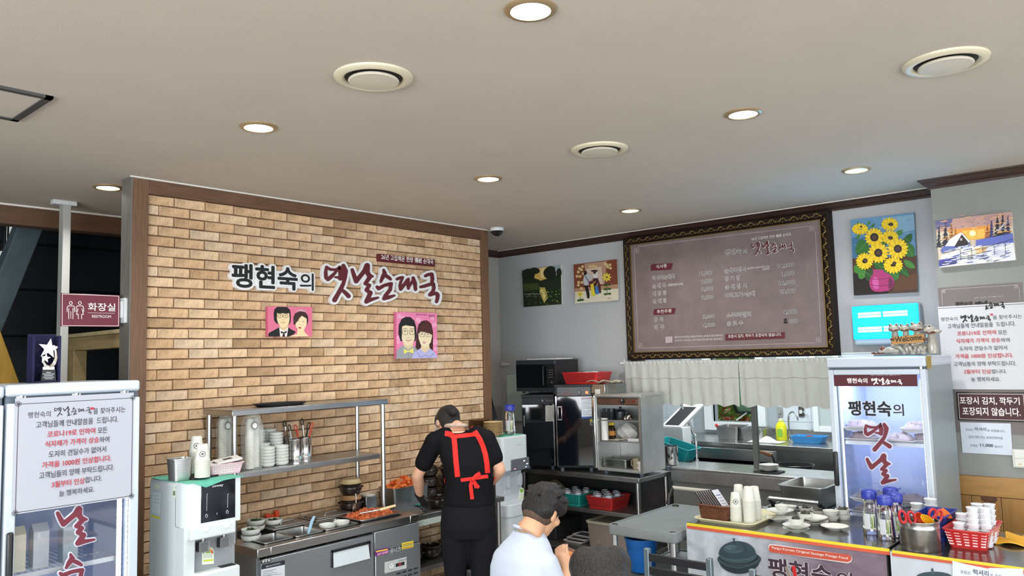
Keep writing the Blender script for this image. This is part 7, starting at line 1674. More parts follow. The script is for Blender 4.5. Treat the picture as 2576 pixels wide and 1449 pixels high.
pic = Pic('Y', GY0-.005); t_ = thing('yellow_sticker', 'small yellow stickers on the side of the right fridge', 'sticker', PY(2336, 926, GY0-.005)); pic.poly(c10p([(1148, 65), (1200, 62), (1212, 198), (1158, 204)]), '#b59a4a')
for y in (80, 100, 118, 140, 165, 185): pic.stroke(c10p([(1158, y), (1200, y-2)]), 1.4, '#6d5a2a')
pic.build('print', t_)
# ================================================================== frog figurine
FZ_ = GH; fx = 5.40
t = thing('frog_figurine', 'ceramic frogs holding a wooden Welcome sign on the right fridge', 'figurine', (fx, PX(2290, 880, fx).y, FZ_))
frm = mat('grey_glaze', lin('#98948a'), .25, var=.25, vs_=25, coat=.4); brm = mat('brown_glaze', lin('#5a3220'), .3, var=.3, vs_=25); eye_m = hx('#3b3230', .2)
c12 = lambda x, y: (2180+x/5.174, 700+y/5.174)
def FP(x, y, dx=0): return PX(*c12(x, y), fx+dx)
def frog(hx_, hy, s, side=0, name='frog'):
    mb = MB(); h = FP(hx_, hy); k = s
    mb.ball(h, (.030*k, .036*k, .024*k), 14, 10, frm)
    if side: mb.ball(h+V((-.004, -.030*k, -.006*k)), (.022*k, .026*k, .012*k), 10, 8, frm)
    mb.ball(h+V((-.016*k, -.004*side, -.010*k)), (.018*k, .031*k, .007*k), 12, 6, brm)
    for e in ((-1, 1) if not side else (0, 1)): mb.ball(h+V((-.008*k, e*.019*k, .022*k)), (.011*k,)*3, 10, 8, frm); mb.ball(h+V((-.016*k, e*.020*k, .024*k)), (.005*k,)*3, 8, 6, eye_m)
    c = V((h.x+.012, h.y, FZ_+.045*k)); mb.tube([h+V((.008, 0, -.012*k)), (h+c)/2+V((.006, 0, 0)), c, V((c.x, c.y, FZ_+.016))], [.018*k, .024*k, .030*k, .026*k], 12, frm)
    return mb.build(name, None, t)
for hx_, hy, s, sd in ((358, 655, 1.0, 0), (500, 655, .95, 0), (655, 645, 1.15, 0), (830, 680, 1.15, 1)): frog(hx_, hy, s, sd)
mb = MB()   # bent legs in front
for x0, x1, x2 in ((330, 430, 500), (520, 560, 600), (600, 640, 620), (660, 700, 760), (700, 760, 740)):
    a, b, c = FP(x0, 870, -.012), FP(x1, 900, -.035), FP(x2, 965, -.03); mb.tube([a, b, c, c+V((-.012, 0, -.004))], [.011, .012, .008, .010], 8)
mb.build('folded_legs', frm, t)
mb = MB(); a, b, c = FP(420, 945, -.02), FP(290, 930, -.02), FP(170, 955, -.02); mb.tube([a, b, c], [.012, .018, .012], 10); mb.build('stretched_leg', frm, t)
mb = MB(); mb.ball(FP(215, 935, -.02), (.014, .020, .024), 10, 8); mb.ball(FP(110, 975, -.02), (.012, .026, .008), 10, 6); mb.ball(FP(170, 975, -.02), (.012, .020, .007), 10, 6); mb.build('brown_foot', brm, t)
for nm, x, y in (('hand', 335, 795), ('hand', 760, 790)): MB().ball(FP(x, y, -.045), (.012, .014, .012), 8, 6).build(nm, brm, t)
wood_s = mat('sign_wood', lin('#a97b3e'), .5, var=.25, vs_=12, stretch=(1, 1, 8))
q = [FP(332, 768, -.045), FP(750, 720, -.045), FP(742, 835, -.045), FP(325, 860, -.045)]
sg = MB().prism(q, (.012, 0, 0)).build('sign_board', wood_s, t, bev=.002)
pic = Pic('X', fx-.0455); me_, x0_, x1_, y0_, y1_ = text_mesh('Welcome', .02); a = FP(372, 838, -.046); b = FP(722, 800, -.046); up = FP(372, 765, -.046)-a
mb = MB(); ex = (b-a)/(x1_-x0_); ez = V((0, 0, up.z))/(y1_-y0_); q0 = a-ex*x0_-ez*y0_
mb.add([q0+ex*v.co.x+ez*v.co.y+V((-.0012-v.co.z, 0, 0)) for v in me_.vertices], [tuple(p.vertices) for p in me_.polygons]); mb.build('lettering', hx('#20140c'), sg, smooth=False)
# ================================================================== notices on the pillar
PPX = XP-.002
a = PX(2359, 725, PPX); zt = (a.z+PX(2570, 709, PPX).z)/2; zb = PX(2381, 1086, PPX).z; yl = a.y; yr = PX(2570, 709, PPX).y
t = thing('brown_menu_poster', 'taupe menu poster behind the white notice on the pillar', 'poster', (PPX, (yl+yr)/2, zb))
MB().box(PPX-.002, PPX+.0015, yr, yl, zb, zt).build('sheet', mat('taupe_poster', lin('#6b6462'), .5, var=.08, vs_=8), t)
pic = Pic('X', PPX-.0025); l2 = hx('#b0aaa6')
c12p = lambda pts: [c12(*q) for q in pts]
pic.stroke(c12p([(990, 355), (975, 170), (1000, 148), (1945, 88), (1980, 110), (1998, 290)]), .9, l2)
for x, y in ((1002, 172), (1948, 106)):
    for dx, dy in ((0, 0), (16, 0), (0, 16), (16, 16)): pic.stroke(c12p([(x-22+dx, y-20+dy), (x+6+dx, y-20+dy), (x+6+dx, y+6+dy), (x-22+dx, y+6+dy), (x-22+dx, y-20+dy)]), .7, l2)
pic.text('26년 고집해온 한방 傳統 순대국', *c12(1408, 268), c12(1785, 250)[0], None, 4.5, l2); pic.text('팽현숙의', *c12(1160, 372), c12(1380, 372)[0], None, 12, '#17140f', .03)
fb4 = lambda x, y: c12(1408+(x-60)*(395/1660), 300+(y-560)*.2-(x-60)*.012); brush(pic, fb4, .07, '#17140f', .1); pic.build('print', t)
# white notice
c10b = c10
a = PX(2359, 772, PPX-.006); yl = a.y; yr = yl-.535; zt = a.z; zb = PX(2375, 979, PPX-.006).z
t = thing('price_notice', 'big white price notice sheet on the right pillar', 'notice', (PPX-.006, (yl+yr)/2, zb))
MB().box(PPX-.008, PPX-.004, yr, yl, zb, zt).build('sheet', hx('#c3c3c6', .5), t)
MB().box(PPX-.0086, PPX-.0080, yr, yl, zt-.013, zt-.010).build('border', hx('#3a3c44'), t)
pic = Pic('X', PPX-.0082); dk, rd = hx('#3a3d45', .6), hx('#b8303f', .6)
def L5(s, x0, y0, x1, c=dk, h=40, bo=.004): p_, q_ = c12(x0, y0), c12(x1, y0); pic.text(s, p_[0], p_[1], q_[0], None, h/5.174, c, bo)
L5('팽현숙의', 968, 562, 1186, h=52); L5('을 찾아주시는', 1645, 538, 2025, h=56)
fb5 = lambda x, y: c12(1215+(x-60)*(405/1660), 480+(y-560)*.17-(x-60)*.012); brush(pic, fb5, .055, '#17181c', .12); pic.ell(*c12(1628, 472), 4, 2.4, '#b8303f')
L5('고객님들께 안내말씀을  드립니다.', 1058, 656, 1945, h=62); L5('코로나19로 인하여', 1180, 750, 1690, rd, 60, .014); L5('모든', 1715, 735, 1832, h=58)
L5('식자재가 가격이 상승', 1170, 848, 1742, rd, 60, .014); L5('하여', 1748, 832, 1865, h=56); L5('도저히 견딜수가 없어서', 1213, 945, 1832, h=58)
L5('가격을 1000원 인상합니다.', 1158, 1044, 1912, rd, 60, .014); L5('고객님들의 양해 부탁드립니다.', 1138, 1145, 1952, h=60); L5('3월부터 인상', 1272, 1244, 1625, rd, 58, .014); L5('합니다.', 1630, 1240, 1828, h=56); L5('늘 행복하세요.', 1365, 1342, 1745, h=58)
pic.build('print', t)
# maroon takeaway sign
t = thing('takeaway_sign', 'dark red sign about takeaway kimchi below the white notice', 'sign', PX(2490, 1055, PPX-.006))
a, b = PX(*c10(1465, 452), PPX-.006), PX(*c10(1500, 755), PPX-.006); yr = PX(2575, 1000, PPX-.006).y-.01
MB().box(PPX-.010, PPX-.003, yr, (a.y+b.y)/2, b.z, a.z).build('plate', hx('#170b0d', .4), t, bev=.006); MB().box(PPX-.0112, PPX-.010, yr+.008, (a.y+b.y)/2-.010, b.z+.010, a.z-.010).build('white_line', hx('#d8cfcb'), t); MB().box(PPX-.012, PPX-.0112, yr+.011, (a.y+b.y)/2-.013, b.z+.013, a.z-.013).build('face', hx('#3f151b'), t)
pic = Pic('X', PPX-.0122); pic.text('포장시 김치, 깍두기', *c10(1512, 585), c10(2155, 585)[0], None, 20, '#e3dcd8', .02).text('포장되지 않습니다.', *c10(1542, 700), c10(2165, 700)[0], None, 21, '#e3dcd8', .02); pic.build('lettering', t)
# white paper
t = thing('paper_note', 'white paper note with Korean text above the light switch', 'note', PX(2480, 1140, PPX-.006))
q = [PX(*c10(*p), PPX-.005) for p in ((1512, 776), (2055, 790), (2078, 1132), (1540, 1102))]; MB().prism(q, (.001, 0, 0)).build('sheet', hx('#c8d0da', .6), t)
pic = Pic('X', PPX-.0054); kk = '#3a404c'
pic.text('포장은', *c10(1575, 868), c10(1655, 868)[0], None, 6, kk).text('럭셔리', *c10(1672, 868), c10(1795, 868)[0], None, 9, kk, .01).text('로 포장됩니다', *c10(1805, 878), c10(1992, 878)[0], None, 6, kk).text('김치,깍두기는 포장안되어요', *c10(1605, 948), c10(1975, 948)[0], None, 7, kk).text('가격은', *c10(1622, 1040), c10(1705, 1040)[0], None, 6.5, kk).text('11,000', *c10(1732, 1042), c10(1870, 1042)[0], None, 9, kk, .02).text('입니다', *c10(1884, 1048), c10(1970, 1048)[0], None, 6, kk); pic.build('print', t)
# light switch
a, b = PX(*c10(2068, 1062), PPX), PX(*c10(2075, 1260), PPX); t = thing('light_switch', 'white double light switch at the right edge above the wood panel', 'switch', (PPX, a.y-.06, b.z))
MB().box(PPX-.010, PPX+.0015, a.y-.115, a.y, b.z, a.z).build('plate', hx('#cfcfc6', .35), t, bev=.004)
for z0, z1 in ((b.z+.008, (a.z+b.z)/2-.002), ((a.z+b.z)/2+.002, a.z-.008)): s_ = MB().box(PPX-.014, PPX-.010, a.y-.10, a.y-.012, z0, z1).build('rocker', hx('#d6d6cd', .3), t, bev=.002)
MB().box(PPX-.0146, PPX-.014, a.y-.05, a.y-.03, b.z+.022, b.z+.027).build('indicator', hx('#c9a92a'), t)
# wood panelling
a = PX(*c10(1418, 1335), XP-.03); zt = a.z; pl_m = mat('golden_pine_panel', lin('#a67c44'), .4, var=.16, vs_=2.5, bump=.05, bs=20, stretch=(1, 1, 9)); pl_v = mat('golden_pine_plank', lin('#9d7440'), .4, var=.18, vs_=2.5, stretch=(1, 9, 1))
t = thing('wood_panelling', 'golden pine wall panelling on the lower part of the pillar', 'panelling', (XP-.015, 1.0, 0))
z2 = PX(*c10(1425, 1520), XP-.03).z
MB().box(XP-.032, XP-.001, .70, a.y, PX(2393, 1241, XP-.03).z, zt).build('top_board', pl_m, t, bev=.003)
zt2 = PX(2393, 1241, XP-.03).z-.003; y = a.y; wv = [.11, .17, .15, .13]
for i in range(4):
    MB().box(XP-.028, XP-.001, y-wv[i]+.003, y, 0, zt2).build('plank', pl_v, t, bev=.002); y -= wv[i]
q = PX(2065+2130/4.992*1.0, 1250, XP-.03); q = PX(2487, 1247, XP-.0285)
o = MB().lathe([(.030, 0), (.004, .0005)], (0, 0, 0), 20, sx=1, sy=1.6).build('knot', mat('dark_knot', lin('#5a3a20'), .5, var=.4, vs_=40), t, base=(0, 0, 0)); o.location = q-ROOT[t.name]+V((0, 0, -.02)); o.rotation_euler = (0, R(-90), 0)
# ================================================================== serving counters in front of the right fridge
c15 = lambda x, y: (1640+x/4.770, 1170+y/4.770)
c16 = lambda x, y: (2060+x/4.992, 1180+y/4.992)
c15p = lambda pts: [c15(*q) for q in pts]
c16p = lambda pts: [c16(*q) for q in pts]
CZ = .85
topm = mat('dark_polished_steel', (.20, .19, .18), .16, .9, var=.08, vs_=3)
def counter(label, x0, x1, y0, y1):
    t = thing('serving_counter', label, 'counter', ((x0+x1)/2, (y0+y1)/2, 0), 'serving counters')
    MB().box(x0, x1, y0, y1, CZ-.04, CZ).build('worktop', topm, t, bev=.004)
    MB().box(x0+.03, x1, y0+.01, y1-.01, .12, CZ-.04).build('cabinet', steel_d, t)
    for x in (x0+.06, x1-.05):
        for y in (y0+.05, y1-.05): MB().cyl((x, y, 0), (x, y, .12), .02, n=10).build('leg', steel, t)
    return t
counter('steel serving counter holding the dishes and bottles', 4.463, 5.22, 1.337, 2.515)
counter('steel serving counter holding the red basket at lower right', 4.437, 5.22, .38, 1.318)
marble = mat('banner_marble', lin('#b9bec6'), .6, var=.10, vs_=4); mauve = mat('banner_mauve', lin('#7d6a76'), .6, var=.16, vs_=6)
potc = [hx(c, .5) for c in ('#2e4148', '#3e545b', '#22323a', '#4e666c', '#1a262c')]
def banner(label, X, y0, y1, edge, zb):
    t = thing('fabric_banner', label, 'banner', (X, (y0+y1)/2, zb), 'banners on the serving counters')
    n = 40; mb = MB()
    mb.grid(lambda u, v: (X+.0018*math.sin(u*47)*(1-v), y1+(y0-y1)*u, zb+(CZ-.003-zb)*v), n, 6); mb.build('sheet', marble, t)
    return t
bx1 = 4.455
def banner_print():
    m = bpy.data.materials.new('banner_print'); m.use_nodes = True; nt = m.node_tree; N = nt.nodes.new; L = nt.links.new; b = nt.nodes['Principled BSDF']; b.inputs['Roughness'].default_value = .6
    tc = N('ShaderNodeTexCoord'); sp_ = N('ShaderNodeSeparateXYZ'); L(tc.outputs['Object'], sp_.inputs[0])
    mr = N('ShaderNodeMapRange'); mr.inputs['From Min'].default_value = .33; mr.inputs['From Max'].default_value = -.25; L(sp_.outputs['Y'], mr.inputs[0])
    rp = N('ShaderNodeValToRGB'); rp.color_ramp.elements[0].color = (*lin('#c2ccd4'), 1); rp.color_ramp.elements[1].color = (*lin('#7b6a77'), 1); L(mr.outputs[0], rp.inputs[0])
    nz = N('ShaderNodeTexNoise'); nz.inputs['Scale'].default_value = 7; nz.inputs['Detail'].default_value = 8; nz.inputs['Distortion'].default_value = 1.2; L(tc.outputs['Object'], nz.inputs['Vector'])
    r2 = N('ShaderNodeValToRGB'); r2.color_ramp.elements[0].position = .35; r2.color_ramp.elements[0].color = (.72, .72, .74, 1); r2.color_ramp.elements[1].position = .6; L(nz.outputs['Fac'], r2.inputs[0])
    mx = N('ShaderNodeMixRGB'); mx.blend_type = 'MULTIPLY'; mx.inputs[0].default_value = 1; L(rp.outputs[0], mx.inputs[1]); L(r2.outputs[0], mx.inputs[2]); L(mx.outputs[0], b.inputs['Base Color'])
    return m
t = banner('fabric banner with a black cauldron and English text on the left counter', bx1, 1.342, 2.512, None, .22); t.children[0].data.materials[0] = banner_print()
pic = Pic('X', bx1-.0026)
# marble fades to mauve: strips
ye = PX(2238, 1400, bx1).y
pic.poly([(1728, 1321), (2238, 1387), (2240, 1397), (1728, 1329)], '#c8563a')
pic.poly([(1728, 1314.5), (2238, 1380.5), (2238, 1388.5), (1728, 1321.5)], '#d9c62e')
o = pic.build('striped_edge', t)
pic = Pic('X', bx1-.0034)
E_ = lambda x, y, rx, ry, c, **k: pic.ell(*c15(x, y), rx/4.77, ry/4.77, c, **k)
E_(1048, 1125, 250, 180, potc[2], n=40, a0=0, a1=180); E_(1048, 1130, 262, 98, potc[0], n=44); E_(1046, 1108, 234, 78, potc[4], n=40); E_(1035, 1085, 224, 92, potc[1], n=40)
E_(1025, 1065, 222, 62, potc[0], n=40); E_(1025, 1066, 222, 155, potc[0], n=40, a0=180, a1=360); E_(985, 1005, 125, 55, potc[1], n=30); E_(950, 985, 60, 28, potc[3], n=24)
for k_ in range(4): pic.stroke(c15p([(900+20*k_, 960+18*k_), (1010+10*k_, 952+18*k_), (1120+12*k_, 975+18*k_)]), .8, potc[2])
pic.stroke(c15p([(812, 1075), (900, 1125), (1040, 1145), (1160, 1125), (1245, 1080)]), 1.6, potc[3]); pic.stroke(c15p([(800, 1130), (900, 1205), (1040, 1235), (1180, 1205), (1290, 1130)]), 1.4, potc[3]); pic.stroke(c15p([(985, 885), (993, 930)]), 4, potc[0]); E_(988, 882, 16, 8, potc[1])
pic.build('cauldron_print', t)
pic = Pic('X', bx1-.0034)
a0 = [(1430, 945), (2360, 1075), (2395, 1095), (2405, 1130), (2390, 1165), (2350, 1180), (1430, 1045), (1400, 1025), (1392, 990), (1405, 955)]
pic.poly(c15p(a0), '#d5c6c4'); cx_, cy_ = 1898, 1062; pic.poly(c15p([(cx_+(x-cx_)*.985, cy_+(y-cy_)*.86) for x, y in a0]), '#bc4f3a')
a, b = c15(1440, 1012), c15(2352, 1138); pic.text('Pang,s Korean Original Sausage Potage Food', *a, *b, 7.8, '#e4d8d2', .012)
pic.build('slogan_print', t)
pic = Pic('X', bx1-.0034)
a, b = c15(1405, 1400), c15(2420, 1540)
pic.text('팽현숙', *c15(1400, 1365), *c15(2180, 1460), 54, '#d3c9cf', .06).text('팽현숙', *c15(1402, 1363), *c15(2178, 1458), 53, '#3a2a36', .028)
pic.text('의', *c15(2215, 1465), *c15(2420, 1495), 42, '#d3c9cf', .06).text('의', *c15(2218, 1463), *c15(2417, 1493), 41, '#3a2a36', .02); pic.build('lettering', t)
bx2 = 4.429
t = banner('fabric banner with white paper note pinned on the right counter', bx2, .385, 1.314, None, .22)
pic = Pic('X', bx2-.0026); pic.poly([(2244, 1390), (2640, 1443), (2640, 1452), (2244, 1398)], '#c0533b').poly([(2244, 1383.5), (2640, 1436.5), (2640, 1444), (2244, 1391)], '#d3c02f'); pic.build('striped_edge', t)
pic = Pic('X', bx2-.0030); pic.ell(2350, 1452, 46, 14, potc[0]).stroke([(2345, 1432), (2347, 1442)], 6, potc[1]); pic.build('cauldron_print', t)
t = thing('paper_note', 'white paper note with Korean text hanging on the right banner', 'note', PX(2490, 1449, bx2-.008)); q = [PX(*c16(*p), bx2-.006) for p in ((1675, 1152), (1850, 1195), (2120, 1250), (2150, 1240), (2565, 1252), (2575, 1700), (1690, 1640))]; MB().prism(q, (.001, 0, 0)).build('sheet', hx('#cdd2da', .6), t)
pic = Pic('X', bx2-.0064); pic.text('포장은', *c16(1778, 1312), *c16(1908, 1325), 8, '#3a404c').text('럭셔리', *c16(1940, 1325), *c16(2135, 1348), 14, '#3a404c', .012).text('로 포장', *c16(2150, 1350), *c16(2300, 1368), 8, '#6a707c'); pic.build('print', t)
# ---- cream tray with menus and cups
tray_m = mat('cream_tray', lin('#c9c3a0'), .35, var=.05)
tx0, tx1, ty0, ty1 = 4.515, 5.02, 2.105, 2.505
t = thing('serving_tray', 'cream rectangular tray at the left end of the counter', 'tray', ((tx0+tx1)/2, (ty0+ty1)/2, CZ)); tub('tray', ((tx0+tx1)/2, (ty0+ty1)/2), tx1-tx0-.02, ty1-ty0-.02, CZ, .022, .04, tray_m, t, .95, .006, .012)
TZ_ = CZ+.0065
wick = mat('brown_wicker', lin('#5e3620'), .6, var=.35, vs_=40)
wc = V((4.66, 2.395, TZ_)); WW, WD, WH = .13, .205, .085
t = thing('wicker_basket', 'brown wicker basket holding menu cards on the cream tray', 'basket', wc)
def wring(w_, d_, z, r_, ph, n=72):
    pts = []
    for i in range(n+1):
        a_ = 2*math.pi*i/n; cs, sn = math.cos(a_), math.sin(a_); e = .22
        x = w_/2*math.copysign(abs(cs)**e, cs); y = d_/2*math.copysign(abs(sn)**e, sn); k = 1+.018*math.sin(18*a_+ph)
        pts.append((wc.x+x*k, wc.y+y*k, z))
    return pts
wv_ = MB()
for j in range(12): f_ = j/11; wv_.tube(wring(WW*(.9+.1*f_), WD*(.92+.08*f_), TZ_+.004+f_*(WH-.008), 0, math.pi*(j % 2)), .0042, 5, caps=False)
wv_.build('weave', wick, t)
rm_ = MB(); rm_.tube(wring(WW+.006, WD+.006, TZ_+WH, 0, 0), .0065, 6, caps=False); rm_.build('rim', wick, t)
MB().box(wc.x-WW*.42, wc.x+WW*.42, wc.y-WD*.44, wc.y+WD*.44, TZ_, TZ_+.006).build('base', wick, t)
names = ['leftmost', 'second', 'third', 'fourth', 'fifth', 'sixth', 'seventh', 'rightmost']
for i in range(8):
    y = wc.y+.082-i*.018; c = V((wc.x+.0, y, TZ_+.085)); up = V((.05, .62, .78)).normalized(); sd = V((1, 0, -.06)).normalized(); nn = up.cross(sd)
    t = thing('menu_card', names[i]+' brown backed menu card in the wicker basket', 'menu', c-up*.07, 'menu cards in the basket')
    L_ = .085+.004*i
    MB().obox(c, sd*.048, up*L_, nn*.0035).build('board', hx('#2b1c16', .5), t)
    MB().obox(c-nn*.0042 if (nn.y > 0) else c+nn*.0042, sd*.044, up*(L_-.004), nn*.0005).build('sheet', hx('#c9c9cf'), t)
    if i == 7:
        for k_ in range(7): MB().obox((c-nn*.0049 if nn.y > 0 else c+nn*.0049)+up*(.07-.02*k_), sd*.030, up*.0022, nn*.0003).build('text_line', hx('#8a8a92' if k_ else '#3a3c6a'), t)
for i, (px_, n_, h, lg, lb) in enumerate((((990, 685), 12, .175, 1, 'front left stack of paper cups with round logo on the cream tray'), ((1150, 697), 14, .215, None, 'front right stack of paper cups on the cream tray'), ((1030, 640), 15, .205, None, 'back left stack of paper cups on the cream tray'), ((1222, 668), 15, .205, None, 'back right stack of paper cups on the cream tray'))):
    q = PZ(*c15(*px_), TZ_)+V((.03, 0, 0)); cups('paper_cup_stack', lb, q, n_, h, 'paper cup stacks on the cream tray', .93, mat('paper_cup', lin('#dfe0d6')), lg)
# ---- dishes
dish_m = mat('glazed_white_dish', lin('#d5d6cf'), .2)
pl0 = MB().lathe([(.038, 0), (.042, .004), (.075, .018), (.090, .026), (.092, .028), (.086, .0275), (.060, .012), (.035, .007), (.002, .006)], (0, 0, 0), 30).build('white_plate', dish_m, base=(0, 0, 0)); pld = pl0.data; bpy.data.objects.remove(pl0)
sb0 = MB().lathe([(.034, 0), (.036, .004), (.046, .016), (.050, .034), (.0515, .036), (.047, .036), (.043, .018), (.030, .008), (.002, .007)], (0, 0, 0), 28).build('white_sauce_bowl', dish_m, base=(0, 0, 0)); sbd = sb0.data; bpy.data.objects.remove(sb0)
def dish(kind, px_, lift, label, s=1.0, food=None, x=None):
    q = PZ(*c15(*px_), CZ); q.z = CZ+lift
    nm = 'white_plate' if kind == 'p' else 'sauce_bowl'
    o = bpy.data.objects.new(nm, pld if kind == 'p' else sbd); col.objects.link(o); s *= .80 if kind == 'p' else .86; o.location = q; o.scale = (s, s, s); tag(o, label, 'plate' if kind == 'p' else 'bowl', 'white dishes on the serving counter')
    if food:
        f_ = MB(); rr = random.Random(int(px_[0])); z = q.z+.022
        f_.lathe([(.030, 0), (.02, .010), (.003, .014)], (q.x, q.y, z), 12)
        for i in range(9): d_ = V((rr.uniform(-1, 1), rr.uniform(-1, 1), .3)).normalized(); s_ = d_.orthogonal(); f_.obox((q.x+rr.uniform(-.018, .018), q.y+rr.uniform(-.018, .018), z+.012), d_*.014, s_*.005, d_.cross(s_)*.0015)
        tag(f_.build('side_dish_food', mat('dark_brown_food', lin('#3c3a30'), .5, var=.6, vs_=50)), 'dark seasoned food in the '+food, 'side dish', 'side dishes on the serving counter', 'stuff')
for kind, p_, l_, lb, s_, fd in (('p', (1520, 670), 0, 'white plate under the leftmost dish pile', 1.0, None), ('p', (1545, 640), .03, 'second white plate of the leftmost dish pile', 1.1, None), ('b', (1570, 655), .058, 'white bowl on top of the leftmost dish pile', 1.0, None),
                                 ('b', (1660, 545), 0, 'white bowl at the back left of the dishes', 1.0, None), ('b', (1845, 565), 0, 'white bowl of greens at the back middle', 1.0, 'back middle bowl'), ('p', (1830, 690), 0, 'white plate under the middle bowl', .9, None), ('b', (1850, 690), .026, 'white bowl of dark food in the middle pile', 1.0, 'middle pile bowl'),
                                 ('p', (1950, 715), 0, 'lower white plate of the right middle pair', 1.1, None), ('p', (1945, 700), .016, 'upper white plate of the right middle pair', 1.1, None), ('b', (2005, 600), 0, 'white bowl of dark food beside the back middle', 1.0, 'right back bowl'),
                                 ('b', (2160, 660), 0, 'lower white bowl of the two right stacked bowls', 1.05, 'lower right bowl'), ('b', (2152, 668), .030, 'upper white bowl of the two right stacked bowls', 1.05, None), ('b', (2300, 648), 0, 'lower white bowl at the far right', 1.0, None), ('b', (2295, 655), .034, 'upper white bowl at the far right', 1.0, 'far right bowl'),
                                 ('p', (1730, 800), 0, 'white plate lowest in the front pile', 1.02, None), ('p', (1738, 800), .018, 'second white plate of the front pile', 1.05, None), ('b', (1735, 800), .045, 'white bowl of dark food on the front pile', 1.08, 'front pile bowl'), ('p', (2195, 775), 0, 'single white plate in front on the counter', 1.05, None)): dish(kind, p_, l_, lb, s_, fd)
# ---- bottles
for (x, y), h, lb in (((630, 835), .250, 'left blue capped water bottle on the counter'), ((828, 905), .240, 'front blue capped water bottle on the counter'), ((955, 872), .245, 'right blue capped water bottle on the counter'), ((905, 800), .25, 'rear blue capped water bottle behind the others')):
    q = PZ(*c16(x, y), CZ)+V((.045, .0, 0)); water_bottle(q, lb, h, 0, .98)
# ---- steel pot with scissors and ladles
q = PZ(*c16(1250, 1052), CZ)+V((.092, .012, 0)); PR, PH = .096, .150
t = thing('steel_utensil_pot', 'brushed steel pot full of red scissors on the counter edge', 'pot', q)
MB().lathe([(PR*.94, 0), (PR, .008), (PR, PH-.04), (PR*1.015, PH-.036), (PR, PH-.03), (PR, PH-.012), (PR*1.03, PH-.004), (PR*1.03, PH), (PR*.97, PH), (PR*.97, .01), (.003, .008)], q, 40).build('pot', steel, t)
redh = hx('#b01c22', .35)
def fp(x, y, d): return CAM+ray(*c16(x, y))*d
D0 = (q-CAM).dot(_f)
def scissors(pts_l, pts_r, cx, lb, d):
    base = fp(cx, 760, d); base = q+(base-q)*.25; base.z = q.z+.02; t = thing('scissors', lb, 'scissors', base, 'red handled scissors')
    for c_ in (pts_l, pts_r):
        loop = [fp(x, y, d) for x, y in c_]; MB().tube(loop+[loop[0], loop[1]], .0068, 8, caps=False).build('handle', redh, t)
        b0 = loop[len(loop)//2]; MB().tube([b0, (b0+base)/2, base], [.006, .005, .003], 6).build('blade', chrome, t)
def oval(cx, cy, rx, ry, tilt, n=14): return [(cx+rx*math.cos(a_)*math.cos(tilt)-ry*math.sin(a_)*math.sin(tilt), cy+rx*math.cos(a_)*math.sin(tilt)+ry*math.sin(a_)*math.cos(tilt)) for a_ in [2*math.pi*i/n+3.8 for i in range(n)]]
scissors(oval(1050, 600, 40, 78, -.25), oval(1165, 610, 42, 80, -.35), 1120, 'red handled scissors at the left in the steel pot', D0-.05)
scissors(oval(1425, 560, 42, 60, .35), oval(1505, 590, 38, 78, .2), 1430, 'red handled scissors at the right in the steel pot', D0+.03)
for lb, c, x, y, rx, ry, d, tl in (('orange ladle standing in the steel pot behind the yellow one', '#c8431f', 1270, 610, 70, 70, D0+.02, .2), ('yellow ladle standing in front in the steel pot', '#e0a81c', 1370, 645, 98, 74, D0-.03, .35)):
    p = fp(x, y, d); t = thing('plastic_ladle', lb, 'ladle', V((p.x, p.y, q.z+.1)), 'plastic ladles in the steel pot'); k = .0026*1.0
    rw = rx/4.992*d/FPX; rh = ry/4.992*d/FPX
    vs_ = []; mb = MB()
    def ladf(u, v):
        a_ = 2*math.pi*u; r_ = v
        loc = CR*(rw*r_*math.cos(a_)*math.cos(tl)-rh*r_*math.sin(a_)*math.sin(tl))+CU*(rw*r_*math.cos(a_)*math.sin(tl)*-1+rh*r_*math.sin(a_)*math.cos(tl))
        return p+loc+_f*(.030*(1-r_*r_))-V((0, 0, .012*(1-r_*r_)))
    mb.grid(ladf, 24, 6); o = mb.build('bowl', hx(c, .35), t); md = o.modifiers.new('s', 'SOLIDIFY'); md.thickness = .003
    MB().tube([p-CU*rh*.6+_f*.01, V((q.x, q.y, q.z+.05))], [.008, .007], 8).build('handle', hx(c, .35), t)
# ---- blue basket, red basket with cup columns
bq = V((4.80, 1.115, CZ)); t = thing('blue_basket', 'dark blue plastic basket between the steel pot and red basket', 'basket', (4.90, 1.20, CZ)); basket(t, (4.90, 1.20), .26, .15, CZ, .135, mat('navy_plastic', lin('#24348f'), .4), rows=5, cols=12, hole_m=hx('#0c1238', .8))
p = PX(*c16(1570, 665), 4.86); o = MB().lathe([(.045, 0), (.03, .03), (.003, .05)], (4.86, p.y, CZ+.115), 4).build('orange_scoop', hx('#e0702a', .4)); tag(o, 'orange scoop lying on the blue basket', 'scoop')
rx0 = (4.825, 1.005); t = thing('red_basket', 'bright red plastic basket full of lidded cups on the right counter', 'basket', (*rx0, CZ)); basket(t, rx0, .36, .205, CZ, .10, redp, rows=5, cols=9, hole_m=hx('#e8c8c8', .6), taper=.80)
cupw = mat('white_sauce_cup', lin('#d6d8dc'), .35)
k0 = MB().lathe([(.026, 0), (.028, .003), (.032, .026), (.035, .027), (.035, .031), (.032, .033), (.003, .033)], (0, 0, 0), 22).build('lidded_cup', cupw, base=(0, 0, 0)); kd = k0.data; bpy.data.objects.remove(k0)
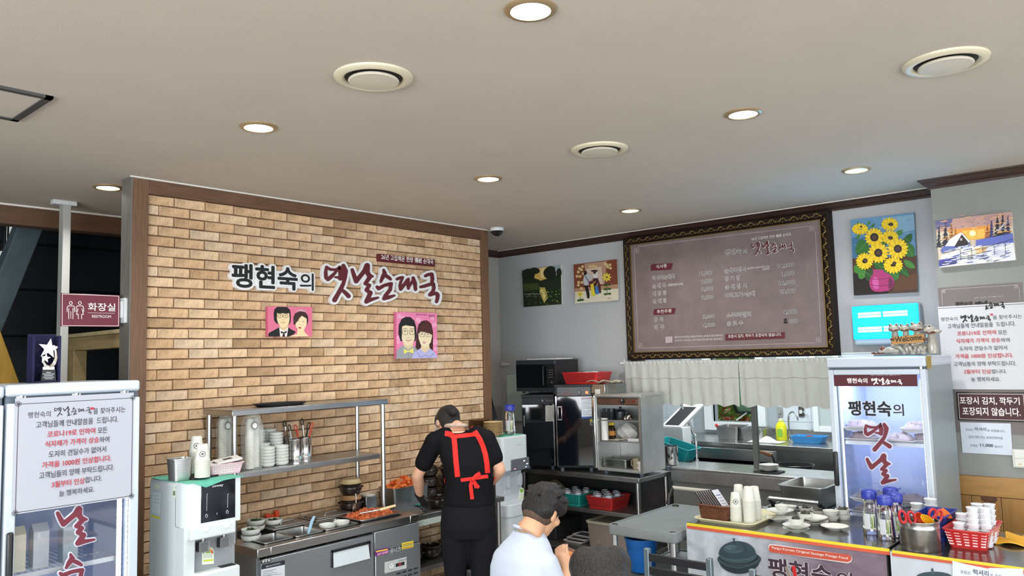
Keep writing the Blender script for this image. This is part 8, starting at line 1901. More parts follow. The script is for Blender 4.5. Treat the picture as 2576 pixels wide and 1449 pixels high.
def column(px_top, X, zbase, lb, grp='lidded cups in the red basket', sc_=.86, zmax=None):
    p = PX(*c16(*px_top), X); n_ = max(1, int(round((p.z-zbase)/(.0335*sc_))))
    for i in range(n_):
        o = bpy.data.objects.new('lidded_cup', kd); col.objects.link(o); o.location = (X, p.y, zbase+i*.0335*sc_); o.scale = (sc_,)*3; tag(o, 'white lidded cup in the %s, %s' % (lb.replace(' of the red basket', ', red basket'), 'topmost' if i == n_-1 else 'lowest' if i == 0 else ['', 'second', 'third', 'fourth', 'fifth', 'sixth', 'seventh', 'eighth', 'ninth'][i]+' up'), 'cup', grp)
for (x, y), X, lb in (((1755, 635), 4.74, 'front left column of the red basket'), ((1925, 500), 4.74, 'front middle column of the red basket'), ((2085, 495), 4.76, 'front right column of the red basket'), ((1790, 540), 4.85, 'back left column of the red basket'), ((1985, 455), 4.86, 'back middle column of the red basket'), ((2135, 440), 4.88, 'back right column of the red basket')): column((x, y), X, CZ+.006, lb)
for (x, y), lb in (((1222, 388), 'left column behind the water bottles'), ((1398, 392), 'right column behind the water bottles')): column((x, y), 5.12, CZ, lb, 'lidded cups behind the bottles', 1.0)
o = MB(); rr = random.Random(4)
o.grid(lambda u, v: (4.86+.26*v, .915-.02*v-.20*u+.01*math.sin(8*v), CZ+.004+.022*abs(math.sin(4*u+5*v))*(1-.3*u)), 14, 10); o = o.build('yellow_glove', mat('yellow_rubber', lin('#e0a81a'), .5, var=.1)); md = o.modifiers.new('s', 'SOLIDIFY'); md.thickness = .006; tag(o, 'yellow rubber glove lying at the right edge of the counter', 'glove')
# ================================================================== trolleys
gpl = mat('grey_trolley_plastic', lin('#7a8181'), .45, var=.06, vs_=8); alum = mat('satin_aluminium', (.62, .62, .61), .3, .9)
def trolley(label, x0, x1, y0, y1, z, zl, hz, hy0, hy1, hside):
    t = thing('service_trolley', label, 'trolley', ((x0+x1)/2, (y0+y1)/2, 0), 'grey service trolleys')
    c = ((x0+x1)/2, (y0+y1)/2)
    for n_, zz in (('top_shelf', z), ('lower_shelf', zl)):
        mb = MB(); rings = []
        def rg(gr, zq, r_=.03):
            w_, d_ = x1-x0+gr*2, y1-y0+gr*2; o = []
            for k_, (sx, sy) in enumerate(((1, 1), (-1, 1), (-1, -1), (1, -1))):
                for i in range(5): a_ = R(90*k_+22.5*i); o.append(V((c[0]+sx*(w_/2-r_)+r_*math.cos(a_), c[1]+sy*(d_/2-r_)+r_*math.sin(a_), zq)))
            return o
        mb.loft([rg(-.004, zz-.055), rg(0, zz-.05), rg(0, zz+.006), rg(-.003, zz+.010), rg(-.012, zz+.010), rg(-.016, zz), rg(-.02, zz-.001)], True, True); mb.build(n_, gpl, t)
    for x in (x0+.035, x1-.035):
        for y in (y0+.035, y1-.035):
            MB().cyl((x, y, .09), (x, y, z-.05), .019, n=14).build('leg', alum, t); MB().lathe([(.026, 0), (.026, .004), (.018, .010), (.003, .011)], (x, y, z-.001), 14).build('leg_cap', black, t)
            w_ = MB().cyl((x, y-.012, .04), (x, y+.012, .04), .04, n=18); w_.build('wheel', blackm, t); MB().box(x-.012, x+.012, y-.02, y+.02, .04, .10).build('caster_fork', steel, t)
    hx_ = x1+.03 if hside > 0 else x0-.02
    MB().cyl((hx_+.03*hside, hy0, hz), (hx_+.03*hside, hy1, hz), .014, n=14).build('handle_bar', alum if hside < 0 else mat('beige_grip', lin('#b5b1a2'), .4), t)
    for y in (hy0, hy1): MB().tube([(hx_-.04*hside, y, z+.0), (hx_-.03*hside, y, z+.05), (hx_, y, hz-.03), (hx_+.03*hside, y, hz), ], [.018, .016, .014, .017], 10).build('handle_bracket', black, t)
    return t
trolley('grey plastic trolley beside the banner counter', 4.385, 5.26, 2.555, 3.06, .78, .455, .893, 3.10, 2.73, 1)
zt2 = .80
trolley('grey trolley with steel pan between the counter and pass window', 5.36, 6.09, 1.905, 2.42, zt2, .40, .889, 2.34, 2.0, -1)
t = thing('deep_steel_pan', 'deep steel pan on the trolley below the pass window', 'pan', (5.68, 2.185, zt2+.0105)); tub('pan', (5.70, 2.19), .42, .31, zt2+.0105, .145, .025, steel, t, .92, .004, .016)
# blue wastebasket on the lower trolley shelf
q = V((4.60, 2.935, .4655)); bl = mat('blue_bin_plastic', lin('#1c6fc4'), .4); t = thing('blue_wastebasket', 'blue perforated wastebasket on the lower shelf of the trolley', 'wastebasket', q)
MB().lathe([(.078, 0), (.082, .004), (.108, .205), (.114, .207), (.114, .217), (.106, .217), (.104, .205), (.078, .008), (.002, .006)], q, 36).build('bin', bl, t)
mb = MB()
for j in range(12):
    for i in range(60):
        a_ = 2*math.pi*(i+.5*(j % 2))/60; f_ = (j+4)/18; r_ = .082+.026*f_+.0012; z = q.z+.205*f_; e = V((-math.sin(a_), math.cos(a_), 0))*.0022; p = q+V((r_*math.cos(a_), r_*math.sin(a_), .205*f_))
        mb.add([p-e, p-V((0, 0, .003)), p+e, p+V((0, 0, .003))], [(0, 1, 2, 3)])
tag(mb.build('perforations', hx('#0b3a72', .8), t, smooth=False), kind='stuff')
dv = V((-q.x, -q.y, 0)).normalized(); sd = V((dv.y, -dv.x, 0))*-1
for u, z in ((.035, .16), (.028, .045)): p = q+dv*.102+CR*u*1.2+V((0, 0, z)); MB().obox(p, CR*.009, dv*.002, V((0, 0, .008))).build('price_tag', hx('#c9d3dc'), t)
# ================================================================== dining chairs and table
tubm = mat('grey_chair_tube', lin('#7b8a90'), .35, .6); slat = mat('black_slat', (.016, .016, .018), .35)
def chair(label, x, y, rz, group='black slat back dining chairs'):
    t = thing('dining_chair', label, 'chair', (x, y, 0), group); B = V((x, y, 0)); W, DPT, H_ = .40, .40, .85
    def L(a, b, c): return (x+a, y+b, c)
    for s in (-1, 1):
        MB().bar(L(.20, s*.185, 0), L(.20, s*.185, H_), .03, .03, up=(1, 0, 0)).build('back_post', tubm, t, bev=.003)
        MB().bar(L(-.18, s*.17, 0), L(-.18, s*.17, .43), .028, .028, up=(1, 0, 0)).build('leg', tubm, t, bev=.003)
        MB().bar(L(-.18, s*.17, .2), L(.2, s*.185, .2), .02, .02).build('side_rail', tubm, t)
    for z in (.805, .735, .665): MB().box(*sorted((x+.188, x+.206)), y-.172, y+.172, z-.02, z+.02).build('slat', slat, t, bev=.003)
    MB().box(x-.21, x+.19, y-.2, y+.2, .425, .46).build('seat', mat('black_seat_pad', (.02, .018, .017), .5), t, bev=.012, seg=3)
    t.rotation_euler = (0, 0, rz); return t
chair('black slat back chair in front of the blue wastebasket', 3.56, 2.18, 0)
chair('black slat back chair in front of the cauldron banner, at the bottom edge', 3.49, 1.545, 0)
t = thing('dining_table', 'dining table below the frame between the seated people', 'table', (2.98, 1.62, 0)); MB().box(2.55, 3.42, 1.25, 1.98, .70, .73).build('table_top', mat('brown_table_top', lin('#6b4a33'), .35, var=.2, vs_=5), t, bev=.004)
for x in (2.62, 3.35):
    for y in (1.32, 1.91): MB().box(x-.02, x+.02, y-.02, y+.02, 0, .70).build('leg', tubm, t)
u = PX(1990, 1436, 3.2); t = thing('utensil_holder', 'small steel utensil holder on the dining table', 'holder', (u.x, u.y, .73)); MB().lathe([(.045, 0), (.045, .12), (.042, .12), (.042, .01), (.002, .008)], (u.x, u.y, .73), 22).build('cup', steel, t)
t = thing('table_scissors', 'steel tongs with red grip at the bottom edge before the banner', 'tongs', (u.x, u.y, .745), None)
for (xa, ya), (xb, yb), m, nm in (((1978, 1425), (1990, 1462), chrome, 'blade'), ((1996, 1424), (2003, 1462), redh, 'handle')):
    p0, p1 = PX(xa, ya, 3.2), PX(xb, yb, 3.2); MB().bar(p0, p1, .014, .005, up=(1, 0, 0)).build(nm, m, t); MB().tube([p1, V((u.x, u.y, .76))], .004, 6).build(nm+'_stem', m, t)
# ================================================================== people
def PD(px, py, d): return CAM+ray(px, py)*d
skin_m = mat('skin', lin('#d0a184'), .5, var=.06, vs_=14, bump=.05, bs=120); skin2 = mat('skin_tan', lin('#c99a78'), .5, var=.06, vs_=14, bump=.05, bs=120)
hair_m = mat('black_hair', (.007, .006, .006), .38, var=.6, vs_=9, bump=.8, bs=26, stretch=(9, 9, 1.2), spec=.4)
hair2 = mat('dark_brown_hair', (.010, .008, .007), .32, var=.6, vs_=9, bump=.8, bs=24, stretch=(9, 9, 1.2), spec=.4)
def remesh(o, vox, it=6, fac=.5):
    q = o.modifiers.new('r', 'REMESH'); q.mode = 'VOXEL'; q.voxel_size = vox; q.use_smooth_shade = True
    q = o.modifiers.new('sm', 'SMOOTH'); q.iterations = it; q.factor = fac
    return o
def limb(mb, pts, rs, n=14): mb.tube(pts, rs, n); [mb.ball(p, r_*.99, 12, 8) for p, r_ in zip(pts, rs)]
def spine_loft(mb, rings, n=28, e=.85):
    """rings: (centre, half width vector, half depth vector)"""
    R_ = []
    for c, w_, d_ in rings:
        R_.append([V(c)+V(w_)*math.copysign(abs(math.cos(a_))**e, math.cos(a_))+V(d_)*math.copysign(abs(math.sin(a_))**e, math.sin(a_)) for a_ in [2*math.pi*i/n for i in range(n)]])
    mb.loft(R_)
def hand(mb, wrist, dirv, palm_n, side, L_=.17, curl=.5):
    """palm and five separate curled fingers; dirv along the hand, palm_n out of the palm"""
    d_ = V(dirv).normalized(); n_ = (V(palm_n)-d_*V(palm_n).dot(d_)).normalized(); s_ = d_.cross(n_)*side; w_ = V(wrist)
    mb.tube([w_, w_+d_*.03, w_+d_*.055, w_+d_*.085], [.024, .028, .030, .026], 12)
    mb.obox(w_+d_*.055, d_*.034, s_*.037, n_*.012)
    for k, (off, ln_, r_) in enumerate(((-.030, .072, .0082), (-.010, .082, .0088), (.010, .078, .0085), (.029, .062, .0078))):
        p0 = w_+d_*.085+s_*off; t = d_; pts = [p0-d_*.01]; p = p0
        for j in range(3):
            a_ = curl*(j+.6)*.55; t = (d_*math.cos(a_)+n_*math.sin(a_)).normalized(); p = p+t*ln_/3; pts.append(p.copy())
        limb(mb, pts, [r_*1.1, r_, r_*.95, r_*.82], 8)
    p0 = w_+d_*.02-s_*.026; t = (-s_*.75+d_*.6+n_*.35).normalized(); p1 = p0+t*.038; p2 = p1+(d_*.8-s_*.25+n_*.4).normalized()*.032
    limb(mb, [p0, p1, p2], [.013, .011, .009], 8)
def head_geo(mb, c, fwd, up, s=1.0):
    """cranium, jaw, nose, brow, lips, ears; c is the head centre"""
    f_ = V(fwd).normalized(); u_ = (V(up)-f_*V(up).dot(f_)).normalized(); r_ = f_.cross(u_)
    def q(a, b, d): return V(c)+(r_*a+f_*b+u_*d)*s
    def el(p, a, b, d, n=16, k=12):
        t = MB(); t.ball((0, 0, 0), (1, 1, 1), n, k); mb.add([V(p)+(r_*v.x*a+f_*v.y*b+u_*v.z*d)*s for v in t.v], t.f)
    el(q(0, -.012, .03), .074, .092, .084); el(q(0, .02, -.03), .060, .070, .080); el(q(0, .045, -.078), .036, .036, .030)
    el(q(0, .090, -.012), .010, .018, .022, 10, 8); el(q(0, .098, -.026), .014, .014, .010, 10, 8)
    el(q(0, .083, -.056), .022, .010, .006, 10, 6); el(q(0, .081, -.066), .020, .010, .006, 10, 6)
    for e in (-1, 1):
        el(q(e*.031, .078, .022), .022, .012, .007, 10, 6); el(q(e*.045, .06, -.02), .022, .022, .022, 10, 8)
        el(q(e*.076, -.008, -.005), .010, .020, .032, 10, 8); el(q(e*.080, -.016, .004), .006, .014, .022, 10, 8)
    mb.tube([q(0, -.03, -.05), q(0, -.045, -.12)], [.056*s, .058*s], 16)
    return q
def eyes(c, q, par, s=1.0):
    for e in (-1, 1): MB().ball(q(e*.031, .069, .004), .0115*s, 12, 8).build('eye', hx('#e5e0da', .2), par); MB().ball(q(e*.031, .0775, .004), .0055*s, 10, 6).build('iris', hx('#1d120c', .2), par)
from mathutils.bvhtree import BVHTree
def garment_tree(o):
    dg = bpy.context.evaluated_depsgraph_get(); return BVHTree.FromObject(o, dg), ROOT[o.name]
def strip(name, pts, width, m, par, tree, lift=.004, thick=.003):
    """ribbon laid on a garment; pts are photo pixels, width in pixels"""
    P_ = []
    for i in range(len(pts)-1):
        n = max(2, int(math.hypot(pts[i+1][0]-pts[i][0], pts[i+1][1]-pts[i][1])/3))
        for k in range(n): P_.append((pts[i][0]+(pts[i+1][0]-pts[i][0])*k/n, pts[i][1]+(pts[i+1][1]-pts[i][1])*k/n))
    P_.append(pts[-1]); bv, base = tree; rows = []
    for i, p in enumerate(P_):
        a_, b_ = P_[max(0, i-2)], P_[min(len(P_)-1, i+2)]; d_ = math.hypot(b_[0]-a_[0], b_[1]-a_[1]) or 1; nx, ny = -(b_[1]-a_[1])/d_, (b_[0]-a_[0])/d_; row = []
        for w_ in (-.5, -.17, .17, .5):
            d = ray(p[0]+nx*w_*width, p[1]+ny*w_*width).normalized(); hit = bv.ray_cast(CAM-base, d)
            if hit[0] is None: row = None; break
            row.append(hit[0]+base-d*lift)
        if row: rows.append(row)
    mb = MB(); mb.loft(rows, False, False, closed=False); o = mb.build(name, m, par)
    q = o.modifiers.new('s', 'SOLIDIFY'); q.thickness = thick
    return o
# ---------------------------------------------------------------- the cook
D = 5.30
pel = PD(1178, 1290, D); ft = V((pel.x, pel.y, 0))
t = thing('person', 'woman in black clothes and red apron straps bending over the counter', 'person', ft)
upv = V((0, 0, 1)); away = V((_f.x, _f.y, 0)).normalized(); rgt = V((CR.x, CR.y, 0)).normalized()
nb = PD(1152, 1083, D+.12); ch = PD(1166, 1128, D+.07); wa = PD(1181, 1205, D); hip = PD(1178, 1285, D-.0)
hc = PD(1125, 1066, D+.22)
fw = (away*.80-rgt*.42-upv*.42).normalized()
body = MB()
qh = head_geo(body, hc, fw, upv*.9+away*.35, .95)
body.tube([PD(1143, 1072, D+.17), nb], [.052, .060], 16)
Ls, Le, Lw = PD(1093, 1112, D+.10), PD(1050, 1196, D+.12), PD(1056, 1246, D+.235)
Rs, Re, Rw = PD(1223, 1106, D+.05), PD(1257, 1182, D+.03), PD(1222, 1228, D+.20)
limb(body, [Ls, Ls.lerp(Le, .5), Le], [.050, .046, .040]); limb(body, [Le, Le.lerp(Lw, .35), Lw], [.041, .040, .027])
limb(body, [Rs, Rs.lerp(Re, .5), Re], [.050, .047, .041]); limb(body, [Re, Re.lerp(Rw, .35), Rw], [.042, .041, .028])
hand(body, Rw, away*.8-rgt*.5-upv*.3, -upv, 1, curl=.6)
spine_loft(body, [(nb, rgt*.06, away*.06), (ch, rgt*.15, away*.09), (wa, rgt*.13, away*.09), (hip, rgt*.15, away*.10)])
remesh(body.build('body', skin_m, t), .0075, 4)
eyes(hc, qh, t, .95)
# left hand in a black glove
g = MB(); hd_ = (PD(1068, 1266, D+.27)-Lw); limb(g, [Lw-hd_*.25, Lw], [.031, .030]); hand(g, Lw, hd_+away*.04-upv*.01, away*.2-upv, 1, curl=.75); remesh(g.build('glove', mat('black_rubber_glove', (.012, .012, .013), .4), t), .0055, 3)
# T-shirt
shb = mat('black_cotton', (.006, .006, .007), .85, var=.2, vs_=20, bump=.35, bs=11, spec=.12)
sh = MB()
spine_loft(sh, [(PD(1150, 1084, D+.13), rgt*.075+upv*.005, away*.06), (PD(1156, 1092, D+.11), rgt*.135, away*.085), (PD(1161, 1106, D+.09), rgt*.175, away*.105), (ch, rgt*.178, away*.118), (PD(1176, 1165, D+.02), rgt*.168, away*.115), (wa, rgt*.160, away*.110), (PD(1180, 1240, D), rgt*.168, away*.118), (PD(1179, 1268, D), rgt*.178, away*.130)])
limb(sh, [PD(1120, 1100, D+.10), Ls, Ls.lerp(Le, .35), Ls.lerp(Le, .62)], [.07, .072, .066, .064]); limb(sh, [PD(1200, 1096, D+.07), Rs, Rs.lerp(Re, .35), Rs.lerp(Re, .60)], [.07, .071, .066, .063])
shirt = remesh(sh.build('shirt', shb, t), .009, 5)
# trousers
tr = MB(); tmat = mat('black_trousers', (.009, .009, .011), .85, var=.25, vs_=30, bump=.3, bs=13, stretch=(6, 6, 1), spec=.12)
kL, kR = V((*(hip-rgt*.095+away*.02).xy, .47)), V((*(hip+rgt*.085-away*.0).xy, .47)); aL, aR = V((*(kL-away*.02-rgt*.02).xy, .07)), V((*(kR-away*.03+rgt*.01).xy, .07))
spine_loft(tr, [(PD(1179, 1255, D), rgt*.170, away*.118), (hip, rgt*.182, away*.135), (hip-upv*.10, rgt*.185, away*.140), (hip-upv*.17, rgt*.16, away*.12)])
limb(tr, [hip-rgt*.085-upv*.06, hip-rgt*.09-upv*.2, kL, aL], [.105, .100, .075, .062], 18); limb(tr, [hip+rgt*.085-upv*.06, hip+rgt*.09-upv*.2, kR, aR], [.105, .100, .075, .062], 18)
remesh(tr.build('trousers', tmat, t), .010, 5)
for a_ in (aL, aR):
    mb = MB(); mb.ball((a_.x, a_.y, .045), (.045, .045, .045), 12, 8); mb.tube([V((a_.x, a_.y, .04)), V((a_.x, a_.y, .036))+away*.12, V((a_.x, a_.y, .03))+away*.17], [.042, .042, .028], 12); remesh(mb.build('shoe', blackm, t), .008, 3)
# hair and bun
hr = MB(); f_ = fw; u_ = (upv*.9+away*.35); u_ = (u_-f_*u_.dot(f_)).normalized(); r_ = f_.cross(u_)
def ell(mb, p, a, b, d, n=20, k=14):
    tt = MB(); tt.ball((0, 0, 0), (1, 1, 1), n, k); mb.add([V(p)+r_*v.x*a+f_*v.y*b+u_*v.z*d for v in tt.v], tt.f)
ell(hr, hc-f_*.020+u_*.040, .083, .098, .086); ell(hr, hc-f_*.055+u_*.0, .074, .055, .080); ell(hr, PD(1133, 1031, D+.17), .040, .040, .036); ell(hr, PD(1139, 1036, D+.15), .036, .036, .034); ell(hr, hc+r_*.06+u_*.03+f_*.02, .022, .05, .05); ell(hr, hc-r_*.06+u_*.03+f_*.02, .022, .05, .05); ell(hr, hc+f_*.06+u_*.075, .05, .03, .02)
remesh(hr.build('hair', hair_m, t), .006, 4)
# patterned neck scarf, mask with ear loop
sc_m = mat('beige_scarf', lin('#b59f8e'), .8, var=.25, vs_=60); sf = MB(); c0 = PD(1147, 1076, D+.14)
sf.tube([c0+rgt*.072*math.cos(a_)+away*.066*math.sin(a_)+upv*(.010-.014*math.sin(a_)) for a_ in [2*math.pi*i/24 for i in range(25)]], .0145, 10, caps=False); remesh(sf.build('scarf', sc_m, t), .006, 3)
mk = MB(); 
mk.grid(lambda u, v: hc+f_*(.100-.035*abs(u-.5)*2-.022*abs(v-.5)*2)+r_*(.075*(u-.5)*2)*.95+u_*(-.025-.075*v), 10, 8); o = mk.build('face_mask', hx('#c9d0d6', .8), t); q = o.modifiers.new('s', 'SOLIDIFY'); q.thickness = .003
for e in (-1, 1): MB().tube([hc+r_*e*.070+f_*.065-u_*.035, hc+r_*e*.079+f_*.02-u_*.03, hc+r_*e*.084-f_*.012+u_*.012], .0018, 6).build('mask_loop', hx('#c9d0d6', .8), t)
# red apron straps
red_s = mat('red_webbing', lin('#cf1a12'), .75, bump=.1, bs=200)
tree = garment_tree(shirt)
for nm, pts, w_ in (('apron_strap', [(1119, 1090), (1128, 1091), (1136, 1094), (1142, 1101), (1144, 1120), (1147, 1160), (1151, 1200)], 13), ('apron_strap', [(1194, 1084), (1199, 1092), (1206, 1103), (1214, 1120), (1221, 1142), (1225, 1165), (1227, 1190)], 12.5), ('apron_crossbar', [(1142, 1098), (1170, 1095), (1202, 1092)], 10),
                    ('apron_tie', [(1159, 1208), (1190, 1204), (1213, 1200), (1228, 1198)], 9)): strip(nm, pts, w_, red_s, t, tree)
for pts, w_, lf in (([(1189, 1205), (1184, 1222), (1188, 1256)], 9.5, .009), ([(1191, 1207), (1197, 1218), (1205, 1227)], 8, .012), ([(1189, 1206), (1198, 1196), (1208, 1190)], 9, .016), ([(1189, 1206), (1193, 1214), (1197, 1228)], 6, .018)): strip('apron_bow', pts, w_, red_s, t, tree, lf)
hit = tree[0].ray_cast(CAM-tree[1], ray(1190, 1206).normalized())[0]+tree[1]
mb = MB(); mb.ball(hit-_f*.012, (.015, .015, .013), 12, 8); mb.build('apron_knot', red_s, t)
# apron panel in front of the body
ap = MB(); ap.grid(lambda u, v: PD(1181, 1205, D)+away*(.135+.01*math.sin(6*u))+rgt*(.34*(u-.5))+upv*(.12-.75*v), 10, 14); o = ap.build('apron_panel', blackm, t); q = o.modifiers.new('s', 'SOLIDIFY'); q.thickness = .003
bl_ = MB(); n_ = 40; rings = []
for dz in (-.014, .014): rings.append([wa+upv*(dz-.006)+rgt*.169*math.copysign(abs(math.cos(a_))**.85, math.cos(a_))+away*.119*math.copysign(abs(math.sin(a_))**.85, math.sin(a_)) for a_ in [math.pi*(-.02)+math.pi*1.04*i/n_ for i in range(n_+1)]])
bl_.loft(rings, False, False, closed=False); o = bl_.build('apron_belt', red_s, t); q = o.modifiers.new('s', 'SOLIDIFY'); q.thickness = .003
for e in (-1, 1): MB().tube([nb+rgt*e*.10+upv*.02, ch+rgt*e*.115+away*.132, wa+rgt*e*.12+away*.128], .012, 6).build('apron_front_strap', red_s, t)
# ---------------------------------------------------------------- seated man
DM = 3.76
hc = PD(1365, 1288, DM+.02); fdir = (rgt*.60+away*.70-upv*.45).normalized()
seat = V((*(PD(1272, 1449, DM-.02)).xy, .45)); seat += away*.0
t = thing('person', 'seated man with short black hair in a white T-shirt looking at a phone', 'person', V((seat.x, seat.y, 0)))
rs_ = (rgt*.55-away*.83).normalized()      # towards his right shoulder
fh = (rgt*.83+away*.55).normalized()       # horizontal facing
nb = PD(1334, 1338, DM+.0)
b = MB(); q = head_geo(b, hc, fdir, upv*.85+fh*.35, 1.02)
b.tube([hc-upv*.05-fh*.035, nb+upv*.02, nb-upv*.05], [.058, .062, .068], 18)
RS, LS = PD(1368, 1424, DM-.13), PD(1272, 1406, DM+.13)
RE = RS-upv*.25+fh*.07+rs_*.05; RW = PD(1424, 1440, DM+.06)
LE = LS-upv*.26+fh*.10-rs_*.03; LW = PD(1440, 1452, DM+.10)
limb(b, [RS, RS.lerp(RE, .5), RE], [.052, .048, .042]); limb(b, [RE, RE.lerp(RW, .4), RW], [.042, .040, .029]); limb(b, [LS, LS.lerp(LE, .5), LE], [.052, .048, .042]); limb(b, [LE, LE.lerp(LW, .4), LW], [.042, .040, .029])
hand(b, RW, PD(1413, 1404, DM+.10)-RW+upv*.02, fh*.6-rs_*.6, 1, curl=.9)
ch = nb-upv*.20-fh*.05; wa = V((*(nb-fh*.13).xy, .66)); hp = V((*(nb-fh*.16).xy, .53))
spine_loft(b, [(nb-upv*.05, rs_*.08, fh*.07), (ch, rs_*.15, fh*.10), (wa, rs_*.13, fh*.10), (hp, rs_*.14, fh*.10)])
remesh(b.build('body', skin2, t), .007, 4); eyes(hc, q, t, 1.02)
sm = mat('white_cotton', lin('#b4bccb'), .9, bump=.35, bs=7); s = MB()
spine_loft(s, [(nb+upv*.012-fh*.012, rs_*.070, fh*.066), (nb-upv*.015-fh*.015, rs_*.088, fh*.080), (nb-upv*.05-fh*.025, rs_*.125, fh*.100), (nb-upv*.10-fh*.04, rs_*.170, fh*.118), (nb-upv*.16-fh*.05, rs_*.185, fh*.128), (ch-upv*.03, rs_*.185, fh*.132), (V((*(nb-fh*.10).xy, .82)), rs_*.178, fh*.130), (wa, rs_*.178, fh*.135), (hp, rs_*.185, fh*.145)], 32)
limb(s, [nb-upv*.10+rs_*.08-fh*.03, RS, RS.lerp(RE, .4), RS.lerp(RE, .8)], [.070, .074, .072, .068]); limb(s, [nb-upv*.10-rs_*.08-fh*.03, LS, LS.lerp(LE, .4), LS.lerp(LE, .8)], [.070, .068, .066, .064])
shirtm = remesh(s.build('shirt', sm, t), .009, 6)
col_ = MB(); c0 = nb+upv*.004-fh*.012; col_.tube([c0+rs_*.069*math.cos(a_)+fh*.066*math.sin(a_)+upv*(.010-.022*math.sin(a_)) for a_ in [2*math.pi*i/28 for i in range(29)]], .0085, 8, caps=False); remesh(col_.build('collar', sm, t), .004, 2)
p_ = MB(); kn = [hp+rs_*.1+fh*.44, hp-rs_*.1+fh*.44]
spine_loft(p_, [(hp+upv*.06, rs_*.175, fh*.135), (hp, rs_*.185, fh*.150), (hp-upv*.05, rs_*.17, fh*.14)])
for k_, e in zip(kn, (1, -1)):
    an = V((k_.x, k_.y, .09)); limb(p_, [hp+rs_*e*.09, hp.lerp(k_, .5)+rs_*e*.05, k_, an], [.10, .088, .066, .055], 16)
remesh(p_.build('trousers', mat('grey_trousers', lin('#33363c'), .8), t), .010, 5)
for k_ in kn: mb = MB(); mb.tube([V((k_.x, k_.y, .05))-fh*.05, V((k_.x, k_.y, .045))+fh*.08, V((k_.x, k_.y, .035))+fh*.17], [.042, .044, .03], 12); remesh(mb.build('shoe', blackm, t), .008, 3)
# hair: full cap with a shaved lower edge
f_ = fdir; u_ = (upv*.85+fh*.35); u_ = (u_-f_*u_.dot(f_)).normalized(); r_ = f_.cross(u_)
h = MB(); ell(h, hc-f_*.008+u_*.052, .092, .104, .088); ell(h, hc-f_*.042+u_*.012, .091, .066, .078); ell(h, hc+f_*.060+u_*.075, .080, .055, .045); ell(h, hc+f_*.03+r_*.070+u_*.045, .022, .050, .042); ell(h, hc+f_*.03-r_*.070+u_*.045, .022, .050, .042)
rr = random.Random(6)
for i in range(60):
    a_, b_ = rr.uniform(0, 6.28), rr.uniform(.1, 1.35); d_ = r_*math.cos(a_)*math.sin(b_)*.092+f_*math.sin(a_)*math.sin(b_)*.104+u_*math.cos(b_)*.090; p0 = hc-f_*.008+u_*.050+d_*.96
    h.tube([p0, p0+d_.normalized()*.008+V((rr.uniform(-1, 1), rr.uniform(-1, 1), -.3))*.02, p0+V((rr.uniform(-1, 1), rr.uniform(-1, 1), -.6))*.034], [.010, .008, .003], 6)
remesh(h.build('hair', hair_m, t), .0055, 2)
h = MB(); ell(h, hc-f_*.030-u_*.020, .0785, .0725, .056); o = remesh(h.build('shaved_hair', mat('stubble', lin('#4f3c30'), .8, var=.55, vs_=140), t), .006, 3)
# the phone
ph_c = PD(1428, 1412, DM+.13); ax = (PD(1436, 1392, DM+.16)-PD(1419, 1436, DM+.09)).normalized(); nn = (CAM-ph_c).normalized(); sx_ = ax.cross(nn).normalized(); nn = sx_.cross(ax)
t = thing('smartphone', 'smartphone showing a picture in the hand of the seated man', 'phone', ph_c)
MB().obox(ph_c, sx_*.036, ax*.074, nn*.004).build('body', black, t, bev=.003)
MB().obox(ph_c+nn*.0042, sx_*.034, ax*.070, nn*.0003).build('screen', mat('phone_screen', lin('#6b4a3a'), .15, emit=.25), t)
MB().obox(ph_c+nn*.0048+ax*.025, sx_*.030, ax*.028, nn*.0002).build('photo', mat('phone_photo', lin('#b0713f'), .2, emit=.35, var=.5, vs_=60), t); MB().obox(ph_c+nn*.0048-ax*.012, sx_*.030, ax*.007, nn*.0002).build('caption', mat('phone_white', lin('#d6d0cc'), .2, emit=.3), t)
chair('black slat back chair under the seated man', 0, 0, 0); o = [x for x in bpy.data.objects if x.get('label') == 'black slat back chair under the seated man'][0]; o.location = (hp.x, hp.y, 0)+V((0, 0, 0)) if False else V((hp.x+fh.x*.03, hp.y+fh.y*.03, 0)); o.rotation_euler = (0, 0, math.atan2(-fh.y, -fh.x)); o.scale = (1, 1, .80)
# ---------------------------------------------------------------- woman in the foreground, seen from above the crown
DW = 2.50
hc = PD(1514, 1484, DW+.03); fdir = (away*.86+rgt*.08-upv*.50).normalized(); f_ = fdir; u_ = upv*.9+away*.4; u_ = (u_-f_*u_.dot(f_)).normalized(); r_ = f_.cross(u_)
t = thing('person', 'woman with dark parted hair at the bottom edge, seen from behind', 'person', V((hc.x-.05, hc.y-.05, 0)))
nb = hc-upv*.17-away*.03
b = MB(); q = head_geo(b, hc, fdir, upv*.9+away*.4, 1.0); b.tube([hc-upv*.06, nb], [.055, .058], 16); ch = nb-upv*.22-away*.04; hp = V((nb.x-away.x*.08, nb.y-away.y*.08, .53))
spine_loft(b, [(nb, rgt*.07, away*.06), (nb-upv*.07, rgt*.15, away*.08), (ch, rgt*.15, away*.10), (hp, rgt*.15, away*.11)])
RS, LS = nb-upv*.09+rgt*.17, nb-upv*.09-rgt*.17; RE, LE = RS-upv*.26+away*.06, LS-upv*.26+away*.06; RW, LW = RE+away*.22+upv*.02-rgt*.05, LE+away*.22+upv*.02+rgt*.05
for a_, c_, d_ in ((RS, RE, RW), (LS, LE, LW)): limb(b, [a_, a_.lerp(c_, .5), c_], [.045, .042, .038]); limb(b, [c_, c_.lerp(d_, .4), d_], [.038, .036, .026])
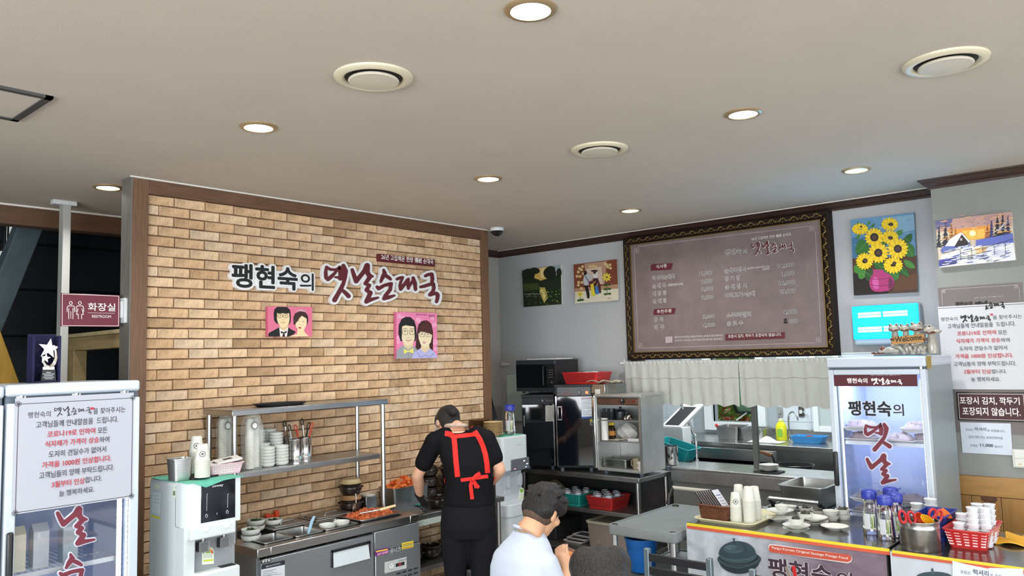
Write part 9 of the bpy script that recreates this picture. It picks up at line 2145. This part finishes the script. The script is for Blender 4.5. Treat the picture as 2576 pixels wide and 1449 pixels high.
hand(b, RW, away, -upv, 1, curl=.4); hand(b, LW, away, -upv, -1, curl=.4); remesh(b.build('body', skin_m, t), .008, 4); eyes(hc, q, t)
s = MB(); spine_loft(s, [(nb-upv*.03, rgt*.08, away*.07), (nb-upv*.07, rgt*.17, away*.10), (ch, rgt*.175, away*.125), (V((hp.x, hp.y, .68)), rgt*.16, away*.12), (hp, rgt*.18, away*.14)])
for a_, c_ in ((RS, RE), (LS, LE)): limb(s, [nb-upv*.07, a_, a_.lerp(c_, .7)], [.06, .066, .06])
remesh(s.build('shirt', mat('dark_blouse', lin('#3a3438'), .85), t), .010, 5)
p_ = MB(); spine_loft(p_, [(hp+upv*.05, rgt*.17, away*.13), (hp, rgt*.18, away*.15), (hp-upv*.05, rgt*.17, away*.14)])
for e in (-1, 1): k_ = hp+away*.42+rgt*e*.09; limb(p_, [hp+rgt*e*.08, k_, V((k_.x, k_.y, .06))], [.095, .065, .05], 16)
remesh(p_.build('trousers', mat('dark_jeans', lin('#20242e'), .85), t), .010, 5)
h = MB(); ell(h, hc-f_*.012+u_*.035, .098, .112, .098, 26, 18); ell(h, hc-f_*.060-u_*.02, .094, .066, .105)
for e in (-1, 1): ell(h, hc+r_*e*.072-u_*.05-f_*.005, .036, .068, .13); ell(h, hc+r_*e*.045+u_*.075+f_*.0, .058, .098, .060)
ell(h, hc-u_*.16-f_*.06, .085, .045, .10)
remesh(h.build('hair', hair2, t), .006, 4)
# parting: a thin line of scalp at the crown
pt = MB(); pt.tube([hc+u_*.137-f_*.05, hc+u_*.141-f_*.0, hc+u_*.132+f_*.06], [.0012, .0028, .0012], 6); pt.build('hair_parting', mat('scalp', lin('#8a6a55'), .7), t)
chair('black slat back chair under the woman in the foreground', 0, 0, 0); o = [x for x in bpy.data.objects if x.get('label') == 'black slat back chair under the woman in the foreground'][0]; o.location = V((hp.x+away.x*.03, hp.y+away.y*.03, 0)); o.rotation_euler = (0, 0, math.atan2(-away.y, -away.x)); o.scale = (1, 1, .80)
